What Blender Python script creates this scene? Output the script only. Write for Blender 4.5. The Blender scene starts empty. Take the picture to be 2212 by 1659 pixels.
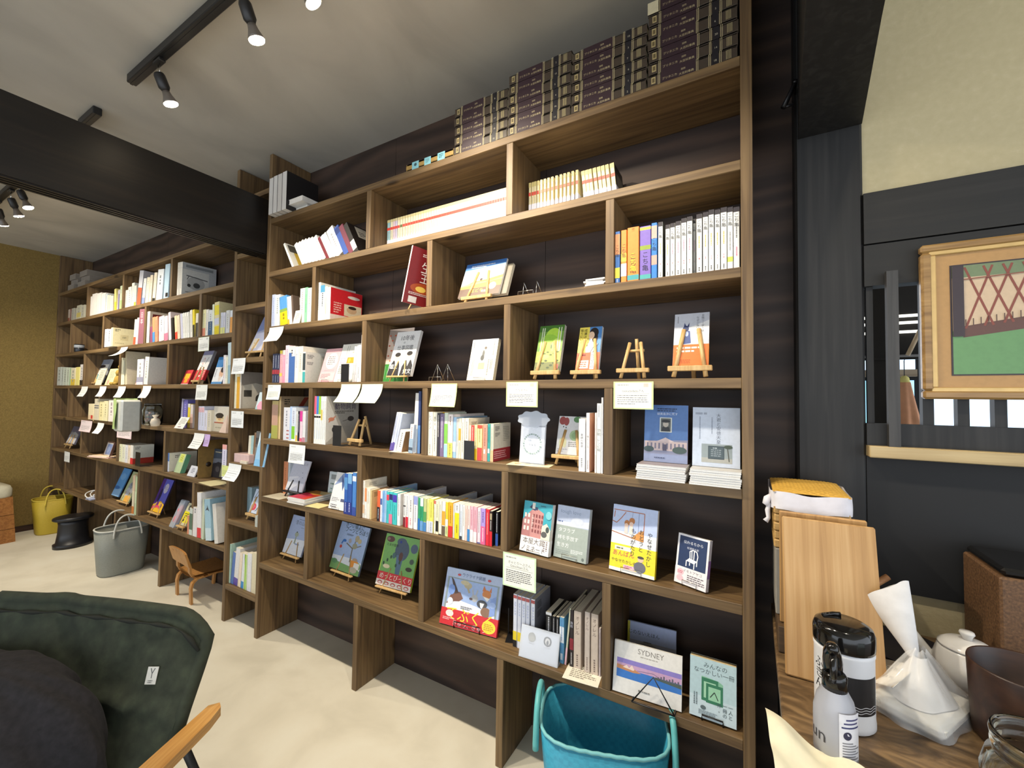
import bpy, math, random
from mathutils import Vector, Matrix

# ---------------------------------------------------------------- scene, camera, light
SC = bpy.context.scene
COL = SC.collection
SC.view_settings.view_transform = 'Standard'
SC.view_settings.look = 'None'
SC.view_settings.gamma = 1.0
SC.view_settings.use_curve_mapping = False
SC.view_settings.exposure = 0.8
cam_d = bpy.data.cameras.new('camera')
cam_d.sensor_fit = 'HORIZONTAL'
cam_d.sensor_width = 36.0
cam_d.lens = 902.07 / 2212 * 36.0
cam_d.clip_start = 0.02
cam_d.clip_end = 200
cam = bpy.data.objects.new('camera', cam_d)
COL.objects.link(cam)
def camera_basis(yaw, pitch, roll):
    f = Vector((-math.sin(yaw), math.cos(yaw), 0)); r = Vector((math.cos(yaw), math.sin(yaw), 0)); u = Vector((0, 0, 1))
    f2 = f * math.cos(pitch) + u * math.sin(pitch); u2 = u * math.cos(pitch) - f * math.sin(pitch)
    return r * math.cos(roll) + u2 * math.sin(roll), u2 * math.cos(roll) - r * math.sin(roll), f2
r_, u_, f_ = camera_basis(math.radians(29.9017), math.radians(1.93247), math.radians(0.78915))
M = Matrix((r_, u_, -f_)).transposed().to_4x4()
M.translation = Vector((0, -1.35, 1.35336))
cam.matrix_world = M
SC.camera = cam
world = bpy.data.worlds.new('world')
SC.world = world
world.use_nodes = True
bgn = world.node_tree.nodes['Background']
bgn.inputs['Color'].default_value = (0.84, 0.91, 1.0, 1.0)
bgn.inputs['Strength'].default_value = 1.55

# ---------------------------------------------------------------- materials
def lin(h):
    h = h.lstrip('#')
    if len(h) == 3: h = ''.join(c * 2 for c in h)
    out = []
    for i in (0, 2, 4):
        c = int(h[i:i+2], 16) / 255
        out.append(c / 12.92 if c <= 0.04045 else ((c + 0.055) / 1.055) ** 2.4)
    return tuple(out) + (1.0,)
MATS = {}
def base_mat(name, rough=0.6, metal=0.0):
    m = bpy.data.materials.new(name); m.use_nodes = True
    b = m.node_tree.nodes['Principled BSDF']
    b.inputs['Roughness'].default_value = rough
    b.inputs['Metallic'].default_value = metal
    return m, m.node_tree, b
def N(nt, kind, **kw):
    n = nt.nodes.new(kind)
    for k, v in kw.items(): setattr(n, k, v)
    return n
def mapped(nt, scale, kind='Object', rot=(0, 0, 0)):
    tc = N(nt, 'ShaderNodeTexCoord'); mp = N(nt, 'ShaderNodeMapping')
    mp.inputs['Scale'].default_value = scale; mp.inputs['Rotation'].default_value = rot
    nt.links.new(tc.outputs[kind], mp.inputs['Vector'])
    return mp.outputs['Vector']
def ramp(nt, fac, stops):
    r = N(nt, 'ShaderNodeValToRGB'); e = r.color_ramp.elements
    while len(e) < len(stops): e.new(0.5)
    for el, (p, c) in zip(e, stops): el.position = p; el.color = lin(c)
    nt.links.new(fac, r.inputs['Fac'])
    return r.outputs['Color']
def bump(nt, b, height, strength, dist=0.01):
    bn = N(nt, 'ShaderNodeBump'); bn.inputs['Strength'].default_value = strength; bn.inputs['Distance'].default_value = dist
    nt.links.new(height, bn.inputs['Height']); nt.links.new(bn.outputs['Normal'], b.inputs['Normal'])
def noise_mat(name, stops, scale=(8, 8, 8), nscale=1.0, detail=5, rough=0.6, bumpv=0.0, distort=0.0, metal=0.0, bdist=0.01):
    if name in MATS: return MATS[name]
    m, nt, b = base_mat(name, rough, metal)
    v = mapped(nt, scale)
    n = N(nt, 'ShaderNodeTexNoise'); n.inputs['Scale'].default_value = nscale; n.inputs['Detail'].default_value = detail
    n.inputs['Distortion'].default_value = distort
    nt.links.new(v, n.inputs['Vector'])
    nt.links.new(ramp(nt, n.outputs['Fac'], stops), b.inputs['Base Color'])
    if bumpv: bump(nt, b, n.outputs['Fac'], bumpv, bdist)
    MATS[name] = m
    return m
def wood_mat(name, dark, mid, light, axis='x', rough=0.55, bumpv=0.15, fine=60.0, long=2.2, knots=True):
    """planed softwood: long streaks along one axis, a few dark knots"""
    if name in MATS: return MATS[name]
    m, nt, b = base_mat(name, rough)
    sc = {'x': (long, fine, fine), 'y': (fine, long, fine), 'z': (fine, fine, long)}[axis]
    n = N(nt, 'ShaderNodeTexNoise'); n.inputs['Scale'].default_value = 1.0; n.inputs['Detail'].default_value = 7; n.inputs['Distortion'].default_value = 0.6
    nt.links.new(mapped(nt, sc), n.inputs['Vector'])
    c = ramp(nt, n.outputs['Fac'], [(0.28, dark), (0.5, mid), (0.75, light)])
    big = N(nt, 'ShaderNodeTexNoise'); big.inputs['Scale'].default_value = 2.5; big.inputs['Detail'].default_value = 2
    nt.links.new(mapped(nt, (1, 1, 1)), big.inputs['Vector'])
    mx = N(nt, 'ShaderNodeMixRGB', blend_type='MULTIPLY'); mx.inputs['Fac'].default_value = 0.6
    nt.links.new(c, mx.inputs['Color1']); nt.links.new(ramp(nt, big.outputs['Fac'], [(0.3, 'b4aaa0'), (0.7, 'ffffff')]), mx.inputs['Color2'])
    out = mx.outputs['Color']
    if knots:
        vo = N(nt, 'ShaderNodeTexVoronoi'); vo.inputs['Scale'].default_value = 1.0
        ks = {'x': (2.6, 7, 7), 'y': (7, 2.6, 7), 'z': (7, 7, 2.6)}[axis]
        nt.links.new(mapped(nt, ks), vo.inputs['Vector'])
        kr = ramp(nt, vo.outputs['Distance'], [(0.0, '2a1a10'), (0.07, '4a3220'), (0.14, 'ffffff')])
        m2 = N(nt, 'ShaderNodeMixRGB', blend_type='MULTIPLY'); m2.inputs['Fac'].default_value = 0.75
        nt.links.new(out, m2.inputs['Color1']); nt.links.new(kr, m2.inputs['Color2']); out = m2.outputs['Color']
    nt.links.new(out, b.inputs['Base Color'])
    bump(nt, b, n.outputs['Fac'], bumpv, 0.003)
    MATS[name] = m
    return m
def plywood_mat(name, dark, mid, light, rough=0.6):
    """rotary-cut plywood with wide wavy figure"""
    if name in MATS: return MATS[name]
    m, nt, b = base_mat(name, rough)
    w = N(nt, 'ShaderNodeTexWave', wave_type='BANDS', bands_direction='Z'); w.inputs['Scale'].default_value = 1.0
    w.inputs['Distortion'].default_value = 9; w.inputs['Detail'].default_value = 2; w.inputs['Detail Scale'].default_value = 1.2
    nt.links.new(mapped(nt, (.9, .9, 3.4)), w.inputs['Vector'])
    n = N(nt, 'ShaderNodeTexNoise'); n.inputs['Scale'].default_value = 1; n.inputs['Detail'].default_value = 6
    nt.links.new(mapped(nt, (3, 3, 70)), n.inputs['Vector'])
    mx = N(nt, 'ShaderNodeMixRGB'); mx.inputs['Fac'].default_value = 0.5
    nt.links.new(w.outputs['Color'], mx.inputs['Color1']); nt.links.new(n.outputs['Color'], mx.inputs['Color2'])
    bw = N(nt, 'ShaderNodeRGBToBW'); nt.links.new(mx.outputs['Color'], bw.inputs['Color'])
    nt.links.new(ramp(nt, bw.outputs['Val'], [(0.2, dark), (0.55, mid), (0.85, light)]), b.inputs['Base Color'])
    bump(nt, b, bw.outputs['Val'], 0.12, 0.003)
    MATS[name] = m
    return m
def print_mat(name='printed_paper', rough=0.45):
    if name in MATS: return MATS[name]
    m, nt, b = base_mat(name, rough)
    a = N(nt, 'ShaderNodeVertexColor'); a.layer_name = 'Col'
    n = N(nt, 'ShaderNodeTexNoise'); n.inputs['Scale'].default_value = 1; n.inputs['Detail'].default_value = 3
    nt.links.new(mapped(nt, (90, 90, 90)), n.inputs['Vector'])
    mx = N(nt, 'ShaderNodeMixRGB', blend_type='MULTIPLY'); mx.inputs['Fac'].default_value = 0.25
    nt.links.new(a.outputs['Color'], mx.inputs['Color1']); nt.links.new(ramp(nt, n.outputs['Fac'], [(0.3, 'd8d8d8'), (0.6, 'ffffff')]), mx.inputs['Color2'])
    nt.links.new(mx.outputs['Color'], b.inputs['Base Color'])
    MATS[name] = m
    return m
def page_mat():
    """page edges: fine paper lines"""
    if 'page_edges' in MATS: return MATS['page_edges']
    m, nt, b = base_mat('page_edges', 0.85)
    a = N(nt, 'ShaderNodeVertexColor'); a.layer_name = 'Col'
    n = N(nt, 'ShaderNodeTexNoise'); n.inputs['Scale'].default_value = 1; n.inputs['Detail'].default_value = 2
    nt.links.new(mapped(nt, (900, 6, 6)), n.inputs['Vector'])
    mx = N(nt, 'ShaderNodeMixRGB', blend_type='MULTIPLY'); mx.inputs['Fac'].default_value = 0.5
    nt.links.new(a.outputs['Color'], mx.inputs['Color1']); nt.links.new(ramp(nt, n.outputs['Fac'], [(0.35, 'b8b0a0'), (0.6, 'ffffff')]), mx.inputs['Color2'])
    nt.links.new(mx.outputs['Color'], b.inputs['Base Color'])
    MATS['page_edges'] = m
    return m
def plain(name, col, rough=0.5, metal=0.0, var=0.12, scale=40, **kw):
    """a surface of one colour with faint procedural mottling"""
    if name in MATS: return MATS[name]
    m, nt, b = base_mat(name, rough, metal)
    n = N(nt, 'ShaderNodeTexNoise'); n.inputs['Scale'].default_value = scale; n.inputs['Detail'].default_value = 4
    tc = N(nt, 'ShaderNodeTexCoord'); nt.links.new(tc.outputs['Object'], n.inputs['Vector'])
    mx = N(nt, 'ShaderNodeMixRGB', blend_type='MULTIPLY'); mx.inputs['Fac'].default_value = 1.0
    mx.inputs['Color1'].default_value = lin(col)
    lo = 1 - var
    r = N(nt, 'ShaderNodeValToRGB'); r.color_ramp.elements[0].color = (lo, lo, lo, 1); r.color_ramp.elements[0].position = 0.3; r.color_ramp.elements[1].position = 0.7
    nt.links.new(n.outputs['Fac'], r.inputs['Fac']); nt.links.new(r.outputs['Color'], mx.inputs['Color2'])
    nt.links.new(mx.outputs['Color'], b.inputs['Base Color'])
    for k, v in kw.items():
        b.inputs[k].default_value = v
    MATS[name] = m
    return m
def glow(name, col, strength):
    if name in MATS: return MATS[name]
    m, nt, b = base_mat(name, 0.3)
    b.inputs['Base Color'].default_value = lin(col)
    b.inputs['Emission Color'].default_value = lin(col)
    b.inputs['Emission Strength'].default_value = strength
    MATS[name] = m
    return m
def clear(name, col='ffffff', rough=0.05, ior=1.45, alpha=None):
    """thin clear plastic or glass"""
    if name in MATS: return MATS[name]
    m, nt, b = base_mat(name, rough)
    b.inputs['Base Color'].default_value = lin(col)
    b.inputs['IOR'].default_value = ior
    if alpha is None: b.inputs['Transmission Weight'].default_value = 1.0
    else: b.inputs['Alpha'].default_value = alpha
    MATS[name] = m
    return m
PRINT = print_mat(); PAGE = page_mat()

# ---------------------------------------------------------------- mesh building
GL = {}
def glyph(s):
    """outline of a string in the built-in font, as flat polygons one unit tall"""
    if s not in GL:
        cu = bpy.data.curves.new('lettering', 'FONT'); cu.body = s; cu.size = 1; cu.resolution_u = 2
        o = bpy.data.objects.new('lettering', cu); COL.objects.link(o)
        me = bpy.data.meshes.new_from_object(o.evaluated_get(bpy.context.evaluated_depsgraph_get()))
        GL[s] = ([(v.co.x, v.co.y) for v in me.vertices], [tuple(p.vertices) for p in me.polygons])
        bpy.data.objects.remove(o); bpy.data.meshes.remove(me); bpy.data.curves.remove(cu)
    return GL[s]
class MB:
    def __init__(s): s.v = []; s.f = []; s.c = []; s.m = []; s.sm = []
    def add(s, vs, fs, col='ffffff', mat=0, M=None, smooth=False):
        o = len(s.v); c = lin(col) if isinstance(col, str) else col
        for p in vs: s.v.append(tuple(M @ Vector(p)) if M is not None else tuple(p))
        for f in fs: s.f.append(tuple(i + o for i in f)); s.c.append(c); s.m.append(mat); s.sm.append(smooth)
        return s
    def box(s, a, b, col='ffffff', mat=0, M=None, bev=0.0):
        x0, y0, z0 = a; x1, y1, z1 = b
        if bev <= 0:
            vs = [(x0,y0,z0),(x1,y0,z0),(x1,y1,z0),(x0,y1,z0),(x0,y0,z1),(x1,y0,z1),(x1,y1,z1),(x0,y1,z1)]
            return s.add(vs, [(0,3,2,1),(4,5,6,7),(0,1,5,4),(1,2,6,5),(2,3,7,6),(3,0,4,7)], col, mat, M)
        e = bev; vs = []; idx = {}
        for i, x in enumerate((x0, x1)):
            for j, y in enumerate((y0, y1)):
                for k, z in enumerate((z0, z1)):
                    sx = e if i == 0 else -e; sy = e if j == 0 else -e; sz = e if k == 0 else -e
                    idx[i,j,k,0] = len(vs); vs.append((x, y+sy, z+sz))
                    idx[i,j,k,1] = len(vs); vs.append((x+sx, y, z+sz))
                    idx[i,j,k,2] = len(vs); vs.append((x+sx, y+sy, z))
        g = lambda i,j,k,a: idx[i,j,k,a]
        fs = []
        for i in (0,1): q = [g(i,0,0,0),g(i,1,0,0),g(i,1,1,0),g(i,0,1,0)]; fs.append(q if i else q[::-1])
        for j in (0,1): q = [g(0,j,0,1),g(1,j,0,1),g(1,j,1,1),g(0,j,1,1)]; fs.append(q[::-1] if j else q)
        for k in (0,1): q = [g(0,0,k,2),g(1,0,k,2),g(1,1,k,2),g(0,1,k,2)]; fs.append(q if k else q[::-1])
        for i in (0,1):
            for j in (0,1): fs.append([g(i,j,0,0),g(i,j,1,0),g(i,j,1,1),g(i,j,0,1)])
            for k in (0,1): fs.append([g(i,0,k,0),g(i,1,k,0),g(i,1,k,2),g(i,0,k,2)])
        for j in (0,1):
            for k in (0,1): fs.append([g(0,j,k,1),g(1,j,k,1),g(1,j,k,2),g(0,j,k,2)])
        for i in (0,1):
            for j in (0,1):
                for k in (0,1): fs.append([g(i,j,k,0),g(i,j,k,1),g(i,j,k,2)])
        return s.add(vs, fs, col, mat, M)
    def prism(s, pts, z0, z1, col='ffffff', mat=0, M=None, caps=True):
        """polygon in xy pushed along z"""
        n = len(pts)
        vs = [(x, y, z0) for x, y in pts] + [(x, y, z1) for x, y in pts]
        fs = [(i, (i+1) % n, n + (i+1) % n, n + i) for i in range(n)]
        if caps: fs += [tuple(range(n))[::-1], tuple(range(n, 2*n))]
        return s.add(vs, fs, col, mat, M)
    def tube(s, pts, r, col='ffffff', mat=0, n=8, M=None, closed=False):
        pts = [Vector(p) for p in pts]; rings = []; vs = []; k = len(pts)
        rr = r if isinstance(r, (list, tuple)) else [r] * k
        up = None
        for i, p in enumerate(pts):
            a = pts[i-1] if i or closed else p; b = pts[(i+1) % k] if i < k-1 or closed else p
            t = (b - a).normalized() if (b - a).length > 1e-9 else Vector((0,0,1))
            if up is None:
                up = t.orthogonal().normalized()
            else:
                up = (up - t * up.dot(t))
                up = up.normalized() if up.length > 1e-6 else t.orthogonal().normalized()
            w = t.cross(up)
            rings.append(len(vs))
            for j in range(n):
                an = 2*math.pi*j/n
                vs.append(p + (up*math.cos(an) + w*math.sin(an)) * rr[i])
        fs = []
        for i in range(k if closed else k-1):
            a = rings[i]; b = rings[(i+1) % k]
            for j in range(n): fs.append((a+j, a+(j+1) % n, b+(j+1) % n, b+j))
        if not closed: fs += [tuple(range(rings[0], rings[0]+n))[::-1], tuple(range(rings[-1], rings[-1]+n))]
        return s.add(vs, fs, col, mat, M, smooth=n > 5)
    def lathe(s, prof, col='ffffff', mat=0, n=32, M=None, sx=1.0, sy=1.0, sq=2.0):
        """profile (r, z) turned about z; sq > 2 squares the section off"""
        vs = []; k = len(prof)
        for r, z in prof:
            for j in range(n):
                a = 2*math.pi*j/n; c, d = math.cos(a), math.sin(a)
                if sq != 2.0:
                    q = (abs(c)**sq + abs(d)**sq) ** (-1/sq); c *= q; d *= q
                vs.append((r*c*sx, r*d*sy, z))
        fs = [(i*n+j, i*n+(j+1) % n, (i+1)*n+(j+1) % n, (i+1)*n+j) for i in range(k-1) for j in range(n)]
        if prof[0][0] > 1e-6: fs.append(tuple(range(n))[::-1])
        if prof[-1][0] > 1e-6: fs.append(tuple(range((k-1)*n, k*n)))
        return s.add(vs, fs, col, mat, M, smooth=True)
    def grid(s, fn, nu, nv, col='ffffff', mat=0, M=None, smooth=True, cf=None):
        vs = [fn(i/nu, j/nv) for j in range(nv+1) for i in range(nu+1)]
        o = len(s.v); c0 = lin(col)
        for p in vs: s.v.append(tuple(M @ Vector(p)) if M is not None else tuple(p))
        for j in range(nv):
            for i in range(nu):
                a = o + j*(nu+1) + i
                s.f.append((a, a+1, a+nu+2, a+nu+1)); s.m.append(mat); s.sm.append(smooth)
                s.c.append(lin(cf((i+.5)/nu, (j+.5)/nv)) if cf else c0)
        return s
    def text(s, st, M, size, col, mat=0, center=True, vertical=False, fit=None):
        """lettering in the xy plane of M, baseline on x; fit = width it must stay within"""
        if vertical:
            y = 0
            for ch in st:
                if ch == ' ': y -= size * .5; continue
                rot = ch in 'ー~-()'
                vs, fs = glyph(ch)
                if not vs: continue
                xs = [p[0] for p in vs]; ys = [p[1] for p in vs]
                cx = (min(xs)+max(xs))/2; cy = (min(ys)+max(ys))/2
                if rot: vs = [(-(p[1]-cy), (p[0]-cx)) for p in vs]
                else: vs = [(p[0]-cx, p[1]-.38) for p in vs]
                s.add([(p[0]*size, p[1]*size + y - size*.5, 0) for p in vs], fs, col, mat, M)
                y -= size * 1.02
            return s
        vs, fs = glyph(st)
        if not vs: return s
        w = max(p[0] for p in vs)
        if fit and w*size > fit: size = fit / w
        ox = -w*size/2 if center else 0
        return s.add([(p[0]*size+ox, p[1]*size, 0) for p in vs], fs, col, mat, M)
    def build(s, name, mats, parent=None, M=None):
        me = bpy.data.meshes.new(name)
        me.from_pydata(s.v, [], s.f)
        for mt in (mats if isinstance(mats, (list, tuple)) else [mats]): me.materials.append(mt)
        at = me.color_attributes.new('Col', 'FLOAT_COLOR', 'CORNER')
        buf = []
        for f, c in zip(s.f, s.c): buf.extend(c * len(f))
        at.data.foreach_set('color', buf)
        me.polygons.foreach_set('material_index', s.m)
        me.polygons.foreach_set('use_smooth', s.sm)
        me.update()
        o = bpy.data.objects.new(name, me); COL.objects.link(o)
        if parent: o.parent = parent
        if M is not None: o.matrix_local = M
        return o
def thing(name, label, cat, M=None, group=None):
    o = bpy.data.objects.new(name, None); COL.objects.link(o); o.empty_display_size = 0.05
    if M is not None: o.matrix_local = M
    return tag(o, label, cat, group)
def tag(o, label, cat, group=None):
    o['label'] = label; o['category'] = cat
    if group: o['group'] = group
    return o
def struct(name, mb, mats):
    o = mb.build(name, mats); o['kind'] = 'structure'; return o
def copy_thing(root, M, label):
    r = root.copy(); COL.objects.link(r); r.matrix_local = M; r['label'] = label
    for ch in list(root.children):
        c = ch.copy(); COL.objects.link(c); c.parent = r
    return r
def T(x, y, z): return Matrix.Translation((x, y, z))
def RZ(d): return Matrix.Rotation(math.radians(d), 4, 'Z')
def RX(d): return Matrix.Rotation(math.radians(d), 4, 'X')
def RY(d): return Matrix.Rotation(math.radians(d), 4, 'Y')
FRONT = Matrix(((1,0,0,0),(0,0,-1,0),(0,1,0,0),(0,0,0,1)))     # drawing plane facing the room: x right, y up
RIGHT = Matrix(((0,0,1,0),(1,0,0,0),(0,1,0,0),(0,0,0,1)))      # drawing plane facing +x: its x runs to +y
rnd = random.Random(7)
class Draw:
    """ink on a rectangle w x h: each mark lies a hair above the one before"""
    def __init__(s, mb, M, w, h, mat=0): s.mb = mb; s.M = M; s.w = w; s.h = h; s.k = 1; s.mat = mat
    def L(s):
        s.k += 1
        return s.M @ T(0, 0, 0.00007 * s.k)
    def poly(s, pts, col):
        s.mb.add([(u*s.w, v*s.h, 0) for u, v in pts], [tuple(range(len(pts)))], col, s.mat, s.L())
    def rect(s, u0, v0, u1, v1, col): s.poly([(u0,v0),(u1,v0),(u1,v1),(u0,v1)], col)
    def ell(s, u, v, ru, rv, col, n=20):
        s.poly([(u+ru*math.cos(2*math.pi*i/n), v+rv*math.sin(2*math.pi*i/n)) for i in range(n)], col)
    def line(s, u0, v0, u1, v1, w, col):
        a = Vector((u0*s.w, v0*s.h)); b = Vector((u1*s.w, v1*s.h)); d = b - a
        if d.length < 1e-9: return
        p = Vector((-d.y, d.x)).normalized() * (w*s.w/2)
        s.mb.add([(q.x, q.y, 0) for q in (a-p, b-p, b+p, a+p)], [(0,1,2,3)], col, s.mat, s.L())
    def text(s, st, u, v, size, col, vert=False, center=True, rot=0):
        M = s.L() @ T(u*s.w, v*s.h, 0)
        if rot: M = M @ RZ(rot)
        s.mb.text(st, M, size*s.w, col, s.mat, center, vert)
    def marks(s, u0, v0, u1, v1, rows, col, vert=False):
        """small illegible print: rows of short dashes"""
        M = s.L()
        for i in range(rows):
            if vert:
                c = u0 + (u1-u0)*(i+.5)/rows; wd = (u1-u0)/rows*.55; p = v1
                while p > v0:
                    q = max(v0, p - rnd.uniform(.5, 1.1)*wd*s.w/s.h)
                    s.mb.add([(a*s.w, b*s.h, 0) for a, b in ((c-wd/2,q),(c+wd/2,q),(c+wd/2,p),(c-wd/2,p))], [(0,1,2,3)], col, s.mat, M)
                    p = q - .45*wd*s.w/s.h
            else:
                c = v1 - (v1-v0)*(i+.5)/rows; ht = (v1-v0)/rows*.5; p = u0; e = u1 - (u1-u0)*rnd.uniform(0, .25 if i < rows-1 else .6)
                while p < e:
                    q = min(e, p + rnd.uniform(1.0, 3.5)*ht*s.h/s.w)
                    s.mb.add([(a*s.w, b*s.h, 0) for a, b in ((p,c-ht/2),(q,c-ht/2),(q,c+ht/2),(p,c+ht/2))], [(0,1,2,3)], col, s.mat, M)
                    p = q + .5*ht*s.h/s.w
    def ops(s, ops):
        for o in ops:
            k, a = o[0], o[1:]
            if k == 'b': s.rect(0, a[0], 1, a[1], a[2]); continue              # band across
            if k == 'n': s.marks(.3, a[0], .7, a[1], 1, a[2], True); continue   # one column of fine print
            {'r': s.rect, 'e': s.ell, 'p': s.poly, 'l': s.line, 't': s.text, 'm': s.marks}[k](*a)

# ---------------------------------------------------------------- books, stands, cards
KINDS = (('encyclopedia volume','encyclopedia'),('comic','comic book'),('bunko','paperback'),('paperback','paperback'),('magazine','magazine'),('picture book','picture book'),('album','album'),('binder','binder'),('folder','folder'),
         ('booklet','booklet'),('pamphlet','pamphlet'),('leaflet','leaflet'),('calendar','calendar'),('novel','book'),('box','box'))
def kind_of(label):
    """name and category of a printed thing, by the first kind word in its label"""
    best = min(((label.find(k), c) for k, c in KINDS if k in label and k != 'box'), default=(99, 'book'))[1]
    return best.replace(' ', '_'), best
XZ = Matrix(((0,0,1,0),(1,0,0,0),(0,1,0,0),(0,0,0,1)))
def u_profile(w, d, c, r):
    return [(0,d),(0,r),(r,0),(w-r,0),(w,r),(w,d),(w-c,d),(w-c,c),(c,c),(c,d)]
def book(label, M, t, h, d, bg, ops=(), side=None, sops=(), pages='efe7d2', obi=None, fore=False, group=None, name=None, cat=None, hard=False):
    """upright book, spine on the front; M puts its near lower corner"""
    if not name: name, cat = kind_of(label)
    root = thing(name, label, cat, M, group)
    c = min(0.0022 if hard else 0.0008, t*.2); r = min(.0015, t*.22)
    lm = T(t, d, 0) @ RZ(180) if fore else Matrix()
    mb = MB(); mb.prism(u_profile(t, d, c, r), 0, h, bg, M=lm)
    Draw(mb, lm @ FRONT, t, h).ops(ops)
    ds = Draw(mb, lm @ T(t, 0, 0) @ RIGHT, d, h)
    if side: ds.rect(0.005, 0.002, 1, .998, side)
    ds.ops(sops)
    mb.build('cover', PRINT, root)
    e = .003 if hard else .0004
    MB().box((c, c, e), (t-c, d-(e if hard else .0004), h-e), pages, M=lm).build('page_block', PAGE, root)
    if obi:
        oh, oc, oops, osops = obi
        g = .0007
        b = MB(); b.prism([(-g,d),(-g,r),(r,-g),(t-r,-g),(t+g,r),(t+g,d),(t+g*.3,d),(t+g*.3,r),(t-r,-g*.3),(r,-g*.3),(-g*.3,r),(-g*.3,d)], .0008, oh, oc)
        Draw(b, T(0,-g,0) @ FRONT, t, oh).ops(oops)
        Draw(b, T(t+g,0,0) @ RIGHT, d, oh).ops(osops)
        b.build('paper_band', PRINT, root)
    return root
def flat_book(label, M, L, t, d, bg, ops=(), top=None, tops=(), pages='efe7d2', rnd_=None, group=None, name=None, cat=None, fore=False, hard=True, end=None):
    """book lying flat, spine along the front edge"""
    if not name: name, cat = kind_of(label)
    root = thing(name, label, cat, M, group)
    c = min(.002, t*.18); r = rnd_ if rnd_ is not None else min(.002, t*.2)
    pm = XZ
    prof = u_profile(t, d, c, r)
    pr = [(y, x) for x, y in prof][::-1]
    lm = T(L, d, 0) @ RZ(180) if fore else Matrix()
    mb = MB(); mb.prism(pr, 0, L, bg, M=lm @ XZ)
    Draw(mb, lm @ FRONT, L, t).ops(ops)
    dt = Draw(mb, lm @ T(0, 0, t), L, d)
    if top: dt.rect(.002, .01, .998, .998, top)
    dt.ops(tops)
    mb.build('cover', PRINT, root)
    e = .003 if hard else .0006
    MB().box((e, c, c), (L-e, d-e, t-c), pages, M=lm).build('page_block', PAGE, root)
    return root
def shown_book(label, M, w, h, t, bg, ops=(), spine='R', scol=None, spops=(), obi=None, pages='efe7d2', name=None, cat=None, group=None, hard=False, over=0.0):
    """book shown face on: M puts the middle of its lower front edge, x along the cover, z up it, y into it"""
    if not name: name, cat = kind_of(label)
    root = thing(name, label, cat, M, group)
    c = .0022 if hard else .0009; r = min(.0012, t*.2)
    mb = MB(); x0 = -w/2
    # front board, back board, spine
    mb.box((x0, 0, 0), (x0+w, c, h), bg); mb.box((x0, t-c, 0), (x0+w, t, h), bg)
    sx = w/2 if spine == 'R' else -w/2
    if t > 2*c + .001: mb.box((sx-(c if spine == 'R' else 0), c, 0), (sx+(0 if spine == 'R' else c), t-c, h), scol or bg)
    Draw(mb, T(x0,0,0) @ FRONT, w, h).ops(ops)
    if spine == 'R':
        ds = Draw(mb, T(w/2,0,0) @ RIGHT, t, h)
        if scol: ds.rect(0.02, 0, .98, 1, scol)
        ds.ops(spops)
    mb.build('cover', PRINT, root)
    e = .003 if hard else .0005
    a, b = (x0+e, w/2-c) if spine == 'R' else (x0+c, w/2-e)
    if t > 2*c + .001: MB().box((a, c, e), (b, t-c, h-e), pages).build('page_block', PAGE, root)
    if obi:
        oh, oc, oops = obi[:3]; g = .0006
        b = MB(); b.box((x0+.0002, -g, .0004), (w/2+g, -g*.2, oh), oc)
        if spine == 'R': b.box((w/2+g*.2, -g*.2, .0004), (w/2+g, t, oh), obi[3] if len(obi) > 3 else oc)
        Draw(b, T(x0,-g,0) @ FRONT, w, oh).ops(oops)
        b.build('paper_band', PRINT, root)
    return root
PINE = wood_mat('pale_pine', 'c49a5e', 'd9b478', 'e8c992', 'z', 0.5, .05, 120, 8, knots=False)
def easel(label, M, w, hz, tilt, H, thick=.009, col=None, group='wooden easels on the shelves', brace=True, name='display_easel'):
    """little table easel; M at the middle of its front feet line, tray top at height hz, leaning back by tilt degrees"""
    m = col or PINE
    root = thing(name, label, 'easel', M, group)
    tn = math.tan(math.radians(tilt)); th = math.radians(tilt)
    tr = max(.008, thick*1.2)
    off = .016
    for s in (-1, 1):
        a = Vector((s*w*.36, off - hz*tn + 0.0, thick*.45)); b = Vector((s*w*.17, off + (H-hz)*tn, H))
        d = (b - a).normalized()
        mb = MB(); mb.tube([a, a.lerp(b, .5), b], thick/2, n=8); mb.build('leg', m, root)
    top = Vector((0, off + thick + (H*1.12-hz)*tn, H*1.12)); foot = Vector((0, off + thick + H*.55, thick*.45))
    mb = MB(); mb.tube([foot, foot.lerp(top, .5), top], thick/2, n=8); mb.build('back_leg', m, root)
    MB().box((-w/2, 0, hz-tr), (w/2, off-.001, hz), bev=.002).build('tray', m, root)
    if brace:
        zb = H*.78; yb = off + (zb-hz)*tn + thick*.6
        mb = MB(); mb.tube([(-w*.28, yb, zb), (w*.28, yb, zb)], thick*.42, n=8); mb.build('crossbar', m, root)
    return root
STEEL = plain('bright_wire', 'c9c9c4', .25, 1.0, .05)
BLACKW = plain('black_wire', '1c1b1d', .4, 0.0, .2)
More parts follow.
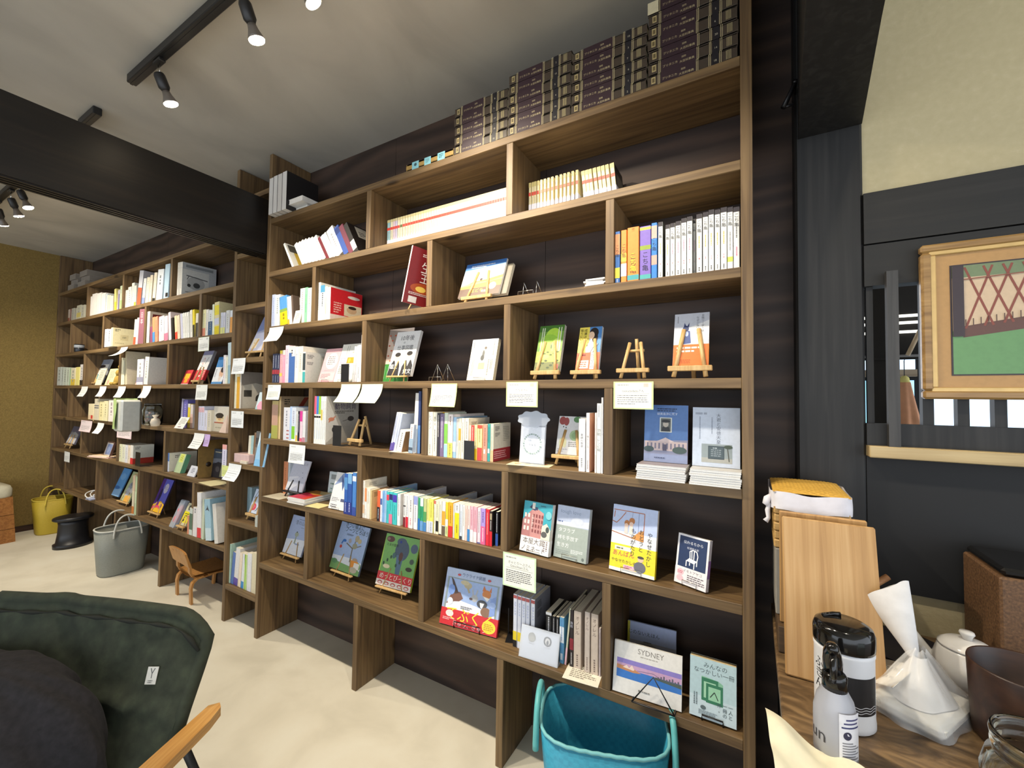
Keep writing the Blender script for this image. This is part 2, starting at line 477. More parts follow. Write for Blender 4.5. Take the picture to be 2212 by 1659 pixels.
def wire_stand(label, M, w, tilt, H, lip=.02, depth=.022, m=None, r=.0011, group='wire book stands', name='book_stand', peak=True, back=.07):
    """bent wire book stand: front lip loop, two peaked uprights, back struts"""
    m = m or STEEL
    root = thing(name, label, 'book stand', M, group)
    tn = math.tan(math.radians(tilt)); y0 = depth
    mb = MB(); mb.tube([(-w*.32, y0, r), (-w*.32, 0, r), (-w*.32, 0, lip), (w*.32, 0, lip), (w*.32, 0, r), (w*.32, y0, r)], r, n=6)
    mb.build('front_lip', m, root)
    for s in (-1, 1):
        mb = MB(); x = s*w*.28
        mb.tube([(x-w*.17, y0, r), (x, y0+H*tn, H), (x+w*.17, y0, r)] if peak else [(x, y0, r), (x, y0+H*tn, H)], r, n=6)
        mb.tube([(x, y0+H*tn, H), (x+w*.02, y0+back, r)], r, n=6)
        mb.build('wire_loop', m, root)
    return root
CARDM = print_mat('card_paper', .6)
def card(label, M, w, h, border, title='', lines=6, curl=0.0, skew=0.0, logo=None, head='', bg='f7f6ec', name='name_card', ink='6a6a66'):
    """paper card taped to a shelf edge by its top, hanging below it; M at the middle of its top edge"""
    mb = MB(); nu, nv = 4, 8
    def fn(u, v, off=0.0):
        s_ = 1 - v
        y = -curl * h * s_**2 - .0005 - off - abs(skew)*0
        return ((u-.5)*w + skew*h*s_**1.6, y, -h*(s_ - .18*abs(curl)*s_**2))
    mb.grid(fn, nu, nv, border)
    ins = .045
    def patch(u0, v0, u1, v1, col, off):
        k = max(1, int((v1-v0)*8))
        mb.grid(lambda a, b: fn(u0+(u1-u0)*a, v0+(v1-v0)*b, off), 2, k, col)
    patch(ins, ins, 1-ins, 1-ins, bg, .00012)
    rr = random.Random(hash(label) % 1000 if False else sum(map(ord, label)))
    def words(v, hh, u0, u1, col):
        p = u0
        while p < u1:
            q = min(u1, p + rr.uniform(.02, .09)); patch(p, v, q, v+hh, col, .0002); p = q + .012
    words(.86, .035, .1, .1 + .3, 'a8a8a2')
    for i in range(lines):
        v = .48 - i*(.38/lines); words(v, .022, .1, .9 - (.35 if i == lines-1 else rr.uniform(0, .08)), ink)
    patch(.1, .56, .9, .568, '888880', .0002)
    if logo: patch(.76, .8, .88, .93, logo, .0002)
    for i, ti in enumerate(title.split('|') if title else []):
        n = len(title.split('|'))
        vs, fs = glyph(ti); tw = max(p[0] for p in vs); sz = min(.72*w/tw, .115*h*(1.0 if n == 1 else .85))
        v = (.62 if n == 1 else .7 - .1*i)
        pts = []
        for x, y in vs:
            q = fn(.5 + (x-tw/2)*sz/w, v + y*sz/h, .0002); pts.append(q)
        mb.add(pts, fs, '5a5a5a')
    o = mb.build(name, CARDM, None, M)
    return tag(o, label, 'card', 'paper cards hung from the shelf edges')
def bookend(label, M, w, h):
    g = MB(); g.box((0,0,0),(w,.0012,h), bev=.0004); g.box((0,.0012,0),(w,.08,.0008))
    return tag(g.build('bookend', BLACKW, None, M), label, 'bookend', 'black metal bookends')
ORDINAL = ['first','second','third','fourth','fifth','sixth','seventh','eighth','ninth','tenth','eleventh','twelfth','thirteenth','fourteenth','fifteenth','sixteenth','seventeenth','eighteenth','nineteenth','twentieth']
def nth(i):
    return ORDINAL[i] if i < 20 else 'twenty-' + ORDINAL[i-20]
def row(where, group, y, z, d, items, end='beam'):
    """a run of upright books: (x, thickness, height, colour, look, details)"""
    looks = [i[4] for i in items]; seen = {}; made = {}
    for x, t, h, bg, look, *kw in items:
        kw = dict(kw[0]) if kw else {}
        L = kw.pop('L', 0); yy = y + kw.pop('yo', 0); dd = kw.pop('d', d); label = look + ' ' + where
        if looks.count(look) > 1:
            k = seen.get(look, 0); seen[look] = k+1; n = looks.count(look)
            label = '%s, %s from the %s %s' % ((look, nth(k), end, where) if n < 20 or k < n/2 else (look, nth(n-1-k), 'far end', where))
        M = T(x, yy, z+.0004)
        if L < 0: M = M @ RY(L)
        if L > 0: M = T(x+t, yy, z+.0004) @ RY(L) @ T(-t, 0, 0)
        if kw.pop('same', 0):                          # a repeat of the first of its look: copies of the thing and its parts
            copy_thing(made[look], M, label)
        else:
            r = book(label, M, t, h, dd, bg, group=group, **kw)
            made.setdefault(look, r)

# ---------------------------------------------------------------- room shell
FLOORM = noise_mat('trowelled_floor', [(0.3, 'c9c2b0'), (0.5, 'd6cfbd'), (0.72, 'ddd8c8')], (3, 3, 3), 1.2, 8, 0.75, 0.05, 0.4)
CEILM = noise_mat('ceiling_plaster', [(0.25, 'a9a59d'), (0.5, 'b9b5ac'), (0.75, 'c3bfb6')], (2.2, 1.1, 2.2), 1.0, 8, 0.9, 0.12, 1.2)
OLIVE = noise_mat('olive_clay_wall', [(0.3, '776335'), (0.6, '8a7440'), (0.8, '94804a')], (120, 120, 120), 1.0, 4, 0.95, 0.25)
CLAY = noise_mat('pale_clay_wall', [(0.3, 'b5a884'), (0.6, 'b9ac88'), (0.8, 'beb18e')], (60, 60, 60), 1.0, 4, 0.95, 0.12)
PANEL = plywood_mat('dark_plywood', '2a1e18', '3a2b23', '4a382d')
BLACKWOOD = wood_mat('black_stained_wood', '0d0c0b', '16140f', '262320', 'x', 0.6, 0.12, 50, 2, knots=False)
BLACKPOST = wood_mat('black_stained_post', '0e0d0d', '171717', '2a2928', 'z', 0.6, 0.12, 50, 2, knots=False)
BEAMM = wood_mat('dark_brown_beam', '0e0b09', '16110d', '251d16', 'y', 0.42, 0.08, 40, 2, knots=False)
struct('floor', MB().box((-6.4, -6, -.05), (3.2, 3.2, 0)), FLOORM)
struct('ceiling', MB().box((-6.4, -6, 2.745), (3.2, 3.2, 2.8)), CEILM)
struct('wall_left', MB().box((-6.4, -6, 0), (-6.13, .27, 2.745)), OLIVE)
struct('baseboard_left', MB().box((-6.13, -6, 0), (-6.118, -.01, .055)), wood_mat('dark_skirting', '2c1a0e', '40281a', '553522', 'y', knots=False))
w = MB()
for i in range(7):
    x0 = -6.13 + i*.895; w.box((x0+.001, .242, 0), (min(x0+.894, .13), .27, 2.745))
struct('wall_back', w, PANEL)
struct('wall_right', MB().box((.13, .17, 0), (3.2, .25, .847)).box((.13, .17, 1.945), (3.2, .25, 2.745)), CLAY)
p = MB().box((.116, .155, 0), (.276, .3, 2.745), bev=.006); struct('pillar_corner', p, BLACKPOST)
t1 = MB().box((.276, .15, 1.80), (3.2, .2, 1.945)).box((.276, .154, 1.681), (3.2, .2, 1.797)); struct('trim_1', t1, BLACKWOOD)
struct('trim_2', MB().box((.276, .12, 1.206), (3.2, .2, 1.237), bev=.002), wood_mat('pale_sill', 'a08a60', 'c2ab7c', 'd0bc90', 'x'))
struct('trim_3', MB().box((.276, .158, .847), (3.2, .2, 1.206)), plain('matt_black_board', '131314', .7, var=.25, scale=6))
# lattice opening with thick black bars on a low rail
lat = MB().box((.276, .15, 1.237), (3.2, .185, 1.297))
for i in range(12):
    x = .392 + i*.066; lat.box((x, .153, 1.22), (x+.022, .178, 1.69))
lat.box((.281, .165, 1.237), (.296, .18, 1.69))
struct('window_1', lat, BLACKPOST)
m = MB().box((.318, .128, 1.237), (.342, .148, 1.712), M=T(0,0,0)); tag(m.build('wooden_lath', wood_mat('weathered_slat', '2a2a2a', '3b3b3b', '4c4b4a', 'z', knots=False)), 'grey weathered wooden slat standing on the lattice rail beside the black post', 'slat')
# ceiling beam crossing the room, with sliding door grooves underneath
b = MB(); b.box((-2.53, -6, 2.163), (-2.42, .2415, 2.478))
for i in range(4): b.box((-2.522+i*.026, -6, 2.158), (-2.51+i*.026, -.002, 2.163))
struct('beam_left', b, BEAMM)
b = MB(); tq = Vector((.032, .37, 0))
b.prism([(.125,.154),(.276,.154),(.236,-.25),(.18,-.9),(.155,-1.5),(.05,-1.5),(.09,-.5)], 2.15, 2.745)
struct('beam_right', b, BLACKPOST)

# ---------------------------------------------------------------- next room seen through the lattice
GLASS = glow('daylit_frosted_pane', 'bcd6f2', 1.15)
GLASB = glow('daylit_blue_pane', '8cc8ee', 1.1)
DARKW = plain('dark_outer_wood', '17120f', .8)
ext = MB().box((.3, 2.28, 0), (3.2, 2.3, 3.0)); struct('wall_outside', ext, DARKW)
for i, (x0, x1, z0, z1, mt) in enumerate(((.64,.912,1.575,1.642,GLASS),(.64,.905,1.19,1.503,GLASB),(.945,1.45,1.1,1.62,GLASS),(1.47,2.0,1.1,1.62,GLASS),(2.02,2.6,1.1,1.62,GLASS))):
    o = MB().box((x0, 2.268, z0), (x1, 2.279, z1)).build('window_%d' % (i+2), mt); o['kind'] = 'structure'
struct('trim_4', MB().box((.64, 2.24, 1.527), (.915, 2.275, 1.573)), wood_mat('outer_rail', '8a7a66', 'a39480', 'b4a690', 'x'))
struct('trim_5', MB().box((.64, 2.22, 1.645), (2.4, 2.275, 1.668), bev=.003), wood_mat('grey_lintel', '55565a', '77787c', '97989c', 'x'))
EAVE = glow('daylight_between_boards', 'f4f2e6', 1.0)
for z in (1.82, 1.88, 1.925):
    o = MB().box((.64, 2.262, z-.008), (.93, 2.279, z+.008)).build('gap', EAVE); o['kind'] = 'structure'; o.name = 'daylight_gap'  # glowing strips on the wall stand in for daylight through board gaps
struct('pillar_outside', MB().box((.49, 1.2, 0), (.545, 1.26, 2.7)), DARKW)
m = MB(); m.tube([(.86,2.2,1.66),(.93,2.2,1.84)], .012, n=6); o = m.build('trim_7', wood_mat('pale_brace', '9a8468', 'b09a7c', 'c0ac90', 'z')); o['kind'] = 'structure'
# coat on a hanger in the next room
hang = thing('hanging_coat', 'apricot coat with yellow collar hanging beyond the lattice slats', 'coat', T(.605, 1.2, 1.25))
g = MB()
def cf(u, v):
    a = 2*math.pi*u; wv = .02 + .028*(1-v)
    r = wv*(1 + .18*math.sin(a*7)*(1.1-v))
    return (r*math.cos(a)*1.1, r*math.sin(a)*.6, v*.2 - .35*(1-v)*0)
g.grid(cf, 42, 8); g.build('garment', plain('apricot_cloth', 'd39a78', .9), hang)
MB().lathe([(.02,.2),(.016,.222),(.006,.23)], n=16).build('collar', plain('pale_yellow_cloth', 'e6dc8a', .9), hang)
g = MB(); g.tube([(0,0,.228),(0,0,.3),(.006,0,.312),(.014,0,.306)], .0018, n=6); g.build('hook', BLACKW, hang)
struct('trim_8', MB().box((.3, 1.19, 1.555), (1.4, 1.21, 1.565)), DARKW)

# ---------------------------------------------------------------- bookcases
SHELFX = wood_mat('stained_shelf_board', '57422b', '78603f', '917650', 'x')
SHELFZ = wood_mat('stained_upright_board', '55402a', '755d3d', '8e734e', 'z')
ZS = [2.361, 2.052, 1.738, 1.420, 1.107, .786, .419]
TH = .0295; D0, D1 = 0.0, .2405
case = thing('bookcase', 'wide stained wood bookcase with seven shelves between the beam and the black post', 'bookcase', T(-1.2, 0, 0), 'built in bookcases')
def part(root, name, a, b, m):
    o = root.location
    MB().box(tuple(Vector(a)-o), tuple(Vector(b)-o), bev=.0015).build(name, m, root)
XL, XR = -2.386, -.0255
part(case, 'upright', (-2.414, D0, 0), (XL, D1, 2.742), SHELFZ)
part(case, 'upright', (XR, D0, 0), (.0045, D1, 2.742), SHELFZ)
for z in ZS: part(case, 'shelf', (XL, D0+.0005, z-TH), (XR, D1, z), SHELFX)
for z0, z1, xs in ((ZS[1],ZS[0],(-1.577,-.801)), (ZS[2],ZS[1],(-1.977,-1.193,-.409)), (ZS[3],ZS[2],(-1.587,-.803)), (ZS[4],ZS[3],(-1.977,-1.203,-.410)),
                   (ZS[5],ZS[4],(-1.595,-.803)), (ZS[6],ZS[5],(-1.977,-1.200,-.413)), (0,ZS[6],(-1.595,-.812))):
    for x in xs: part(case, 'divider', (x-.0145, D0+.001, z0), (x+.0145, D1, z1-TH), SHELFZ)
slim = thing('bookcase', 'narrow column of stained shelves squeezed between the two wide bookcases under the beam', 'bookcase', T(-2.58, 0, 0), 'built in bookcases')
for z in (1.888, 1.572, 1.268, .946, .607, .221): part(slim, 'shelf', (-2.732, D0+.0005, z-TH), (-2.4145, D1, z), SHELFX)
part(slim, 'shelf', (-2.732, D0+.0005, 2.211-TH), (-2.5305, D1, 2.211), SHELFX)
part(slim, 'shelf', (-2.732, D0+.0005, 2.55-TH), (-2.4145, D1, 2.55), SHELFX)
far = thing('bookcase', 'wide stained wood bookcase reaching the olive wall beyond the beam', 'bookcase', T(-4.4, 0, 0), 'built in bookcases')
part(far, 'upright', (-2.762, D0, 0), (-2.7325, D1, 2.742), SHELFZ)
part(far, 'upright', (-6.1295, D0, 0), (-6.1, D1, 2.742), SHELFZ)
ZL = [2.352, 2.045, 1.733, 1.417, 1.115, .80, .432]
for z in ZL: part(far, 'shelf', (-6.1, D0+.0005, z-TH), (-2.7625, D1, z), SHELFX)
for z0, z1, xs in ((ZL[1],ZL[0],(-3.612,-4.473,-5.288)), (ZL[2],ZL[1],(-3.17,-4.022,-4.872,-5.7)), (ZL[3],ZL[2],(-3.61,-4.473,-5.295)), (ZL[4],ZL[3],(-3.172,-4.024,-4.88,-5.68)),
                   (ZL[5],ZL[4],(-3.61,-4.446,-5.28)), (ZL[6],ZL[5],(-3.168,-4.015,-4.868,-5.67)), (0,ZL[6],(-3.61,-4.43,-5.28))):
    for x in xs: part(far, 'divider', (x-.0145, D0+.001, z0), (x+.0145, D1, z1-TH), SHELFZ)

# ---------------------------------------------------------------- track lights
TRK = plain('black_track_metal', '1b1a1a', .45, 0.0, .15)
BULB = glow('lamp_bulb', 'ffe9c4', 40.0)
def track(x0, x1, label):
    o = MB().box((x0, -.657, 2.708), (x1, -.623, 2.7448), bev=.003).box((x0, -.645, 2.7065), (x1, -.635, 2.709)).build('light_track', TRK)
    tag(o, label, 'light track', 'ceiling light tracks')
track(-2.36, .6, 'black ceiling light track holding the spotlights in front of the big bookcase')
track(-2.975, -2.76, 'short black piece of ceiling track poking out behind the beam')
track(-5.4, -3.9, 'black ceiling light track beyond the beam near the olive wall')
LAMP_E = 38.0; LAMP_C = (1.0, 0.89, 0.72)
def spotlight(x, aim, label, power=1.0, y=-.64):
    root = thing('spotlight', label, 'spotlight', T(x, y, 2.7065), 'black track spotlights')
    MB().box((-.03, -.012, -.014), (.03, .012, 0), bev=.003).build('adapter', TRK, root)
    g = MB(); g.tube([(-.008,0,-.014),(-.008,0,-.06)], .0016, n=6); g.tube([(.008,0,-.014),(.008,0,-.06)], .0016, n=6); g.build('stem', STEEL, root)
    d = (Vector(aim) - Vector((x, y, 2.62))).normalized()
    q = Vector((0,0,-1)).rotation_difference(d).to_matrix().to_4x4()
    m4 = T(0, 0, -.055) @ q
    g = MB(); g.lathe([(.001,.004),(.017,.0),(.020,-.008),(.020,-.052),(.015,-.06),(.013,-.066)], n=20); sk = g.build('socket', TRK, root, m4)
    g = MB(); g.lathe([(.013,-.066),(.016,-.082),(.024,-.104),(.0255,-.112)], n=24); g.build('reflector', plain('lamp_glass_side', '6a625a', .3), sk)
    g = MB(); g.lathe([(.0252,-.1125),(.024,-.116),(.012,-.1195),(.0001,-.1205)], n=24); g.build('bulb', BULB, sk)
    ld = bpy.data.lights.new('spot_beam', 'SPOT'); ld.energy = LAMP_E*power; ld.color = LAMP_C; ld.spot_size = math.radians(108); ld.spot_blend = .8; ld.shadow_soft_size = .022
    lo = bpy.data.objects.new('spot_beam', ld); COL.objects.link(lo); lo.parent = root
    lo.matrix_local = m4 @ T(0, 0, -.125)
spotlight(-2.085, (-1.9, -.02, 1.0), 'black track spotlight hanging at the end of the ceiling track', 1.0)
spotlight(-1.45, (-1.3, -.05, 1.0), 'black track spotlight tilted towards the shelves, next one in from the track end', 1.0)
spotlight(-1.20, (-.75, .05, 1.5), 'black track spotlight at the top edge of the picture, only its glowing bulb showing', 1.3)
spotlight(-.55, (-.45, 0, 1.0), 'black track spotlight above the shelf of standing easels', .75)
spotlight(.28, (.3, -.4, .9), 'black track spotlight above the counter', .4)
spotlight(-4.10, (-3.7, -.1, 1.0), 'black track spotlight beyond the beam, half hidden by its lower edge', 1.3)
spotlight(-4.32, (-4.4, -.05, 1.1), 'black track spotlight beyond the beam, middle one of its track', 1.0)
spotlight(-4.65, (-5.3, -.1, 1.1), 'black track spotlight beyond the beam, nearest the olive wall', 1.1)

# ---------------------------------------------------------------- things on the floor
def ellipse_tote(label, M, a, b, h, taper, mat, rim, nm='tote_basket', weave=None, group=None, cat='basket', hh=.12, hspan=.45, hr=.006, liner=None, flare=0.0, sq=3.0):
    """soft basket, open on top: wall, rim and two loop handles; a along x, b along y"""
    root = thing(nm, label, cat, M, group)
    g = MB(); t = .006
    prof = [(taper*.02, .002), (taper*.96, .002), (taper, .012), ((taper+1)/2, h*.5), (1, h), (1-t/a, h), ((taper+1)/2-t/a, h*.5), (taper-t/a-.01, .014), (.001, .014)]
    g.lathe(prof, n=56, sx=a, sy=b, sq=sq); g.build('body', mat, root)
    g = MB(); pts = []
    for i in range(56):
        an = 2*math.pi*i/56; c, d = math.cos(an), math.sin(an); q = (abs(c)**sq+abs(d)**sq)**(-1/sq)
        pts.append((c*q*a*(1-t/a/2), d*q*b*(1-t/a/2), h))
    g.tube(pts, .0055, n=6, closed=True); g.build('rim', rim, root)
    for s in (-1, 1):
        g = MB(); pts = []
        for i in range(17):
            an = math.pi*i/16; pts.append((-math.cos(an)*a*hspan, s*b*(.98) + s*.012 - s*math.sin(an)*.02, h - .05*(abs(math.cos(an))**6) + math.sin(an)*hh))
        g.tube(pts, hr, n=8); g.build('handle', rim, root)
    return root
def weave_mat(name, c0, c1, c2, s=90, rough=.6, bumpv=.5):
    if name in MATS: return MATS[name]
    m, nt, b = base_mat(name, rough)
    ck = N(nt, 'ShaderNodeTexChecker'); ck.inputs['Scale'].default_value = 1
    ck.inputs['Color1'].default_value = lin(c0); ck.inputs['Color2'].default_value = lin(c1)
    nt.links.new(mapped(nt, (s, s, s)), ck.inputs['Vector'])
    n = N(nt, 'ShaderNodeTexNoise'); n.inputs['Scale'].default_value = s*.9; n.inputs['Detail'].default_value = 3
    tc = N(nt, 'ShaderNodeTexCoord'); nt.links.new(tc.outputs['Object'], n.inputs['Vector'])
    mx = N(nt, 'ShaderNodeMixRGB'); nt.links.new(n.outputs['Fac'], mx.inputs['Fac'])
    nt.links.new(ck.outputs['Color'], mx.inputs['Color1']); mx.inputs['Color2'].default_value = lin(c2)
    nt.links.new(mx.outputs['Color'], b.inputs['Base Color'])
    bump(nt, b, mx.outputs['Color'], bumpv, .004)
    MATS[name] = m
    return m
ellipse_tote('grey woven tote basket with two pale loop handles on the floor under the bookcase', T(-4.17, -.03, 0) @ RZ(88), .155, .115, .335, .84, weave_mat('grey_weave', '84867e', '75776e', '8f9188', 160), plain('pale_grey_cord', 'c9c9c0', .7), hh=.105, hspan=.52)
ellipse_tote('yellow woven tote basket with loop handles by the olive wall', T(-5.88, -.02, 0) @ RZ(86), .135, .13, .325, .8, weave_mat('yellow_weave', 'b59a24', 'a88d1c', 'c4ab3a', 170), plain('yellow_cord', 'd1b945', .7), hh=.10, hspan=.5)
# teal woven basket under the lowest shelf
TEAL = weave_mat('teal_weave', '2f8fae', '2a83a2', '3fa3bf', 70, .45, .8)
tb = thing('tote_basket', 'teal woven plastic basket with strap handles tucked under the lowest shelf', 'basket', T(-.412, -.03, 0) @ RZ(19))
g = MB(); A, B, H = .195, .145, .352; sq = 3.4
g.lathe([(.02,.003),(.80,.003),(.82,.02),(.91,.18),(1,H),(.965,H),(.875,.18),(.785,.022),(.001,.02)], n=72, sx=A, sy=B, sq=sq); g.build('body', TEAL, tb)
g = MB(); g.lathe([(.001,.024),(.775,.024)], n=48, sx=A, sy=B, sq=sq); g.build('base_lining', plain('dark_green_lining', '1e4a44', .8), tb)
g = MB(); pts = []
for i in range(72):
    an = 2*math.pi*i/72; c, d = math.cos(an), math.sin(an); q = (abs(c)**sq+abs(d)**sq)**(-1/sq)
    pts.append((c*q*A*.983, d*q*B*.983, H + .002*(i % 2)))
g.tube(pts, .0052, n=6, closed=True); g.build('rim', plain('pale_teal_binding', '7cc3c9', .5), tb)
for s in (-1, 1):
    g = MB(); pts = []
    for i in range(19):
        an = math.pi*i/18; pts.append((s*(A*.97 + .012), -math.cos(an)*B*.62, H - .06*(abs(math.cos(an))**5) + math.sin(an)*.062))
    g.tube(pts, .0095, n=10); g.build('handle', plain('teal_strap', '5fb5b6', .45), tb)
# black stool: oval top, waisted body
st = thing('stool', 'black plastic stool with oval top standing between yellow and grey baskets', 'stool', T(-5.2, -.04, 0) @ RZ(90))
BLK = plain('black_plastic', '17171b', .4, 0, .2)
MB().lathe([(.001,.235),(.122,.235),(.132,.242),(.132,.256),(.124,.263),(.1,.266),(.001,.262)], n=48, sx=1, sy=.8).build('seat', BLK, st)
MB().lathe([(.122,.001),(.124,.035),(.108,.04),(.098,.12),(.094,.2),(.1,.2345),(.001,.2345)], n=48, sx=1, sy=.82).build('base', BLK, st)
# vaulting-box shaped stool near the far wall
vb = thing('box_stool', 'stacked wooden box stool with cream padded top at the olive wall', 'stool', T(-5.95, -.48, 0) @ RZ(4))
OAK = wood_mat('orange_oak', '8e5a24', 'a96f34', 'bd8446', 'x', knots=False)
for z0, z1, w0, w1 in ((0,.118,.2,.194),(.122,.242,.193,.186),(.246,.402,.185,.176)):
    g = MB(); vs = [(-w0,-w0,z0),(w0,-w0,z0),(w0,w0,z0),(-w0,w0,z0),(-w1,-w1,z1),(w1,-w1,z1),(w1,w1,z1),(-w1,w1,z1)]
    g.add(vs, [(0,3,2,1),(4,5,6,7),(0,1,5,4),(1,2,6,5),(2,3,7,6),(3,0,4,7)]); g.build('box_tier', OAK, vb)
g = MB(); g.lathe([(.001,.402),(.97,.402),(1,.415),(1,.47),(.93,.502),(.6,.515),(.001,.517)], n=40, sx=.186, sy=.186, sq=7); g.build('padded_top', plain('cream_canvas', 'd6d0b8', .9), vb)
# child's bentwood chair
BENT = wood_mat('bent_beech', 'a8743c', 'c08a4c', 'd09c5e', 'z', .4, .05, 90, 5, knots=False)
ch = thing('child_chair', 'small bentwood child chair tucked under the far bookcase by the narrow shelves', 'chair', T(-3.24, .117, 0) @ RZ(176) @ Matrix.Diagonal((1, 1, .83, 1)))
def bent(pts, wd, tk=.012):
    """flat bent strip along a path in yz, wd wide in x"""
    g = MB(); P2 = [Vector((0, a, b)) for a, b in pts]; n = len(P2)
    vs = []
    for i, q in enumerate(P2):
        t_ = ((P2[min(i+1,n-1)] - P2[max(i-1,0)])).normalized(); nn = Vector((0, -t_.z, t_.y))
        for sx, sn in ((-1,-1),(1,-1),(1,1),(-1,1)): vs.append((sx*wd/2, q.y+nn.y*sn*tk/2, q.z+nn.z*sn*tk/2))
    fs = [(i*4+j, i*4+(j+1) % 4, (i+1)*4+(j+1) % 4, (i+1)*4+j) for i in range(n-1) for j in range(4)] + [(3,2,1,0), tuple(range((n-1)*4, n*4))]
    return g.add(vs, fs)
# local: chair faces -y
for s in (-1, 1):
    x = s*.115
    bent([(-.10,0),(-.108,.13),(-.10,.17),(-.078,.188),(-.03,.193),(.02,.195)], .03).build('front_leg', BENT, ch, T(x,0,0))
    bent([(.11,0),(.115,.12),(.108,.16),(.085,.186),(.05,.192)], .03).build('rear_leg', BENT, ch, T(x,0,0))
    bent([(.0,.183),(.06,.18),(.10,.2),(.118,.24),(.12,.29),(.135,.345),(.15,.39)], .03).build('back_support', BENT, ch, T(x*.86,0,0))
g = MB()
def seatf(u, v, off=0):
    x = (u-.5)*.27*(1-.12*v); y = -.125 + .235*v
    return (x, y, .206 - .012*math.cos((u-.5)*2.6)*1.0 + .008*(1-v)*0 + off)
g.grid(lambda u,v: seatf(u,v,.012), 10, 8); g.grid(lambda u,v: seatf(1-u,v,0), 10, 8)
g.box((-.135,-.126,.198),(.135,-.12,.206)); g.build('seat', BENT, ch)
g = MB()
def backf(u, v, off):
    a = (u-.5)*1.0; r = .2
    e = .25*(abs(u-.5)*2)**4
    return (math.sin(a)*r*1.42, .155 + .03 - math.cos(a)*.055 + off + .025*v, .285 + .125*(v*(1-e*.6) + e*.3))
g.grid(lambda u,v: backf(u,v,-.012), 12, 6); g.grid(lambda u,v: backf(1-u,v,0), 12, 6)
for v in (0, 1): g.grid(lambda u,w_: backf(u, v, -.012*(1-w_)), 12, 1)
for u in (0, 1): g.grid(lambda v,w_: backf(u, v, -.012*(1-w_)), 6, 1)
g.build('backrest', BENT, ch)

# ---------------------------------------------------------------- low folding chair in the near corner
CANVAS = noise_mat('olive_green_canvas', [(0.3, '23281c'), (0.55, '2d3325'), (0.8, '39402f')], (30, 30, 30), 1, 5, .92, .2)
fc = thing('folding_chair', 'low folding chair of dark green canvas with pale wooden arms', 'chair', T(-1.44, -.71, 0) @ RZ(24.4))
# local: x runs from right end (0) to left (-.68), +y behind the chair
def wrk(u, v):
    return .012*math.sin(9*u+5*v)*v*(1-v) + .016*math.exp(-((u-.55-.25*v)/.06)**2)*(1-v)*v*3 + .013*math.exp(-((u-.78+.5*v)/.05)**2)*v - .02*math.exp(-((v-.48)/.05)**2)*(.3+u*(u<.8))
def backc(u, v, off=0.0):
    x = -.72 + .725*u; z = .26 + .405*v
    cr = min(1, max(0, (1-u)*14)); rz = .06*(max(0,(u-.86)/.14)**2)*v
    y = .02 + .16*(v-.9) + wrk(u, v) + .03*math.cos((u-.5)*2.4) - .03 + off
    return (x, y, z - rz + .02*(1-u)*v)
g = MB(); g.grid(lambda u,v: backc(u,v), 60, 40); g.grid(lambda u,v: backc(1-u,v,.03), 20, 10); g.build('back_canvas', CANVAS, fc)
g = MB(); pts = [backc(i/30, 1, .015) for i in range(31)]; g.tube([(a, b, c+.004) for a, b, c in pts] + [backc(1,.93,.015), backc(1,.8,.015), backc(1,.55,.015), backc(1,.25,.015)], .0185, n=10); g.build('top_hem', CANVAS, fc)
g = MB(); g.tube([backc(i/24, .945, -.008) for i in range(25)], [.004+.003*math.sin(i*1.7) for i in range(25)], n=6); g.build('seam', plain('dark_green_seam', '15180f', .9), fc)
g = MB()
def seatc(u, v): return (-.72 + .70*u, -.42 + .40*v, .27 + .045*math.cos((v-.3)*2.2) - .07 + .01*math.sin(u*11))
g.grid(seatc, 24, 16); g.grid(lambda u,v: tuple(Vector(seatc(1-u,v))-Vector((0,0,.012))), 12, 8); g.build('seat_canvas', CANVAS, fc)
ARMW = wood_mat('oiled_beech_arm', 'b07a38', 'cf9a52', 'dcae68', 'y', .35, .04, 110, 5, knots=False)
for s, nm in ((.075, 'arm'), (-.80, 'arm')):
    g = MB(); L = []
    prof = [(.028,.0),(.03,-.1),(.031,-.22),(.026,-.36),(.02,-.46)]
    vs = []; fs = []
    pts = [(-.024,.03),(.0,.045),(.016,.03),(.026,-.02),(.03,-.16),(.028,-.30),(.02,-.44),(-.01,-.46),(-.026,-.42),(-.03,-.2)]
    g.prism(pts, .412, .438); g.build(nm, ARMW, fc, T(s, -.028, -.0) @ RX(1.5))
FR = plain('black_frame_tube', '19191a', .4, 0, .1)
for x in (.068, -.79):
    for a, b in (((x,-.11,.411),(x-.02,.06,.02)), ((x,-.33,.41),(x,-.42,.02)), ((x,-.20,.24),(x,-.40,.24))):
        g = MB(); g.tube([a, b], .0105, n=8); g.build('frame_tube', FR, fc)
g = MB(); g.box((-.0165,-.0015,-.022),(.0165,0,.022), 'c9c6bc'); Draw(g, T(-.0165,-.0015,-.022) @ FRONT, .033, .044).ops([('l',.3,.92,.5,.62,.08,'4a4a48'),('l',.7,.92,.5,.62,.08,'4a4a48'),('l',.5,.62,.5,.35,.07,'4a4a48'),('m',.25,.06,.75,.26,2,'5a5a56')])
lb = Vector(backc(.845, .66)); g.build('sewn_label', PRINT, fc, T(lb.x, lb.y-.004, lb.z) @ RX(-18) @ RY(-4))
fc.children[-1]['label'] = 'pale sewn label'
gm = thing('jacket', 'black cloth jacket heaped on the green folding chair against its back', 'jacket', T(-1.871, -1.10, .305) @ RZ(24.4))
g = MB()
def jk(u, v):
    a = 2*math.pi*u; q = .5*math.pi*v
    r = .42*math.cos(q)**.72*(1 + .05*math.sin(5*a+3*v) + .035*math.sin(11*a+9*v))
    return (r*math.cos(a)*1.0, r*math.sin(a)*.40 + .04*math.sin(q), .30*math.sin(q)**.85 + .008*math.sin(14*a+20*v)*(1-v))
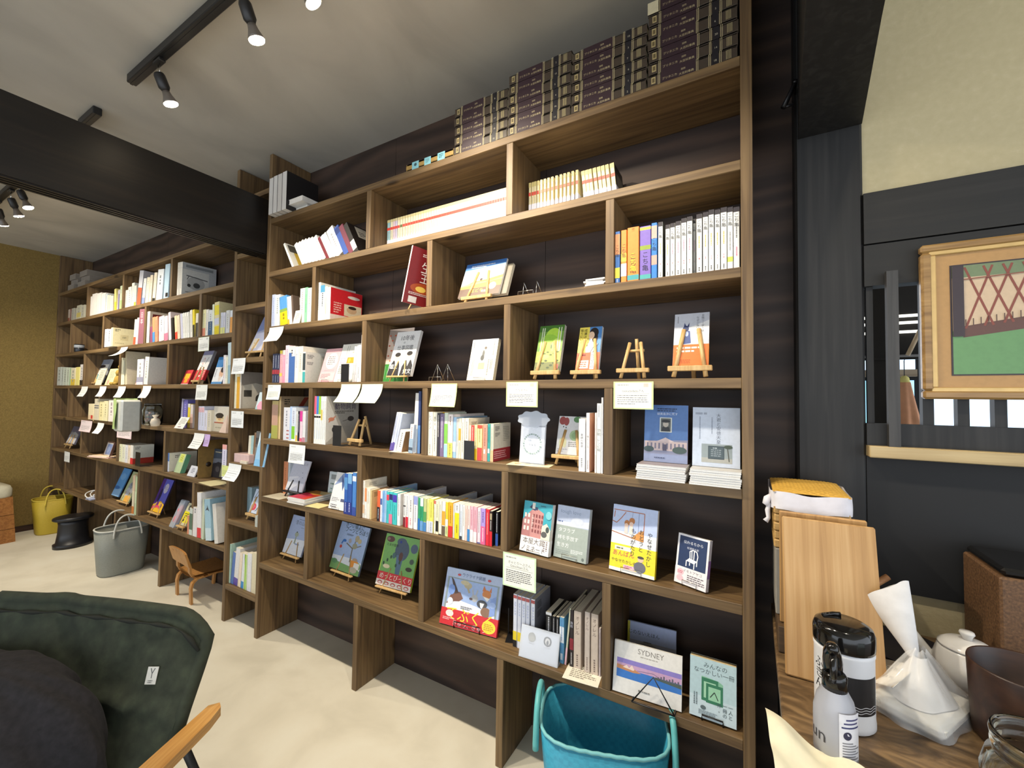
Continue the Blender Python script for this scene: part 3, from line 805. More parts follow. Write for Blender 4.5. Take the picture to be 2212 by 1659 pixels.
g.grid(jk, 90, 40); g.build('cloth', noise_mat('black_jersey', [(0.3, '151315'), (0.7, '242124')], (60, 60, 60), 1, 4, .95, .2), gm)

# ---------------------------------------------------------------- counter and what stands on it
CT = noise_mat('mottled_brown_top', [(0.25, '3e2f1f'), (0.45, '5f4a32'), (0.6, '7b6244'), (0.8, '94784f')], (9, 22, 9), 1.4, 9, .42, .12, 1.5)
cn = thing('counter', 'brown mottled counter running towards the camera beside the bookcase', 'counter', T(.6, -.5, 0))
o = Vector((.6, -.5, 0))
MB().box(tuple(Vector((.047,-1.25,.722))-o), tuple(Vector((1.2,.153,.75))-o), bev=.003).build('countertop', CT, cn)
MB().box(tuple(Vector((.062,-1.24,0))-o), tuple(Vector((1.19,.15,.7215))-o)).build('body', plain('dark_counter_side', '1c1512', .6, var=.3, scale=8), cn)
WD = wood_mat('dark_box_wood', '3a2b1c', '54402b', '6a5236', 'x', knots=False)
tag(MB().box((.052,-.135,.7505),(.215,.14,.8125), bev=.002).build('wooden_box', WD), 'low dark wooden box on the counter under the grey box and bamboo basket', 'box')
tag(MB().box((.05,-.07,.813),(.2,.14,.978), bev=.002).build('storage_box', plain('warm_grey_board', '8f8a80', .7)), 'grey box under the bamboo basket beside the cutting boards', 'box')
# bamboo basket with a cloth
bk = thing('bamboo_basket', 'woven bamboo basket with white cloth and golden woven lid at the black post', 'basket', T(.126, .04, .9785))
BAM = weave_mat('bamboo_strips', 'b68f50', 'a67f42', 'c9a565', 120, .5, .8)
BAMT = weave_mat('golden_bamboo', 'bf9238', 'a87d2c', 'd2a84e', 105, .5, .9)
g = MB()
for i in range(5):
    z0 = .001 + i*.0215; e = .001*(i % 2); g.box((-.079+e,-.107+e,z0),(.079-e,.107-e,z0+.0205), bev=.003)
g.build('body', wood_mat('bamboo_splints', 'a07c46', 'c09a5c', 'd3b074', 'x', .5, .3, 160, 3, knots=False), bk)
g = MB(); CL = plain('white_cotton', 'dedbe0', .95)
def clf(u, v):
    a = 2*math.pi*u; c, d = math.cos(a), math.sin(a); q = (abs(c)**8+abs(d)**8)**(-1/8)
    r = 1.035 + .008*math.sin(a*9+v*4)
    return (c*q*.083*r, d*q*.111*r, .098 + .045*v + .003*math.sin(a*5))
g.grid(clf, 64, 5); clo = g.build('cloth', CL, bk)
g = MB()
g.tube([(-.083,-.07,.125),(-.093,-.085,.118),(-.096,-.09,.108),(-.09,-.085,.1)], [.006,.009,.008,.004], n=8)
g.tube([(-.088,-.085,.108),(-.092,-.09,.09),(-.09,-.088,.07),(-.097,-.09,.06)], [.004,.006,.005,.007], n=8); g.build('cloth_knot', CL, clo)
g = MB()
def lid(u, v):
    x = (u-.5)*.162; y = (v-.5)*.222
    return (x, y, .144 + .008*(1-(2*u-1)**6)*(1-(2*v-1)**6) + .0012*math.sin(u*60)*math.sin(v*80))
g.grid(lid, 60, 60); g.build('lid', BAMT, bk)
ASH = wood_mat('pale_board_ash', 'a9814f', 'bf9762', 'cfab78', 'z', .5, .05, 90, 2.5, knots=False)
ASH2 = wood_mat('pale_board_far', '9a7040', 'b58a52', 'c49a62', 'z', .5, .05, 90, 2.5, knots=False)
b2 = MB().box((.057,-.112,.8135),(.226,-.100,1.083), bev=.002).build('cutting_board', ASH2); tag(b2, 'pale wooden board standing behind the front board against the bamboo basket', 'board', 'wooden boards on the counter')
g = MB().box((-.087,-.006,0),(.087,.006,.338), bev=.003); g.box((.048,-.0063,.003),(.0865,-.0059,.333))
b1 = g.build('cutting_board', ASH, None, T(.148,-.222,.7505) @ RX(-15.5)); tag(b1, 'pale wooden board leaning in front of the other board, behind the wipes canister', 'board', 'wooden boards on the counter')
g = MB(); g.tube([(.20,-.04,.87),(.245,-.02,.905),(.283,-.005,.934)], .0075, n=10); tag(g.build('wooden_stick', wood_mat('brown_stick', '6a4528', '8a5f3a', 'a07548', 'x', knots=False)), 'brown wooden stick poking out sideways from behind the boards', 'stick')
# wipes canister
wc = thing('wipes_canister', 'white wipes canister with glossy black lid and black label on the counter', 'canister', T(.150, -.318, .7505))
WH = plain('white_plastic', 'e2e2e4', .35, var=.04)
GB = plain('gloss_black_plastic', '121110', .12, var=.1)
MB().lathe([(.001,0),(.044,0),(.0475,.004),(.0475,.012),(.0465,.02),(.0465,.128),(.0475,.132),(.0475,.136),(.0462,.14),(.001,.14)], n=48).build('tub', WH, wc)
g = MB(); g.lathe([(.048,.1405),(.0485,.146),(.0485,.166),(.045,.176),(.038,.180),(.001,.1805)], n=48)
g.tube([(-.03,.012,.1805),(-.012,.026,.182),(0,.03,.1825)], .004, n=8); g.build('lid', GB, wc)
def wrap(mb, a0, a1, z0, z1, r, col, n=16):
    mb.grid(lambda u, v: (r*math.sin(math.radians(a0+(a1-a0)*u)), -r*math.cos(math.radians(a0+(a1-a0)*u)), z0+(z1-z0)*v), n, 1, col)
def wraptext(mb, st, a, z, size, r, col, vert=False):
    if vert:
        zz = z
        for chh in st:
            wraptext(mb, chh, a, zz, size, r, col); zz -= size*1.05
        return
    vs, fs = glyph(st); w_ = max(p[0] for p in vs)
    mb.add([(r*math.sin(math.radians(a)+(p[0]-w_/2)*size/r), -r*math.cos(math.radians(a)+(p[0]-w_/2)*size/r), z+p[1]*size) for p in vs], fs, col)
g = MB(); wrap(g, -10, 68, .036, .102, .0468, '1b1a1c')
for k in range(3):
    g.grid(lambda u, v, k=k: (.0469*math.sin(math.radians(4+60*u)), -.0469*math.cos(math.radians(4+60*u)), .041 + k*.0045 + .0012*math.sin(u*16) + .0011*v), 40, 1, 'd8d8da')
for i, chh in enumerate('ふきん'): wraptext(g, chh, -62, .098-i*.02, .022, .0469, '1e1e20')
g.build('label', PRINT, wc)
# spray bottle
sp = thing('spray_bottle', 'translucent spray bottle with black trigger head beside the wipes canister', 'bottle', T(.121, -.43, .7505))
FROST = plain('frosted_plastic', 'c9cbd4', .25, var=.05)
FROST.node_tree.nodes['Principled BSDF'].inputs['Transmission Weight'].default_value = .35
FROST.node_tree.nodes['Principled BSDF'].inputs['Roughness'].default_value = .3
MB().lathe([(.001,0),(.027,0),(.031,.005),(.031,.06),(.0305,.075),(.026,.096),(.0175,.112),(.016,.12),(.001,.12)], n=40).build('body', FROST, sp)
g = MB(); g.lathe([(.018,.108),(.018,.134),(.015,.138),(.001,.138)], n=28)
vs = []
hd = [(.012,.136,.010),(.013,.155,.011),(.010,.172,.010),(.002,.184,.009),(-.014,.192,.008),(-.02,.188,.006)]
g.tube([(-.002,.004,.134),(-.002,.003,.155),(-.003,-.002,.172),(-.004,-.012,.184),(-.006,-.026,.186)], [.014,.0145,.013,.010,.007], n=12)
g.tube([(-.004,-.018,.178),(-.006,-.034,.166),(-.006,-.036,.15),(-.005,-.028,.136)], [.005,.0055,.005,.004], n=8)
g.build('trigger_head', GB, sp)
g = MB(); wrap(g, 2, 70, .012, .088, .0315, 'ecebf0', 12)
wrap(g, 8, 64, .0655, .068, .0317, '3a4070', 8); wrap(g, 20, 62, .078, .0805, .0317, '50507a', 8); wrap(g, 14, 58, .072, .0745, .0317, '50507a', 8)
for i in range(7): wrap(g, 10, 40+(i*37 % 25), .041-i*.0042, .043-i*.0042, .0317, '8a8a90', 6)
g.add([(.0318*math.sin(math.radians(24)+.0065*math.cos(a)/.0318), -.0318*math.cos(math.radians(24)+.0065*math.cos(a)/.0318), .054+.0065*math.sin(a)) for a in [2*math.pi*i/20 for i in range(20)]], [tuple(range(20))], '3a3a50')
wrap(g, 10, 30, .013, .017, .0318, 'c06a6a', 4)
wraptext(g, 'un', -58, .03, .03, .0316, '3a3a40'); g.build('label', PRINT, sp)
# teapot
tp = thing('teapot', 'white porcelain teapot with lid and spout behind the dark cup', 'teapot', T(.392, -.085, .7505) @ RZ(-18))
POR = plain('white_porcelain', 'e6e3de', .15, var=.03)
MB().lathe([(.001,0),(.034,0),(.037,.004),(.048,.02),(.055,.04),(.054,.06),(.047,.082),(.0445,.088),(.001,.088)], n=48).build('body', POR, tp)
g = MB(); g.lathe([(.046,.0885),(.045,.092),(.034,.1),(.018,.104),(.008,.106),(.001,.106)], n=40); tl = g.build('lid', POR, tp); g = MB(); g.lathe([(.008,.1055),(.009,.112),(.0125,.118),(.011,.122),(.001,.123)], n=28); g.build('knob', POR, tl)
g = MB(); g.tube([(-.045,0,.038),(-.065,0,.052),(-.076,0,.072),(-.088,0,.092),(-.097,0,.098)], [.017,.0145,.011,.0085,.0075], n=14); g.build('spout', POR, tp)
g = MB(); g.tube([(.05,0,.066),(.075,-.004,.07),(.10,-.008,.078),(.118,-.01,.086)], [.008,.0085,.0095,.011], n=12); g.build('handle', POR, tp)
# dark cup
cu = MB(); cu.lathe([(.001,0),(.066,0),(.069,.004),(.074,.13),(.073,.134),(.071,.132),(.066,.008),(.001,.006)], n=48)
tag(cu.build('brown_cup', wood_mat('dark_lacquered_wood', '2b1a13', '3c261b', '4d3324', 'x', .4, .1, 40, 6, knots=False), None, T(.42,-.235,.7505)), 'dark brown wooden cup in front of the white teapot', 'cup')
# brown box with black lid, far side
bb = thing('canister_box', 'brown speckled box with black rim standing on the counter at the picture edge', 'box', T(.53, .02, .7505))
g = MB(); g.box((-.079,-.08,0),(.10,.1,.24), bev=.004); g.build('body', noise_mat('brown_speckle', [(0.3, '4a331f'), (0.6, '6a4c30'), (0.8, '7d5c3c')], (200,200,200), 1, 3, .6), bb)
MB().box((-.074,-.075,.2405),(.096,.096,.258), bev=.006).build('rim', GB, bb)
# glass jar
GLS = clear('jar_glass', 'f4faf6', .02)
jr = MB(); jr.lathe([(.001,0),(.058,0),(.064,.006),(.066,.02),(.066,.09),(.060,.112),(.054,.118),(.054,.124),(.0555,.127),(.0555,.131),(.054,.134),(.0555,.138),(.0565,.144),(.055,.149),(.052,.149),(.0505,.144),(.050,.12),(.056,.11),(.0625,.09),(.0625,.02),(.058,.007),(.001,.005)], n=56)
tag(jr.build('glass_jar', GLS, None, T(.345,-.488,.7505)), 'empty clear glass jar with screw neck at the picture corner', 'jar')
# clear box with paper twist
cb = thing('clear_bag', 'clear plastic bag holding twisted white paper on the counter', 'bag', T(.285, -.215, .7505) @ RZ(-32))
FILM = clear('clear_film', 'f2f4f6', .12, alpha=.32)
def bag(u, v):
    a = 2*math.pi*u; c, d = math.cos(a), math.sin(a); q = (abs(c)**4+abs(d)**4)**(-1/4)
    w_ = (1 - .86*max(0, v-.30)/.70)
    r = w_*(1 + .05*math.sin(a*7+v*9) + .04*math.sin(a*13+v*5)*v)
    return (c*q*.062*r, d*q*.085*r - .0*v, .12*v**1.1 + .003*math.sin(a*6)*v)
g = MB(); g.grid(bag, 72, 20); g.build('film', FILM, cb)
g = MB(); g.box((-.056,-.078,.002),(.056,.078,.028), bev=.008, col='e9e6dc'); g.box((-.0575,-.045,.008),(-.0562,-.015,.011), col='3a3550'); g.build('contents', PRINT, cb)
TIS = plain('white_tissue_paper', 'e4e2e0', .9)
def twist(u, v):
    a = 2*math.pi*u; r = .010 + .028*v*(1+.15*math.sin(3*a)); r2 = r*(1-.75*v)
    return (-.01 + r*math.cos(a)*(1-.0*v) - .045*v, r2*math.sin(a)*.9, .10 + .115*v + .03*v*math.cos(a))
g = MB(); g.grid(twist, 36, 14); g.build('paper_twist', TIS, cb)
def under(u, v):
    a = 2*math.pi*u; return (.046*math.cos(a)*(1-.8*v)*(1+.1*math.sin(4*a)), .062*math.sin(a)*(1-.8*v), .03 + .075*v)
g = MB(); g.grid(under, 36, 8); g.build('crumpled_paper', TIS, cb)
nb = MB(); nb.box((-.055,-.035,0),(.055,.035,.001), 'e6e2d8'); Draw(nb, T(-.055,-.035,.001), .11, .07).ops([('t','BUTTER TO',.5,.62,.1,'55504c'),('t','THE FLOWER TO',.5,.3,.08,'6a6560')])
pb = nb.build('printed_paper', PRINT, None, T(.235,-.2,.80) @ RZ(-50) @ RX(30) @ RY(-28)); tag(pb, 'printed paper wrapper with letters lying beside the clear bag', 'paper')
tag(MB().lathe([(.001,0),(.085,0),(.095,.006),(.094,.008),(.084,.003),(.001,.003)], n=40).build('navy_plate', plain('navy_lacquer', '1e1c2c', .4), None, T(.315,.045,.7505)), 'dark navy plate lying behind the clear bag', 'plate')
# cream paper sheet in the near corner
g = MB()
def sheet(u, v): return (.018 + .148*u + .02*v, -.425 - .05*u - .26*v, .757 + .030*(1-u)*(1-v) + .007*math.sin(9*u+4*v) + .006*math.sin(17*v-5*u) + .012*(u*v))
g.grid(sheet, 24, 24); tag(g.build('paper_sheet', plain('cream_paper', 'e3dcc0', .8)), 'crumpled cream sheet of paper over the near corner of the counter', 'paper')
# black catch on the post
bc = thing('door_catch', 'small black iron catch on the post high up beside the bookcase', 'catch', T(.115, .15, 2.30))
g = MB(); g.tube([(.0,0,-.004),(.0,-.03,.0),(.0,-.045,.004)], .006, n=8); g.build('pin', BLK, bc)
g = MB(); g.tube([(0,-.04,.002),(-.012,-.045,-.03),(-.03,-.047,-.07)], [.005,.0065,.008], n=8); g.tube([(-.03,-.047,-.07),(-.005,-.047,-.068)], .004, n=8); g.build('lever', BLK, bc)
# framed picture
pc = thing('framed_picture', 'gold framed picture of a bamboo trellis over a green field hanging on the black lattice', 'picture', T(.387, .138, 1.366))
GOLD = wood_mat('gold_moulding', '7a5a30', '9c7a48', 'b8945c', 'x', .35, .05, 60, 4, knots=False)
W, H = .56, .404
g = MB()
for a, b in (((0,-.012,0),(W,.012,.022)), ((0,-.012,H-.022),(W,.012,H)), ((0,-.012,.022),(.022,.012,H-.022)), ((W-.022,-.012,.022),(W,.012,H-.022))): g.box(a, b, bev=.005)
g.build('frame', GOLD, pc)
g = MB(); f2 = .030
for a, b in (((.016,-.009,.016),(W-.016,-.001,f2)), ((.016,-.009,H-f2),(W-.016,-.001,H-.016)), ((.016,-.009,f2),(f2,-.001,H-f2)), ((W-f2,-.009,f2),(W-.016,-.001,H-f2))): g.box(a, b, bev=.002)
g.build('inner_lip', plain('pale_gilt', 'c9a86c', .35, .3), pc)
g = MB(); g.box((.02,-.003,.02),(W-.02,.004,H-.02), 'a9824e'); g.build('mount', PRINT, pc)
g = MB(); iw, ih = .45, .284; g.box((.056,-.0042,.060),(.056+iw,-.0032,.060+ih), '2c2024')
d = Draw(g, T(.056,-.0042,.060) @ FRONT, iw, ih)
d.rect(.008,.012,.992,.988,'c3aa8c'); d.rect(.008,.012,.992,.40,'5f8a58')
d.poly([(.008,.40),(.992,.62),(.992,.38),(.008,.36)],'5f8a58'); d.rect(.008,.88,.992,.988,'6a7a58')
d.poly([(.05,.34),(.992,.56),(.992,.68),(.05,.44)],'5a3a30')
for i in range(14):
    x = .06 + i*.075; y0 = .42 + i*.017
    d.line(x, y0, x+.11, .97, .010, '7e3f30'); d.line(x+.11, y0+.02, x, .97, .010, '7e3f30')
d.line(.05,.86,.992,.93,.006,'7e4a38'); d.rect(.008,.35,.055,.988,'33262a')
for i in range(30): d.line(.06+i*.03, .44+i*.0075, .06+i*.03, .5+i*.0075, .004, '4a3028')
g.build('painting', PRINT, pc)

# ---------------------------------------------------------------- books and display pieces

# on top of the big bookcase
row('on the bookcase top', 'black books on the bookcase top', -.035, 2.361, 0.19, [
(-2.3482,.0387,.206,'141214','black book with white page edges out',dict(fore=1,pages='dcdad8')),
(-2.3074,.0381,.209,'141214','black book with white page edges out',dict(fore=1,pages='dcdad8')),
(-2.2672,.041,.209,'141214','black book with white page edges out',dict(fore=1,pages='d2cfcc')),
(-2.2241,.0411,.211,'141214','black book with white page edges out',dict(fore=1,pages='dcdad8'))])
flat_book('white boxed book lying flat on another beside the black books on the bookcase top', T(-2.225,-.02,2.388), .16, .027, .2, 'e8e6e2', fore=True, pages='e8e6e2')
flat_book('thin grey white book lying under the white boxed book on the bookcase top', T(-2.23,.02,2.3614), .15, .026, .2, 'c9c6c0', fore=True, pages='e0ded8')
flat_book('gold bound book with three pale blue labels lying on the bookcase top', T(-1.3441,.006,2.3614)@RZ(0), .2662, .0354, .2, 'a98a4e', rnd_=.01, ops=[('r',.13,0,.28,1,'8cc8d4'),('r',.4,0,.54,1,'8cc8d4'),('r',.68,0,.83,1,'8cc8d4'),('e',.205,.6,.03,.2,'3a5a62'),('m',.43,.3,.51,.8,3,'5a8a94'),('m',.71,.3,.8,.85,3,'3a6a74')])
flat_book('brown encyclopedia volume, lowest of the first stack counted from the beam', T(-1.0773,.008,2.3614), .2566, .04, .215, '453a30', ops=[('r',.16,0,.56,1,'33202a'),('r',.735,0,.805,1,'17161f'),('r',.045,.25,.095,.8,'b9a878'),('r',.055,.35,.085,.7,'6a5c3c'),('r',.125,0,.1315,1,'c2b48c'),('r',.142,0,.1485,1,'c2b48c'),('r',.565,0,.5715,1,'c2b48c'),('r',.582,0,.5885,1,'c2b48c'),('r',.7,0,.7065,1,'c2b48c'),('r',.716,0,.7225,1,'c2b48c'),('r',.815,0,.8215,1,'c2b48c'),('r',.832,0,.8385,1,'c2b48c'),('r',.885,.15,.892,.85,'b0a27a'),('r',.9,.15,.907,.85,'b0a27a'),('r',.915,.15,.922,.85,'b0a27a'),('r',.93,.15,.937,.85,'b0a27a'),('t','ブリタニカ',.26,.3,.036,'c9bb92'),('t','国際',.42,.58,.026,'c9bb92'),('t','大百科事典',.455,.2,.034,'c9bb92'),('t','12',.77,.3,.034,'d8d0b8')], rnd_=.006, group='brown encyclopedia volumes stacked on the bookcase top')
flat_book('brown encyclopedia volume, second from the bottom of the first stack counted from the beam', T(-1.0758,.01,2.402), .2566, .04, .215, '453a30', ops=[('r',.16,0,.56,1,'33202a'),('r',.735,0,.805,1,'17161f'),('r',.045,.25,.095,.8,'b9a878'),('r',.055,.35,.085,.7,'6a5c3c'),('r',.125,0,.1315,1,'c2b48c'),('r',.142,0,.1485,1,'c2b48c'),('r',.565,0,.5715,1,'c2b48c'),('r',.582,0,.5885,1,'c2b48c'),('r',.7,0,.7065,1,'c2b48c'),('r',.716,0,.7225,1,'c2b48c'),('r',.815,0,.8215,1,'c2b48c'),('r',.832,0,.8385,1,'c2b48c'),('r',.885,.15,.892,.85,'b0a27a'),('r',.9,.15,.907,.85,'b0a27a'),('r',.915,.15,.922,.85,'b0a27a'),('r',.93,.15,.937,.85,'b0a27a'),('t','ブリタニカ',.26,.3,.036,'c9bb92'),('t','国際',.42,.58,.026,'c9bb92'),('t','大百科事典',.455,.2,.034,'c9bb92'),('t','15',.77,.3,.034,'d8d0b8')], rnd_=.006, group='brown encyclopedia volumes stacked on the bookcase top')
flat_book('brown encyclopedia volume, third from the bottom of the first stack counted from the beam', T(-1.0743,.009,2.4426), .2566, .04, .215, '453a30', ops=[('r',.16,0,.56,1,'33202a'),('r',.735,0,.805,1,'17161f'),('r',.045,.25,.095,.8,'b9a878'),('r',.055,.35,.085,.7,'6a5c3c'),('r',.125,0,.1315,1,'c2b48c'),('r',.142,0,.1485,1,'c2b48c'),('r',.565,0,.5715,1,'c2b48c'),('r',.582,0,.5885,1,'c2b48c'),('r',.7,0,.7065,1,'c2b48c'),('r',.716,0,.7225,1,'c2b48c'),('r',.815,0,.8215,1,'c2b48c'),('r',.832,0,.8385,1,'c2b48c'),('r',.885,.15,.892,.85,'b0a27a'),('r',.9,.15,.907,.85,'b0a27a'),('r',.915,.15,.922,.85,'b0a27a'),('r',.93,.15,.937,.85,'b0a27a'),('t','ブリタニカ',.26,.3,.036,'c9bb92'),('t','国際',.42,.58,.026,'c9bb92'),('t','大百科事典',.455,.2,.034,'c9bb92'),('t','17',.77,.3,.034,'d8d0b8')], rnd_=.006, group='brown encyclopedia volumes stacked on the bookcase top')
flat_book('brown encyclopedia volume, fourth from the bottom of the first stack counted from the beam', T(-1.0773,.008,2.4832), .2566, .04, .215, '453a30', ops=[('r',.16,0,.56,1,'33202a'),('r',.735,0,.805,1,'17161f'),('r',.045,.25,.095,.8,'b9a878'),('r',.055,.35,.085,.7,'6a5c3c'),('r',.125,0,.1315,1,'c2b48c'),('r',.142,0,.1485,1,'c2b48c'),('r',.565,0,.5715,1,'c2b48c'),('r',.582,0,.5885,1,'c2b48c'),('r',.7,0,.7065,1,'c2b48c'),('r',.716,0,.7225,1,'c2b48c'),('r',.815,0,.8215,1,'c2b48c'),('r',.832,0,.8385,1,'c2b48c'),('r',.885,.15,.892,.85,'b0a27a'),('r',.9,.15,.907,.85,'b0a27a'),('r',.915,.15,.922,.85,'b0a27a'),('r',.93,.15,.937,.85,'b0a27a'),('t','ブリタニカ',.26,.3,.036,'c9bb92'),('t','国際',.42,.58,.026,'c9bb92'),('t','大百科事典',.455,.2,.034,'c9bb92'),('t','9',.77,.3,.034,'d8d0b8')], rnd_=.006, group='brown encyclopedia volumes stacked on the bookcase top')
flat_book('brown encyclopedia volume, topmost of the first stack counted from the beam', T(-1.0758,.01,2.5238), .2566, .04, .215, '453a30', ops=[('r',.16,0,.56,1,'33202a'),('r',.735,0,.805,1,'17161f'),('r',.045,.25,.095,.8,'b9a878'),('r',.055,.35,.085,.7,'6a5c3c'),('r',.125,0,.1315,1,'c2b48c'),('r',.142,0,.1485,1,'c2b48c'),('r',.565,0,.5715,1,'c2b48c'),('r',.582,0,.5885,1,'c2b48c'),('r',.7,0,.7065,1,'c2b48c'),('r',.716,0,.7225,1,'c2b48c'),('r',.815,0,.8215,1,'c2b48c'),('r',.832,0,.8385,1,'c2b48c'),('r',.885,.15,.892,.85,'b0a27a'),('r',.9,.15,.907,.85,'b0a27a'),('r',.915,.15,.922,.85,'b0a27a'),('r',.93,.15,.937,.85,'b0a27a'),('t','ブリタニカ',.26,.3,.036,'c9bb92'),('t','国際',.42,.58,.026,'c9bb92'),('t','大百科事典',.455,.2,.034,'c9bb92'),('t','8',.77,.3,.034,'d8d0b8')], rnd_=.006, group='brown encyclopedia volumes stacked on the bookcase top')
flat_book('brown encyclopedia volume, lowest of the second stack counted from the beam', T(-.8154,.008,2.3614), .2574, .04, .215, '453a30', ops=[('r',.16,0,.56,1,'33202a'),('r',.735,0,.805,1,'17161f'),('r',.045,.25,.095,.8,'b9a878'),('r',.055,.35,.085,.7,'6a5c3c'),('r',.125,0,.1315,1,'c2b48c'),('r',.142,0,.1485,1,'c2b48c'),('r',.565,0,.5715,1,'c2b48c'),('r',.582,0,.5885,1,'c2b48c'),('r',.7,0,.7065,1,'c2b48c'),('r',.716,0,.7225,1,'c2b48c'),('r',.815,0,.8215,1,'c2b48c'),('r',.832,0,.8385,1,'c2b48c'),('r',.885,.15,.892,.85,'b0a27a'),('r',.9,.15,.907,.85,'b0a27a'),('r',.915,.15,.922,.85,'b0a27a'),('r',.93,.15,.937,.85,'b0a27a'),('t','ブリタニカ',.26,.3,.036,'c9bb92'),('t','国際',.42,.58,.026,'c9bb92'),('t','大百科事典',.455,.2,.034,'c9bb92'),('t','11',.77,.3,.034,'d8d0b8')], rnd_=.006, group='brown encyclopedia volumes stacked on the bookcase top')
flat_book('brown encyclopedia volume, second from the bottom of the second stack counted from the beam', T(-.8139,.01,2.402), .2574, .04, .215, '453a30', ops=[('r',.16,0,.56,1,'33202a'),('r',.735,0,.805,1,'17161f'),('r',.045,.25,.095,.8,'b9a878'),('r',.055,.35,.085,.7,'6a5c3c'),('r',.125,0,.1315,1,'c2b48c'),('r',.142,0,.1485,1,'c2b48c'),('r',.565,0,.5715,1,'c2b48c'),('r',.582,0,.5885,1,'c2b48c'),('r',.7,0,.7065,1,'c2b48c'),('r',.716,0,.7225,1,'c2b48c'),('r',.815,0,.8215,1,'c2b48c'),('r',.832,0,.8385,1,'c2b48c'),('r',.885,.15,.892,.85,'b0a27a'),('r',.9,.15,.907,.85,'b0a27a'),('r',.915,.15,.922,.85,'b0a27a'),('r',.93,.15,.937,.85,'b0a27a'),('t','ブリタニカ',.26,.3,.036,'c9bb92'),('t','国際',.42,.58,.026,'c9bb92'),('t','大百科事典',.455,.2,.034,'c9bb92'),('t','16',.77,.3,.034,'d8d0b8')], rnd_=.006, group='brown encyclopedia volumes stacked on the bookcase top')
flat_book('brown encyclopedia volume, third from the bottom of the second stack counted from the beam', T(-.8124,.009,2.4426), .2574, .04, .215, '453a30', ops=[('r',.16,0,.56,1,'33202a'),('r',.735,0,.805,1,'17161f'),('r',.045,.25,.095,.8,'b9a878'),('r',.055,.35,.085,.7,'6a5c3c'),('r',.125,0,.1315,1,'c2b48c'),('r',.142,0,.1485,1,'c2b48c'),('r',.565,0,.5715,1,'c2b48c'),('r',.582,0,.5885,1,'c2b48c'),('r',.7,0,.7065,1,'c2b48c'),('r',.716,0,.7225,1,'c2b48c'),('r',.815,0,.8215,1,'c2b48c'),('r',.832,0,.8385,1,'c2b48c'),('r',.885,.15,.892,.85,'b0a27a'),('r',.9,.15,.907,.85,'b0a27a'),('r',.915,.15,.922,.85,'b0a27a'),('r',.93,.15,.937,.85,'b0a27a'),('t','ブリタニカ',.26,.3,.036,'c9bb92'),('t','国際',.42,.58,.026,'c9bb92'),('t','大百科事典',.455,.2,.034,'c9bb92'),('t','4',.77,.3,.034,'d8d0b8')], rnd_=.006, group='brown encyclopedia volumes stacked on the bookcase top')
flat_book('brown encyclopedia volume, fourth from the bottom of the second stack counted from the beam', T(-.8154,.008,2.4832), .2574, .04, .215, '453a30', ops=[('r',.16,0,.56,1,'33202a'),('r',.735,0,.805,1,'17161f'),('r',.045,.25,.095,.8,'b9a878'),('r',.055,.35,.085,.7,'6a5c3c'),('r',.125,0,.1315,1,'c2b48c'),('r',.142,0,.1485,1,'c2b48c'),('r',.565,0,.5715,1,'c2b48c'),('r',.582,0,.5885,1,'c2b48c'),('r',.7,0,.7065,1,'c2b48c'),('r',.716,0,.7225,1,'c2b48c'),('r',.815,0,.8215,1,'c2b48c'),('r',.832,0,.8385,1,'c2b48c'),('r',.885,.15,.892,.85,'b0a27a'),('r',.9,.15,.907,.85,'b0a27a'),('r',.915,.15,.922,.85,'b0a27a'),('r',.93,.15,.937,.85,'b0a27a'),('t','ブリタニカ',.26,.3,.036,'c9bb92'),('t','国際',.42,.58,.026,'c9bb92'),('t','大百科事典',.455,.2,.034,'c9bb92'),('t','5',.77,.3,.034,'d8d0b8')], rnd_=.006, group='brown encyclopedia volumes stacked on the bookcase top')
flat_book('brown encyclopedia volume, fifth from the bottom of the second stack counted from the beam', T(-.8139,.01,2.5238), .2574, .04, .215, '453a30', ops=[('r',.16,0,.56,1,'33202a'),('r',.735,0,.805,1,'17161f'),('r',.045,.25,.095,.8,'b9a878'),('r',.055,.35,.085,.7,'6a5c3c'),('r',.125,0,.1315,1,'c2b48c'),('r',.142,0,.1485,1,'c2b48c'),('r',.565,0,.5715,1,'c2b48c'),('r',.582,0,.5885,1,'c2b48c'),('r',.7,0,.7065,1,'c2b48c'),('r',.716,0,.7225,1,'c2b48c'),('r',.815,0,.8215,1,'c2b48c'),('r',.832,0,.8385,1,'c2b48c'),('r',.885,.15,.892,.85,'b0a27a'),('r',.9,.15,.907,.85,'b0a27a'),('r',.915,.15,.922,.85,'b0a27a'),('r',.93,.15,.937,.85,'b0a27a'),('t','ブリタニカ',.26,.3,.036,'c9bb92'),('t','国際',.42,.58,.026,'c9bb92'),('t','大百科事典',.455,.2,.034,'c9bb92'),('t','13',.77,.3,.034,'d8d0b8')], rnd_=.006, group='brown encyclopedia volumes stacked on the bookcase top')
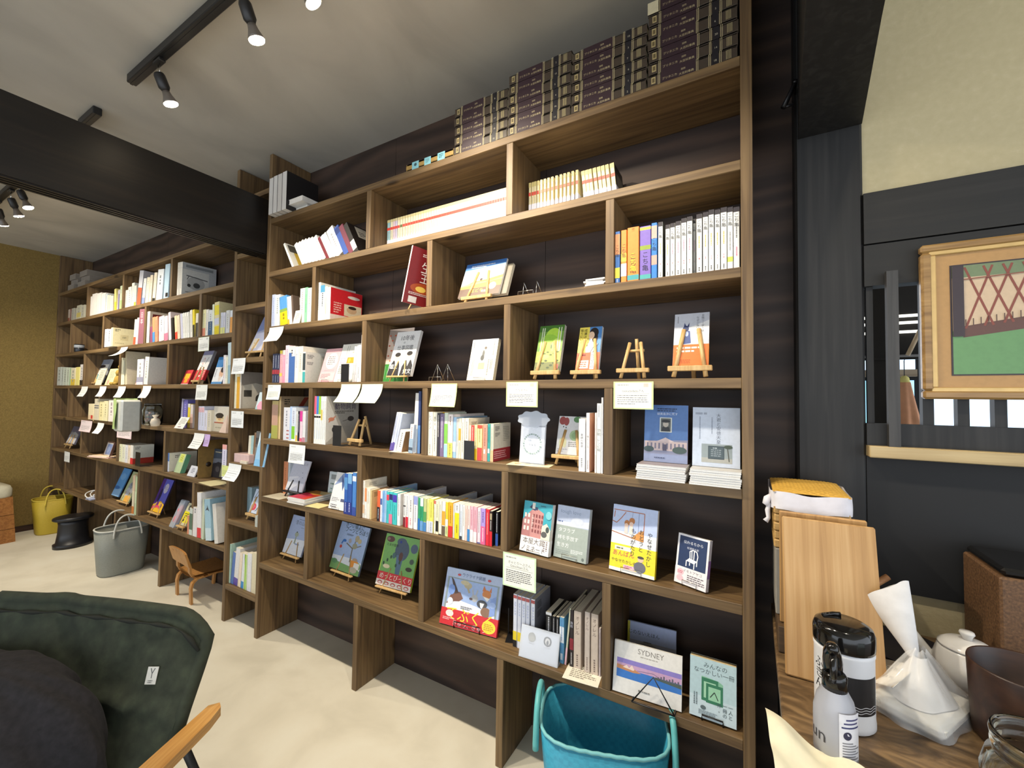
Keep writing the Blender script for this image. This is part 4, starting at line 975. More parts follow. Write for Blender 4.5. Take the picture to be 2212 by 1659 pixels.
flat_book('brown encyclopedia volume, topmost of the second stack counted from the beam', T(-.8124,.009,2.5644), .2574, .04, .215, '453a30', ops=[('r',.16,0,.56,1,'33202a'),('r',.735,0,.805,1,'17161f'),('r',.045,.25,.095,.8,'b9a878'),('r',.055,.35,.085,.7,'6a5c3c'),('r',.125,0,.1315,1,'c2b48c'),('r',.142,0,.1485,1,'c2b48c'),('r',.565,0,.5715,1,'c2b48c'),('r',.582,0,.5885,1,'c2b48c'),('r',.7,0,.7065,1,'c2b48c'),('r',.716,0,.7225,1,'c2b48c'),('r',.815,0,.8215,1,'c2b48c'),('r',.832,0,.8385,1,'c2b48c'),('r',.885,.15,.892,.85,'b0a27a'),('r',.9,.15,.907,.85,'b0a27a'),('r',.915,.15,.922,.85,'b0a27a'),('r',.93,.15,.937,.85,'b0a27a'),('t','ブリタニカ',.26,.3,.036,'c9bb92'),('t','国際',.42,.58,.026,'c9bb92'),('t','大百科事典',.455,.2,.034,'c9bb92'),('t','2',.77,.3,.034,'d8d0b8')], rnd_=.006, group='brown encyclopedia volumes stacked on the bookcase top')
flat_book('brown encyclopedia volume, lowest of the third stack counted from the beam', T(-.5535,.008,2.3614), .2591, .0371, .215, '453a30', ops=[('r',.16,0,.56,1,'33202a'),('r',.735,0,.805,1,'17161f'),('r',.045,.25,.095,.8,'b9a878'),('r',.055,.35,.085,.7,'6a5c3c'),('r',.125,0,.1315,1,'c2b48c'),('r',.142,0,.1485,1,'c2b48c'),('r',.565,0,.5715,1,'c2b48c'),('r',.582,0,.5885,1,'c2b48c'),('r',.7,0,.7065,1,'c2b48c'),('r',.716,0,.7225,1,'c2b48c'),('r',.815,0,.8215,1,'c2b48c'),('r',.832,0,.8385,1,'c2b48c'),('r',.885,.15,.892,.85,'b0a27a'),('r',.9,.15,.907,.85,'b0a27a'),('r',.915,.15,.922,.85,'b0a27a'),('r',.93,.15,.937,.85,'b0a27a'),('t','ブリタニカ',.26,.3,.036,'c9bb92'),('t','国際',.42,.58,.026,'c9bb92'),('t','大百科事典',.455,.2,.034,'c9bb92'),('t','2',.77,.3,.034,'d8d0b8')], rnd_=.006, group='brown encyclopedia volumes stacked on the bookcase top')
flat_book('brown encyclopedia volume, second from the bottom of the third stack counted from the beam', T(-.552,.01,2.3991), .2591, .0371, .215, '453a30', ops=[('r',.16,0,.56,1,'33202a'),('r',.735,0,.805,1,'17161f'),('r',.045,.25,.095,.8,'b9a878'),('r',.055,.35,.085,.7,'6a5c3c'),('r',.125,0,.1315,1,'c2b48c'),('r',.142,0,.1485,1,'c2b48c'),('r',.565,0,.5715,1,'c2b48c'),('r',.582,0,.5885,1,'c2b48c'),('r',.7,0,.7065,1,'c2b48c'),('r',.716,0,.7225,1,'c2b48c'),('r',.815,0,.8215,1,'c2b48c'),('r',.832,0,.8385,1,'c2b48c'),('r',.885,.15,.892,.85,'b0a27a'),('r',.9,.15,.907,.85,'b0a27a'),('r',.915,.15,.922,.85,'b0a27a'),('r',.93,.15,.937,.85,'b0a27a'),('t','ブリタニカ',.26,.3,.036,'c9bb92'),('t','国際',.42,.58,.026,'c9bb92'),('t','大百科事典',.455,.2,.034,'c9bb92'),('t','1',.77,.3,.034,'d8d0b8')], rnd_=.006, group='brown encyclopedia volumes stacked on the bookcase top')
flat_book('brown encyclopedia volume, third from the bottom of the third stack counted from the beam', T(-.5505,.009,2.4368), .2591, .0371, .215, '453a30', ops=[('r',.16,0,.56,1,'33202a'),('r',.735,0,.805,1,'17161f'),('r',.045,.25,.095,.8,'b9a878'),('r',.055,.35,.085,.7,'6a5c3c'),('r',.125,0,.1315,1,'c2b48c'),('r',.142,0,.1485,1,'c2b48c'),('r',.565,0,.5715,1,'c2b48c'),('r',.582,0,.5885,1,'c2b48c'),('r',.7,0,.7065,1,'c2b48c'),('r',.716,0,.7225,1,'c2b48c'),('r',.815,0,.8215,1,'c2b48c'),('r',.832,0,.8385,1,'c2b48c'),('r',.885,.15,.892,.85,'b0a27a'),('r',.9,.15,.907,.85,'b0a27a'),('r',.915,.15,.922,.85,'b0a27a'),('r',.93,.15,.937,.85,'b0a27a'),('t','ブリタニカ',.26,.3,.036,'c9bb92'),('t','国際',.42,.58,.026,'c9bb92'),('t','大百科事典',.455,.2,.034,'c9bb92'),('t','6',.77,.3,.034,'d8d0b8')], rnd_=.006, group='brown encyclopedia volumes stacked on the bookcase top')
flat_book('brown encyclopedia volume, fourth from the bottom of the third stack counted from the beam', T(-.5535,.008,2.4745), .2591, .0371, .215, '453a30', ops=[('r',.16,0,.56,1,'33202a'),('r',.735,0,.805,1,'17161f'),('r',.045,.25,.095,.8,'b9a878'),('r',.055,.35,.085,.7,'6a5c3c'),('r',.125,0,.1315,1,'c2b48c'),('r',.142,0,.1485,1,'c2b48c'),('r',.565,0,.5715,1,'c2b48c'),('r',.582,0,.5885,1,'c2b48c'),('r',.7,0,.7065,1,'c2b48c'),('r',.716,0,.7225,1,'c2b48c'),('r',.815,0,.8215,1,'c2b48c'),('r',.832,0,.8385,1,'c2b48c'),('r',.885,.15,.892,.85,'b0a27a'),('r',.9,.15,.907,.85,'b0a27a'),('r',.915,.15,.922,.85,'b0a27a'),('r',.93,.15,.937,.85,'b0a27a'),('t','ブリタニカ',.26,.3,.036,'c9bb92'),('t','国際',.42,.58,.026,'c9bb92'),('t','大百科事典',.455,.2,.034,'c9bb92'),('t','7',.77,.3,.034,'d8d0b8')], rnd_=.006, group='brown encyclopedia volumes stacked on the bookcase top')
flat_book('brown encyclopedia volume, fifth from the bottom of the third stack counted from the beam', T(-.552,.01,2.5122), .2591, .0371, .215, '453a30', ops=[('r',.16,0,.56,1,'33202a'),('r',.735,0,.805,1,'17161f'),('r',.045,.25,.095,.8,'b9a878'),('r',.055,.35,.085,.7,'6a5c3c'),('r',.125,0,.1315,1,'c2b48c'),('r',.142,0,.1485,1,'c2b48c'),('r',.565,0,.5715,1,'c2b48c'),('r',.582,0,.5885,1,'c2b48c'),('r',.7,0,.7065,1,'c2b48c'),('r',.716,0,.7225,1,'c2b48c'),('r',.815,0,.8215,1,'c2b48c'),('r',.832,0,.8385,1,'c2b48c'),('r',.885,.15,.892,.85,'b0a27a'),('r',.9,.15,.907,.85,'b0a27a'),('r',.915,.15,.922,.85,'b0a27a'),('r',.93,.15,.937,.85,'b0a27a'),('t','ブリタニカ',.26,.3,.036,'c9bb92'),('t','国際',.42,.58,.026,'c9bb92'),('t','大百科事典',.455,.2,.034,'c9bb92'),('t','3',.77,.3,.034,'d8d0b8')], rnd_=.006, group='brown encyclopedia volumes stacked on the bookcase top')
flat_book('brown encyclopedia volume, topmost of the third stack counted from the beam', T(-.5505,.009,2.5499), .2591, .0371, .215, '453a30', ops=[('r',.16,0,.56,1,'33202a'),('r',.735,0,.805,1,'17161f'),('r',.045,.25,.095,.8,'b9a878'),('r',.055,.35,.085,.7,'6a5c3c'),('r',.125,0,.1315,1,'c2b48c'),('r',.142,0,.1485,1,'c2b48c'),('r',.565,0,.5715,1,'c2b48c'),('r',.582,0,.5885,1,'c2b48c'),('r',.7,0,.7065,1,'c2b48c'),('r',.716,0,.7225,1,'c2b48c'),('r',.815,0,.8215,1,'c2b48c'),('r',.832,0,.8385,1,'c2b48c'),('r',.885,.15,.892,.85,'b0a27a'),('r',.9,.15,.907,.85,'b0a27a'),('r',.915,.15,.922,.85,'b0a27a'),('r',.93,.15,.937,.85,'b0a27a'),('t','ブリタニカ',.26,.3,.036,'c9bb92'),('t','国際',.42,.58,.026,'c9bb92'),('t','大百科事典',.455,.2,.034,'c9bb92'),('t','10',.77,.3,.034,'d8d0b8')], rnd_=.006, group='brown encyclopedia volumes stacked on the bookcase top')
flat_book('brown encyclopedia volume, lowest of the fourth stack counted from the beam', T(-.2888,.008,2.3614), .2564, .04, .215, '453a30', ops=[('r',.16,0,.56,1,'33202a'),('r',.735,0,.805,1,'17161f'),('r',.045,.25,.095,.8,'b9a878'),('r',.055,.35,.085,.7,'6a5c3c'),('r',.125,0,.1315,1,'c2b48c'),('r',.142,0,.1485,1,'c2b48c'),('r',.565,0,.5715,1,'c2b48c'),('r',.582,0,.5885,1,'c2b48c'),('r',.7,0,.7065,1,'c2b48c'),('r',.716,0,.7225,1,'c2b48c'),('r',.815,0,.8215,1,'c2b48c'),('r',.832,0,.8385,1,'c2b48c'),('r',.885,.15,.892,.85,'b0a27a'),('r',.9,.15,.907,.85,'b0a27a'),('r',.915,.15,.922,.85,'b0a27a'),('r',.93,.15,.937,.85,'b0a27a'),('t','ブリタニカ',.26,.3,.036,'c9bb92'),('t','国際',.42,.58,.026,'c9bb92'),('t','大百科事典',.455,.2,.034,'c9bb92'),('t','18',.77,.3,.034,'d8d0b8')], rnd_=.006, group='brown encyclopedia volumes stacked on the bookcase top')
flat_book('brown encyclopedia volume, second from the bottom of the fourth stack counted from the beam', T(-.2873,.01,2.402), .2564, .04, .215, '453a30', ops=[('r',.16,0,.56,1,'33202a'),('r',.735,0,.805,1,'17161f'),('r',.045,.25,.095,.8,'b9a878'),('r',.055,.35,.085,.7,'6a5c3c'),('r',.125,0,.1315,1,'c2b48c'),('r',.142,0,.1485,1,'c2b48c'),('r',.565,0,.5715,1,'c2b48c'),('r',.582,0,.5885,1,'c2b48c'),('r',.7,0,.7065,1,'c2b48c'),('r',.716,0,.7225,1,'c2b48c'),('r',.815,0,.8215,1,'c2b48c'),('r',.832,0,.8385,1,'c2b48c'),('r',.885,.15,.892,.85,'b0a27a'),('r',.9,.15,.907,.85,'b0a27a'),('r',.915,.15,.922,.85,'b0a27a'),('r',.93,.15,.937,.85,'b0a27a'),('t','ブリタニカ',.26,.3,.036,'c9bb92'),('t','国際',.42,.58,.026,'c9bb92'),('t','大百科事典',.455,.2,.034,'c9bb92'),('t','14',.77,.3,.034,'d8d0b8')], rnd_=.006, group='brown encyclopedia volumes stacked on the bookcase top')
flat_book('brown encyclopedia volume, third from the bottom of the fourth stack counted from the beam', T(-.2858,.009,2.4425), .2564, .04, .215, '453a30', ops=[('r',.16,0,.56,1,'33202a'),('r',.735,0,.805,1,'17161f'),('r',.045,.25,.095,.8,'b9a878'),('r',.055,.35,.085,.7,'6a5c3c'),('r',.125,0,.1315,1,'c2b48c'),('r',.142,0,.1485,1,'c2b48c'),('r',.565,0,.5715,1,'c2b48c'),('r',.582,0,.5885,1,'c2b48c'),('r',.7,0,.7065,1,'c2b48c'),('r',.716,0,.7225,1,'c2b48c'),('r',.815,0,.8215,1,'c2b48c'),('r',.832,0,.8385,1,'c2b48c'),('r',.885,.15,.892,.85,'b0a27a'),('r',.9,.15,.907,.85,'b0a27a'),('r',.915,.15,.922,.85,'b0a27a'),('r',.93,.15,.937,.85,'b0a27a'),('t','ブリタニカ',.26,.3,.036,'c9bb92'),('t','国際',.42,.58,.026,'c9bb92'),('t','大百科事典',.455,.2,.034,'c9bb92'),('t','20',.77,.3,.034,'d8d0b8')], rnd_=.006, group='brown encyclopedia volumes stacked on the bookcase top')
flat_book('brown encyclopedia volume, fourth from the bottom of the fourth stack counted from the beam', T(-.2888,.008,2.4831), .2564, .04, .215, '453a30', ops=[('r',.16,0,.56,1,'33202a'),('r',.735,0,.805,1,'17161f'),('r',.045,.25,.095,.8,'b9a878'),('r',.055,.35,.085,.7,'6a5c3c'),('r',.125,0,.1315,1,'c2b48c'),('r',.142,0,.1485,1,'c2b48c'),('r',.565,0,.5715,1,'c2b48c'),('r',.582,0,.5885,1,'c2b48c'),('r',.7,0,.7065,1,'c2b48c'),('r',.716,0,.7225,1,'c2b48c'),('r',.815,0,.8215,1,'c2b48c'),('r',.832,0,.8385,1,'c2b48c'),('r',.885,.15,.892,.85,'b0a27a'),('r',.9,.15,.907,.85,'b0a27a'),('r',.915,.15,.922,.85,'b0a27a'),('r',.93,.15,.937,.85,'b0a27a'),('t','ブリタニカ',.26,.3,.036,'c9bb92'),('t','国際',.42,.58,.026,'c9bb92'),('t','大百科事典',.455,.2,.034,'c9bb92'),('t','6',.77,.3,.034,'d8d0b8')], rnd_=.006, group='brown encyclopedia volumes stacked on the bookcase top')
flat_book('brown encyclopedia volume, fifth from the bottom of the fourth stack counted from the beam', T(-.2873,.01,2.5236), .2564, .04, .215, '453a30', ops=[('r',.16,0,.56,1,'33202a'),('r',.735,0,.805,1,'17161f'),('r',.045,.25,.095,.8,'b9a878'),('r',.055,.35,.085,.7,'6a5c3c'),('r',.125,0,.1315,1,'c2b48c'),('r',.142,0,.1485,1,'c2b48c'),('r',.565,0,.5715,1,'c2b48c'),('r',.582,0,.5885,1,'c2b48c'),('r',.7,0,.7065,1,'c2b48c'),('r',.716,0,.7225,1,'c2b48c'),('r',.815,0,.8215,1,'c2b48c'),('r',.832,0,.8385,1,'c2b48c'),('r',.885,.15,.892,.85,'b0a27a'),('r',.9,.15,.907,.85,'b0a27a'),('r',.915,.15,.922,.85,'b0a27a'),('r',.93,.15,.937,.85,'b0a27a'),('t','ブリタニカ',.26,.3,.036,'c9bb92'),('t','国際',.42,.58,.026,'c9bb92'),('t','大百科事典',.455,.2,.034,'c9bb92'),('t','5',.77,.3,.034,'d8d0b8')], rnd_=.006, group='brown encyclopedia volumes stacked on the bookcase top')
flat_book('brown encyclopedia volume, sixth from the bottom of the fourth stack counted from the beam', T(-.2858,.009,2.5642), .2564, .04, .215, '453a30', ops=[('r',.16,0,.56,1,'33202a'),('r',.735,0,.805,1,'17161f'),('r',.045,.25,.095,.8,'b9a878'),('r',.055,.35,.085,.7,'6a5c3c'),('r',.125,0,.1315,1,'c2b48c'),('r',.142,0,.1485,1,'c2b48c'),('r',.565,0,.5715,1,'c2b48c'),('r',.582,0,.5885,1,'c2b48c'),('r',.7,0,.7065,1,'c2b48c'),('r',.716,0,.7225,1,'c2b48c'),('r',.815,0,.8215,1,'c2b48c'),('r',.832,0,.8385,1,'c2b48c'),('r',.885,.15,.892,.85,'b0a27a'),('r',.9,.15,.907,.85,'b0a27a'),('r',.915,.15,.922,.85,'b0a27a'),('r',.93,.15,.937,.85,'b0a27a'),('t','ブリタニカ',.26,.3,.036,'c9bb92'),('t','国際',.42,.58,.026,'c9bb92'),('t','大百科事典',.455,.2,.034,'c9bb92'),('t','9',.77,.3,.034,'d8d0b8')], rnd_=.006, group='brown encyclopedia volumes stacked on the bookcase top')
flat_book('brown encyclopedia volume with cream spine end, topmost of the fourth stack counted from the beam', T(-.2888,.008,2.6047), .2564, .04, .215, '453a30', ops=[('r',.16,0,.56,1,'33202a'),('r',.735,0,.805,1,'17161f'),('r',.045,.25,.095,.8,'b9a878'),('r',.055,.35,.085,.7,'6a5c3c'),('r',.125,0,.1315,1,'c2b48c'),('r',.142,0,.1485,1,'c2b48c'),('r',.565,0,.5715,1,'c2b48c'),('r',.582,0,.5885,1,'c2b48c'),('r',.7,0,.7065,1,'c2b48c'),('r',.716,0,.7225,1,'c2b48c'),('r',.815,0,.8215,1,'c2b48c'),('r',.832,0,.8385,1,'c2b48c'),('r',.885,.15,.892,.85,'b0a27a'),('r',.9,.15,.907,.85,'b0a27a'),('r',.915,.15,.922,.85,'b0a27a'),('r',.93,.15,.937,.85,'b0a27a'),('t','ブリタニカ',.26,.3,.036,'c9bb92'),('t','国際',.42,.58,.026,'c9bb92'),('t','大百科事典',.455,.2,.034,'c9bb92'),('t','10',.77,.3,.034,'d8d0b8'),('r',0,0,.13,1,'d8cfae')], rnd_=.006, group='brown encyclopedia volumes stacked on the bookcase top')

# second shelf of the big bookcase
row('in the slumped row', 'slumped paperbacks near the beam', .02, 2.052, 0.12, [
(-2.1969,.0155,.175,'f2f2ee','white picture book slumped flat at the end',dict(L=-32,side='e9e6da',sops=[('r',.3,.1,.8,.7,'d9b64a'),('r',.1,.65,.95,.95,'5a564c')])),
(-2.1064,.0274,.15,'f2f1ec','slumped white paperback',dict(L=-33,ops=[('n',.2,.8,'c0bfc0')])),
(-2.0771,.0262,.152,'f2f1ec','slumped white paperback',dict(L=-33,ops=[('n',.2,.8,'c0bfc0')])),
(-2.0481,.0267,.158,'f2f1ec','slumped white paperback',dict(L=-33,ops=[('n',.2,.8,'c0bfc0')])),
(-2.0195,.0255,.16,'f2f1ec','slumped white paperback',dict(L=-33,ops=[('n',.2,.8,'c0bfc0')])),
(-1.9912,.026,.16,'f2f1ec','slumped white paperback',dict(L=-33,ops=[('n',.2,.8,'c0bfc0')])),
(-1.9633,.0249,.16,'f2f1ec','slumped white paperback',dict(L=-33,ops=[('n',.2,.8,'c0bfc0')])),
(-1.9358,.0308,.16,'f2f1ec','slumped white paperback',dict(L=-33,ops=[('n',.2,.8,'c0bfc0')])),
(-1.9024,.0212,.15,'7a3038','thin maroon paperback slumped among white ones',dict(L=-33)),
(-1.8779,.0239,.155,'f0efec','slumped white paperback',dict(L=-33,ops=[('n',.2,.8,'c0bfc0')])),
(-1.8514,.0244,.165,'f0efec','slumped white paperback',dict(L=-33,ops=[('n',.2,.8,'c0bfc0')])),
(-1.8237,.0532,.175,'f0f0ec','thick white paperback leaning beside the blue one',dict(L=-31,ops=[('n',.3,.8,'b0b0b4')])),
(-1.7666,.0355,.178,'3f5da8','blue spined paperback leaning',dict(L=-30,ops=[('b',.75,.95,'2a4080')],d=.85)),
(-1.7279,.0321,.178,'7c3a4c','maroon spined paperback leaning',dict(L=-30,d=.85)),
(-1.6914,.0301,.18,'1e1a1a','black and white paperback with white back label',dict(L=-30,side='2a2422',ops=[('b',.1,.4,'e0dcd6')],sops=[('r',.35,.55,.95,.95,'d8d2c4'),('m',.45,.6,.85,.8,3,'6a665e')]))])
row('in the long comic row', 'comics with red bands on the second shelf', .1, 2.052, 0.105, [
(-1.5556,.0189,.168,'9cc4cc','pale blue comic with pink band',dict(obi=(.0673,'eceaf0',[('m',.3,.2,.7,.8,1,'c6c6d2',1)],[]),ops=[('b',.69,.77,'e0493c'),('b',.92,1,'d0c490'),('n',.45,.66,'8a8a8a')])),
(-1.5338,.0144,.168,'e9dfc0','cream spined comic with red band',dict(obi=(.0673,'eceaf0',[('m',.3,.2,.7,.8,1,'c6c6d2',1)],[]),ops=[('b',.69,.77,'e0493c'),('b',.92,1,'d0c490'),('n',.45,.66,'8a8a8a')])),
(-1.5169,.0125,.168,'e6cfd8','pale pink comic with red band',dict(obi=(.0672,'eceaf0',[('m',.3,.2,.7,.8,1,'c6c6d2',1)],[]),ops=[('b',.69,.77,'e0493c'),('b',.92,1,'d0c490'),('n',.45,.66,'8a8a8a')])),
(-1.502,.013,.168,'cfc6dc','pale violet comic with red band',dict(obi=(.0672,'eceaf0',[('m',.3,.2,.7,.8,1,'c6c6d2',1)],[]),ops=[('b',.69,.77,'e0493c'),('b',.92,1,'d0c490'),('n',.45,.66,'8a8a8a')])),
(-1.4863,.0144,.168,'e9dfc0','cream spined comic with red band',dict(same=1)),
(-1.4692,.0142,.168,'e9dfc0','cream comic with dark olive band',dict(obi=(.067,'eceaf0',[('m',.3,.2,.7,.8,1,'c6c6d2',1)],[]),ops=[('b',.69,.77,'6a6a3a'),('b',.92,1,'d0c490'),('n',.45,.66,'8a8a8a')])),
(-1.4523,.0144,.168,'e9dfc0','cream spined comic with red band',dict(same=1)),
(-1.4355,.0144,.168,'e9dfc0','cream spined comic with red band',dict(same=1)),
(-1.4188,.0144,.168,'e9dfc0','cream spined comic with red band',dict(same=1)),
(-1.4023,.0144,.168,'e9dfc0','cream spined comic with red band',dict(same=1)),
(-1.3859,.0144,.168,'e9dfc0','cream spined comic with red band',dict(same=1)),
(-1.3697,.0144,.168,'e9dfc0','cream spined comic with red band',dict(same=1)),
(-1.3536,.0144,.168,'e9dfc0','cream spined comic with red band',dict(same=1)),
(-1.3376,.0144,.168,'e9dfc0','cream spined comic with red band',dict(same=1)),
(-1.3218,.0144,.168,'e9dfc0','cream spined comic with red band',dict(same=1)),
(-1.306,.0144,.168,'e9dfc0','cream spined comic with red band',dict(same=1)),
(-1.2905,.0144,.168,'e9dfc0','cream spined comic with red band',dict(same=1)),
(-1.275,.0144,.168,'e9dfc0','cream spined comic with red band',dict(same=1)),
(-1.2596,.0144,.168,'e9dfc0','cream spined comic with red band',dict(same=1)),
(-1.2444,.0144,.168,'e9dfc0','cream spined comic with red band',dict(same=1)),
(-1.2293,.0144,.168,'e9dfc0','cream spined comic with red band',dict(same=1)),
(-1.2143,.0144,.168,'e9dfc0','cream spined comic with red band',dict(same=1)),
(-1.1995,.0144,.168,'e9dfc0','cream spined comic with red band',dict(same=1)),
(-1.1847,.0144,.168,'e9dfc0','cream spined comic with red band',dict(same=1)),
(-1.1701,.0144,.168,'e9dfc0','cream spined comic with red band',dict(same=1)),
(-1.1556,.0144,.168,'e9dfc0','cream spined comic with red band',dict(same=1)),
(-1.1412,.0144,.168,'e9dfc0','cream spined comic with red band',dict(same=1)),
(-1.1269,.0144,.168,'e9dfc0','cream spined comic with red band',dict(same=1)),
(-1.1127,.0144,.168,'e9dfc0','cream spined comic with red band',dict(same=1)),
(-1.0986,.0144,.168,'e9dfc0','cream spined comic with red band',dict(same=1)),
(-1.0846,.0144,.168,'e9dfc0','cream spined comic with red band',dict(same=1)),
(-1.0707,.0144,.168,'e9dfc0','cream spined comic with red band',dict(same=1)),
(-1.057,.0144,.168,'e9dfc0','cream spined comic with red band',dict(same=1)),
(-1.0433,.0144,.168,'e9dfc0','cream spined comic with red band',dict(same=1)),
(-1.0298,.0144,.168,'e9dfc0','cream spined comic with red band',dict(same=1)),
(-1.0163,.0144,.168,'e9dfc0','cream spined comic with red band',dict(same=1)),
(-1.003,.0144,.168,'e9dfc0','cream spined comic with red band',dict(same=1)),
(-.9897,.0144,.168,'e9dfc0','cream spined comic with red band',dict(same=1)),
(-.9766,.0144,.168,'e9dfc0','cream spined comic with red band',dict(same=1)),
(-.9635,.0144,.168,'e9dfc0','cream spined comic with red band',dict(same=1)),
(-.9505,.0144,.168,'e9dfc0','cream spined comic with red band',dict(same=1)),
(-.9377,.0144,.168,'e9dfc0','cream spined comic with red band',dict(same=1)),
(-.9249,.0144,.168,'e9dfc0','cream spined comic with red band',dict(same=1)),
(-.9122,.0144,.168,'e9dfc0','cream spined comic with red band',dict(same=1)),
(-.8996,.0144,.168,'e9dfc0','cream spined comic with red band',dict(same=1)),
(-.8871,.0144,.168,'e9dfc0','cream spined comic with red band',dict(same=1))])
row('beyond the long comic row', 'comics with red bands beyond the divider', .1, 2.052, 0.11, [
(-.7689,.0095,.16,'ecdfb2','cream comic with red band',dict(obi=(.072,'ecebf2',[],[]),ops=[('b',.66,.75,'e0584a'),('b',.88,1,'d9c884'),('n',.45,.62,'9a9a98')])),
(-.7561,.0095,.16,'ecdfb2','cream comic with red band',dict(same=1)),
(-.7456,.0095,.16,'ecdfb2','cream comic with red band',dict(same=1)),
(-.733,.0095,.16,'ecdfb2','cream comic with red band',dict(same=1)),
(-.7185,.0095,.16,'ecdfb2','cream comic with red band',dict(same=1)),
(-.7033,.0095,.16,'ecdfb2','cream comic with red band',dict(same=1)),
(-.6878,.0095,.16,'ecdfb2','cream comic with red band',dict(same=1)),
(-.6717,.0095,.16,'ecdfb2','cream comic with red band',dict(same=1)),
(-.6537,.0095,.16,'ecdfb2','cream comic with red band',dict(same=1)),
(-.6359,.0095,.16,'ecdfb2','cream comic with red band',dict(same=1)),
(-.6203,.0095,.16,'ecdfb2','cream comic with red band',dict(same=1)),
(-.6048,.0095,.16,'ecdfb2','cream comic with red band',dict(same=1)),
(-.5875,.0095,.16,'ecdfb2','cream comic with red band',dict(same=1)),
(-.5705,.0095,.16,'ecdfb2','cream comic with red band',dict(same=1)),
(-.5336,.0125,.15,'ecdfb2','leaning cream comic with red band',dict(L=-6,obi=(.0675,'ecebf2',[],[]),ops=[('b',.66,.75,'e0584a'),('b',.88,1,'d9c884'),('n',.45,.62,'9a9a98')])),
(-.5197,.0125,.15,'ecdfb2','leaning cream comic with red band',dict(L=-6,same=1)),
(-.5062,.0125,.15,'ecdfb2','leaning cream comic with red band',dict(L=-6,same=1)),
(-.4893,.0125,.15,'ecdfb2','leaning cream comic with red band',dict(L=-6,same=1)),
(-.473,.0125,.15,'ecdfb2','leaning cream comic with red band',dict(L=-6,same=1)),
(-.4582,.0125,.15,'ecdfb2','leaning cream comic with red band',dict(L=-6,same=1)),
(-.4425,.0125,.15,'ecdfb2','leaning cream comic with red band',dict(L=-6,same=1)),
(-.4252,.0151,.15,'ecdfb2','black backed comic leaning at the end',dict(L=-6,obi=(.0675,'ecebf2',[],[]),side='25211c',ops=[('b',.66,.75,'e0584a'),('b',.88,1,'d9c884'),('n',.45,.62,'9a9a98')],sops=[('r',.2,.3,.9,.8,'6a6658')]))])

# third shelf of the big bookcase
row('on the third shelf near the beam', 'mixed books on the third shelf near the beam', .02, 1.738, 0.13, [
(-2.381,.0308,.187,'c3cde6','pale blue paperback at the upright',dict(ops=[('n',.1,.9,'8a96c0')])),
(-2.348,.0442,.182,'e6e8e4','white paperback with green drawing',dict(ops=[('n',.4,.9,'a0a8a8')],d=.25)),
(-2.2916,.0691,.165,'5b9fdc','blue and yellow paperback leaning',dict(L=-7,ops=[('b',0,.46,'efd01c'),('b',.46,.56,'8fb04a'),('n',.2,.4,'a08a10')])),
(-2.2204,.0147,.16,'dfe4ea','thin white paperback with blue letters',dict(L=-7,ops=[('b',0,.2,'e8b83a'),('n',.3,.95,'3a5a98')])),
(-2.2037,.0207,.16,'eeece6','thin white paperback leaning',dict(L=-7)),
(-2.1809,.0136,.165,'6b584c','brown paperback leaning with white barcode label',dict(L=-7,side='705e50',sops=[('r',.3,.7,.95,.96,'e8e4dc'),('m',.4,.74,.9,.92,4,'4a4a4a')])),
(-2.1181,.0392,.191,'e9e6d8','cream paperback at the divider',dict(ops=[('n',.3,.9,'a8a8a0')])),
(-2.0778,.0237,.192,'8fe0a4','mint green paperback',dict(ops=[('n',.3,.8,'4a9a60')])),
(-2.0529,.0316,.186,'e4ece2','white paperback at the divider',dict(ops=[('n',.3,.9,'9aa8a0')]))])
row('beyond the divider on the third shelf', 'tall books beside the red magazine', .02, 1.738, 0.15, [
(-1.9792,.0329,.205,'efece2','tall white book',dict(ops=[('n',.3,.8,'8a8a80')],d=.72)),
(-1.9444,.0339,.187,'e8e8e2','white book with blue top and black label',dict(ops=[('b',.8,1,'4f93b8'),('b',.35,.78,'dfe4e4'),('n',.4,.78,'26303a')])),
(-1.9086,.0181,.177,'ece2c8','cream pamphlet',dict(ops=[('n',.2,.7,'b0a890')])),
(-1.8887,.024,.171,'f0ece0','red fronted magazine showing its photo of a child',dict(side='d3262e',sops=[('r',.42,.22,.98,.58,'ead9b8'),('r',0,0,1,.2,'ecd8c8'),('e',.66,.42,.16,.11,'d9b48c'),('e',.68,.5,.13,.05,'3a2a22'),('e',.72,.82,.2,.05,'efe4d8'),('m',.1,.25,.36,.6,5,'f4c0b0')],d=.2))])
shown_book('white leaflet standing in front of the brown paperback on the third shelf', T(-2.1257,.005,1.739)@RX(-12), .057, .075, .004, 'e9e6da', ops=[('m',.2,.3,.9,.8,5,'9a9a90')])
shown_book('dark red magazine leaning sideways on the divider behind the small easel', T(-1.279,.05,1.7555)@RY(15)@RZ(70)@RX(-3), .18, .245, .012, '7c1a1e', [('m',.3,.86,.9,.92,2,'e8d8d0'),('t','生',.45,.6,.30,'e9e4dc'),('t','王',.45,.42,.26,'e9e4dc'),('e',.5,.3,.38,.10,'a8481e'),('e',.4,.29,.14,.05,'e8c25a'),('e',.68,.27,.12,.05,'e0b040'),('r',.12,.03,.34,.14,'d8d0c8'),('m',.1,.17,.8,.22,2,'e0c8c0')], spine='L', scol='ece8e2', pages='ece8e2')
easel('small pale easel standing behind the leaning red magazine', T(-1.36,.085,1.7384)@RZ(6), .125, .018, 22, .105, .007)
wire_stand('low black wire stand lying on the third shelf beside the easel', T(-1.555,.04,1.7384), .085, 60, .014, .014, .03, BLACKW, peak=False)
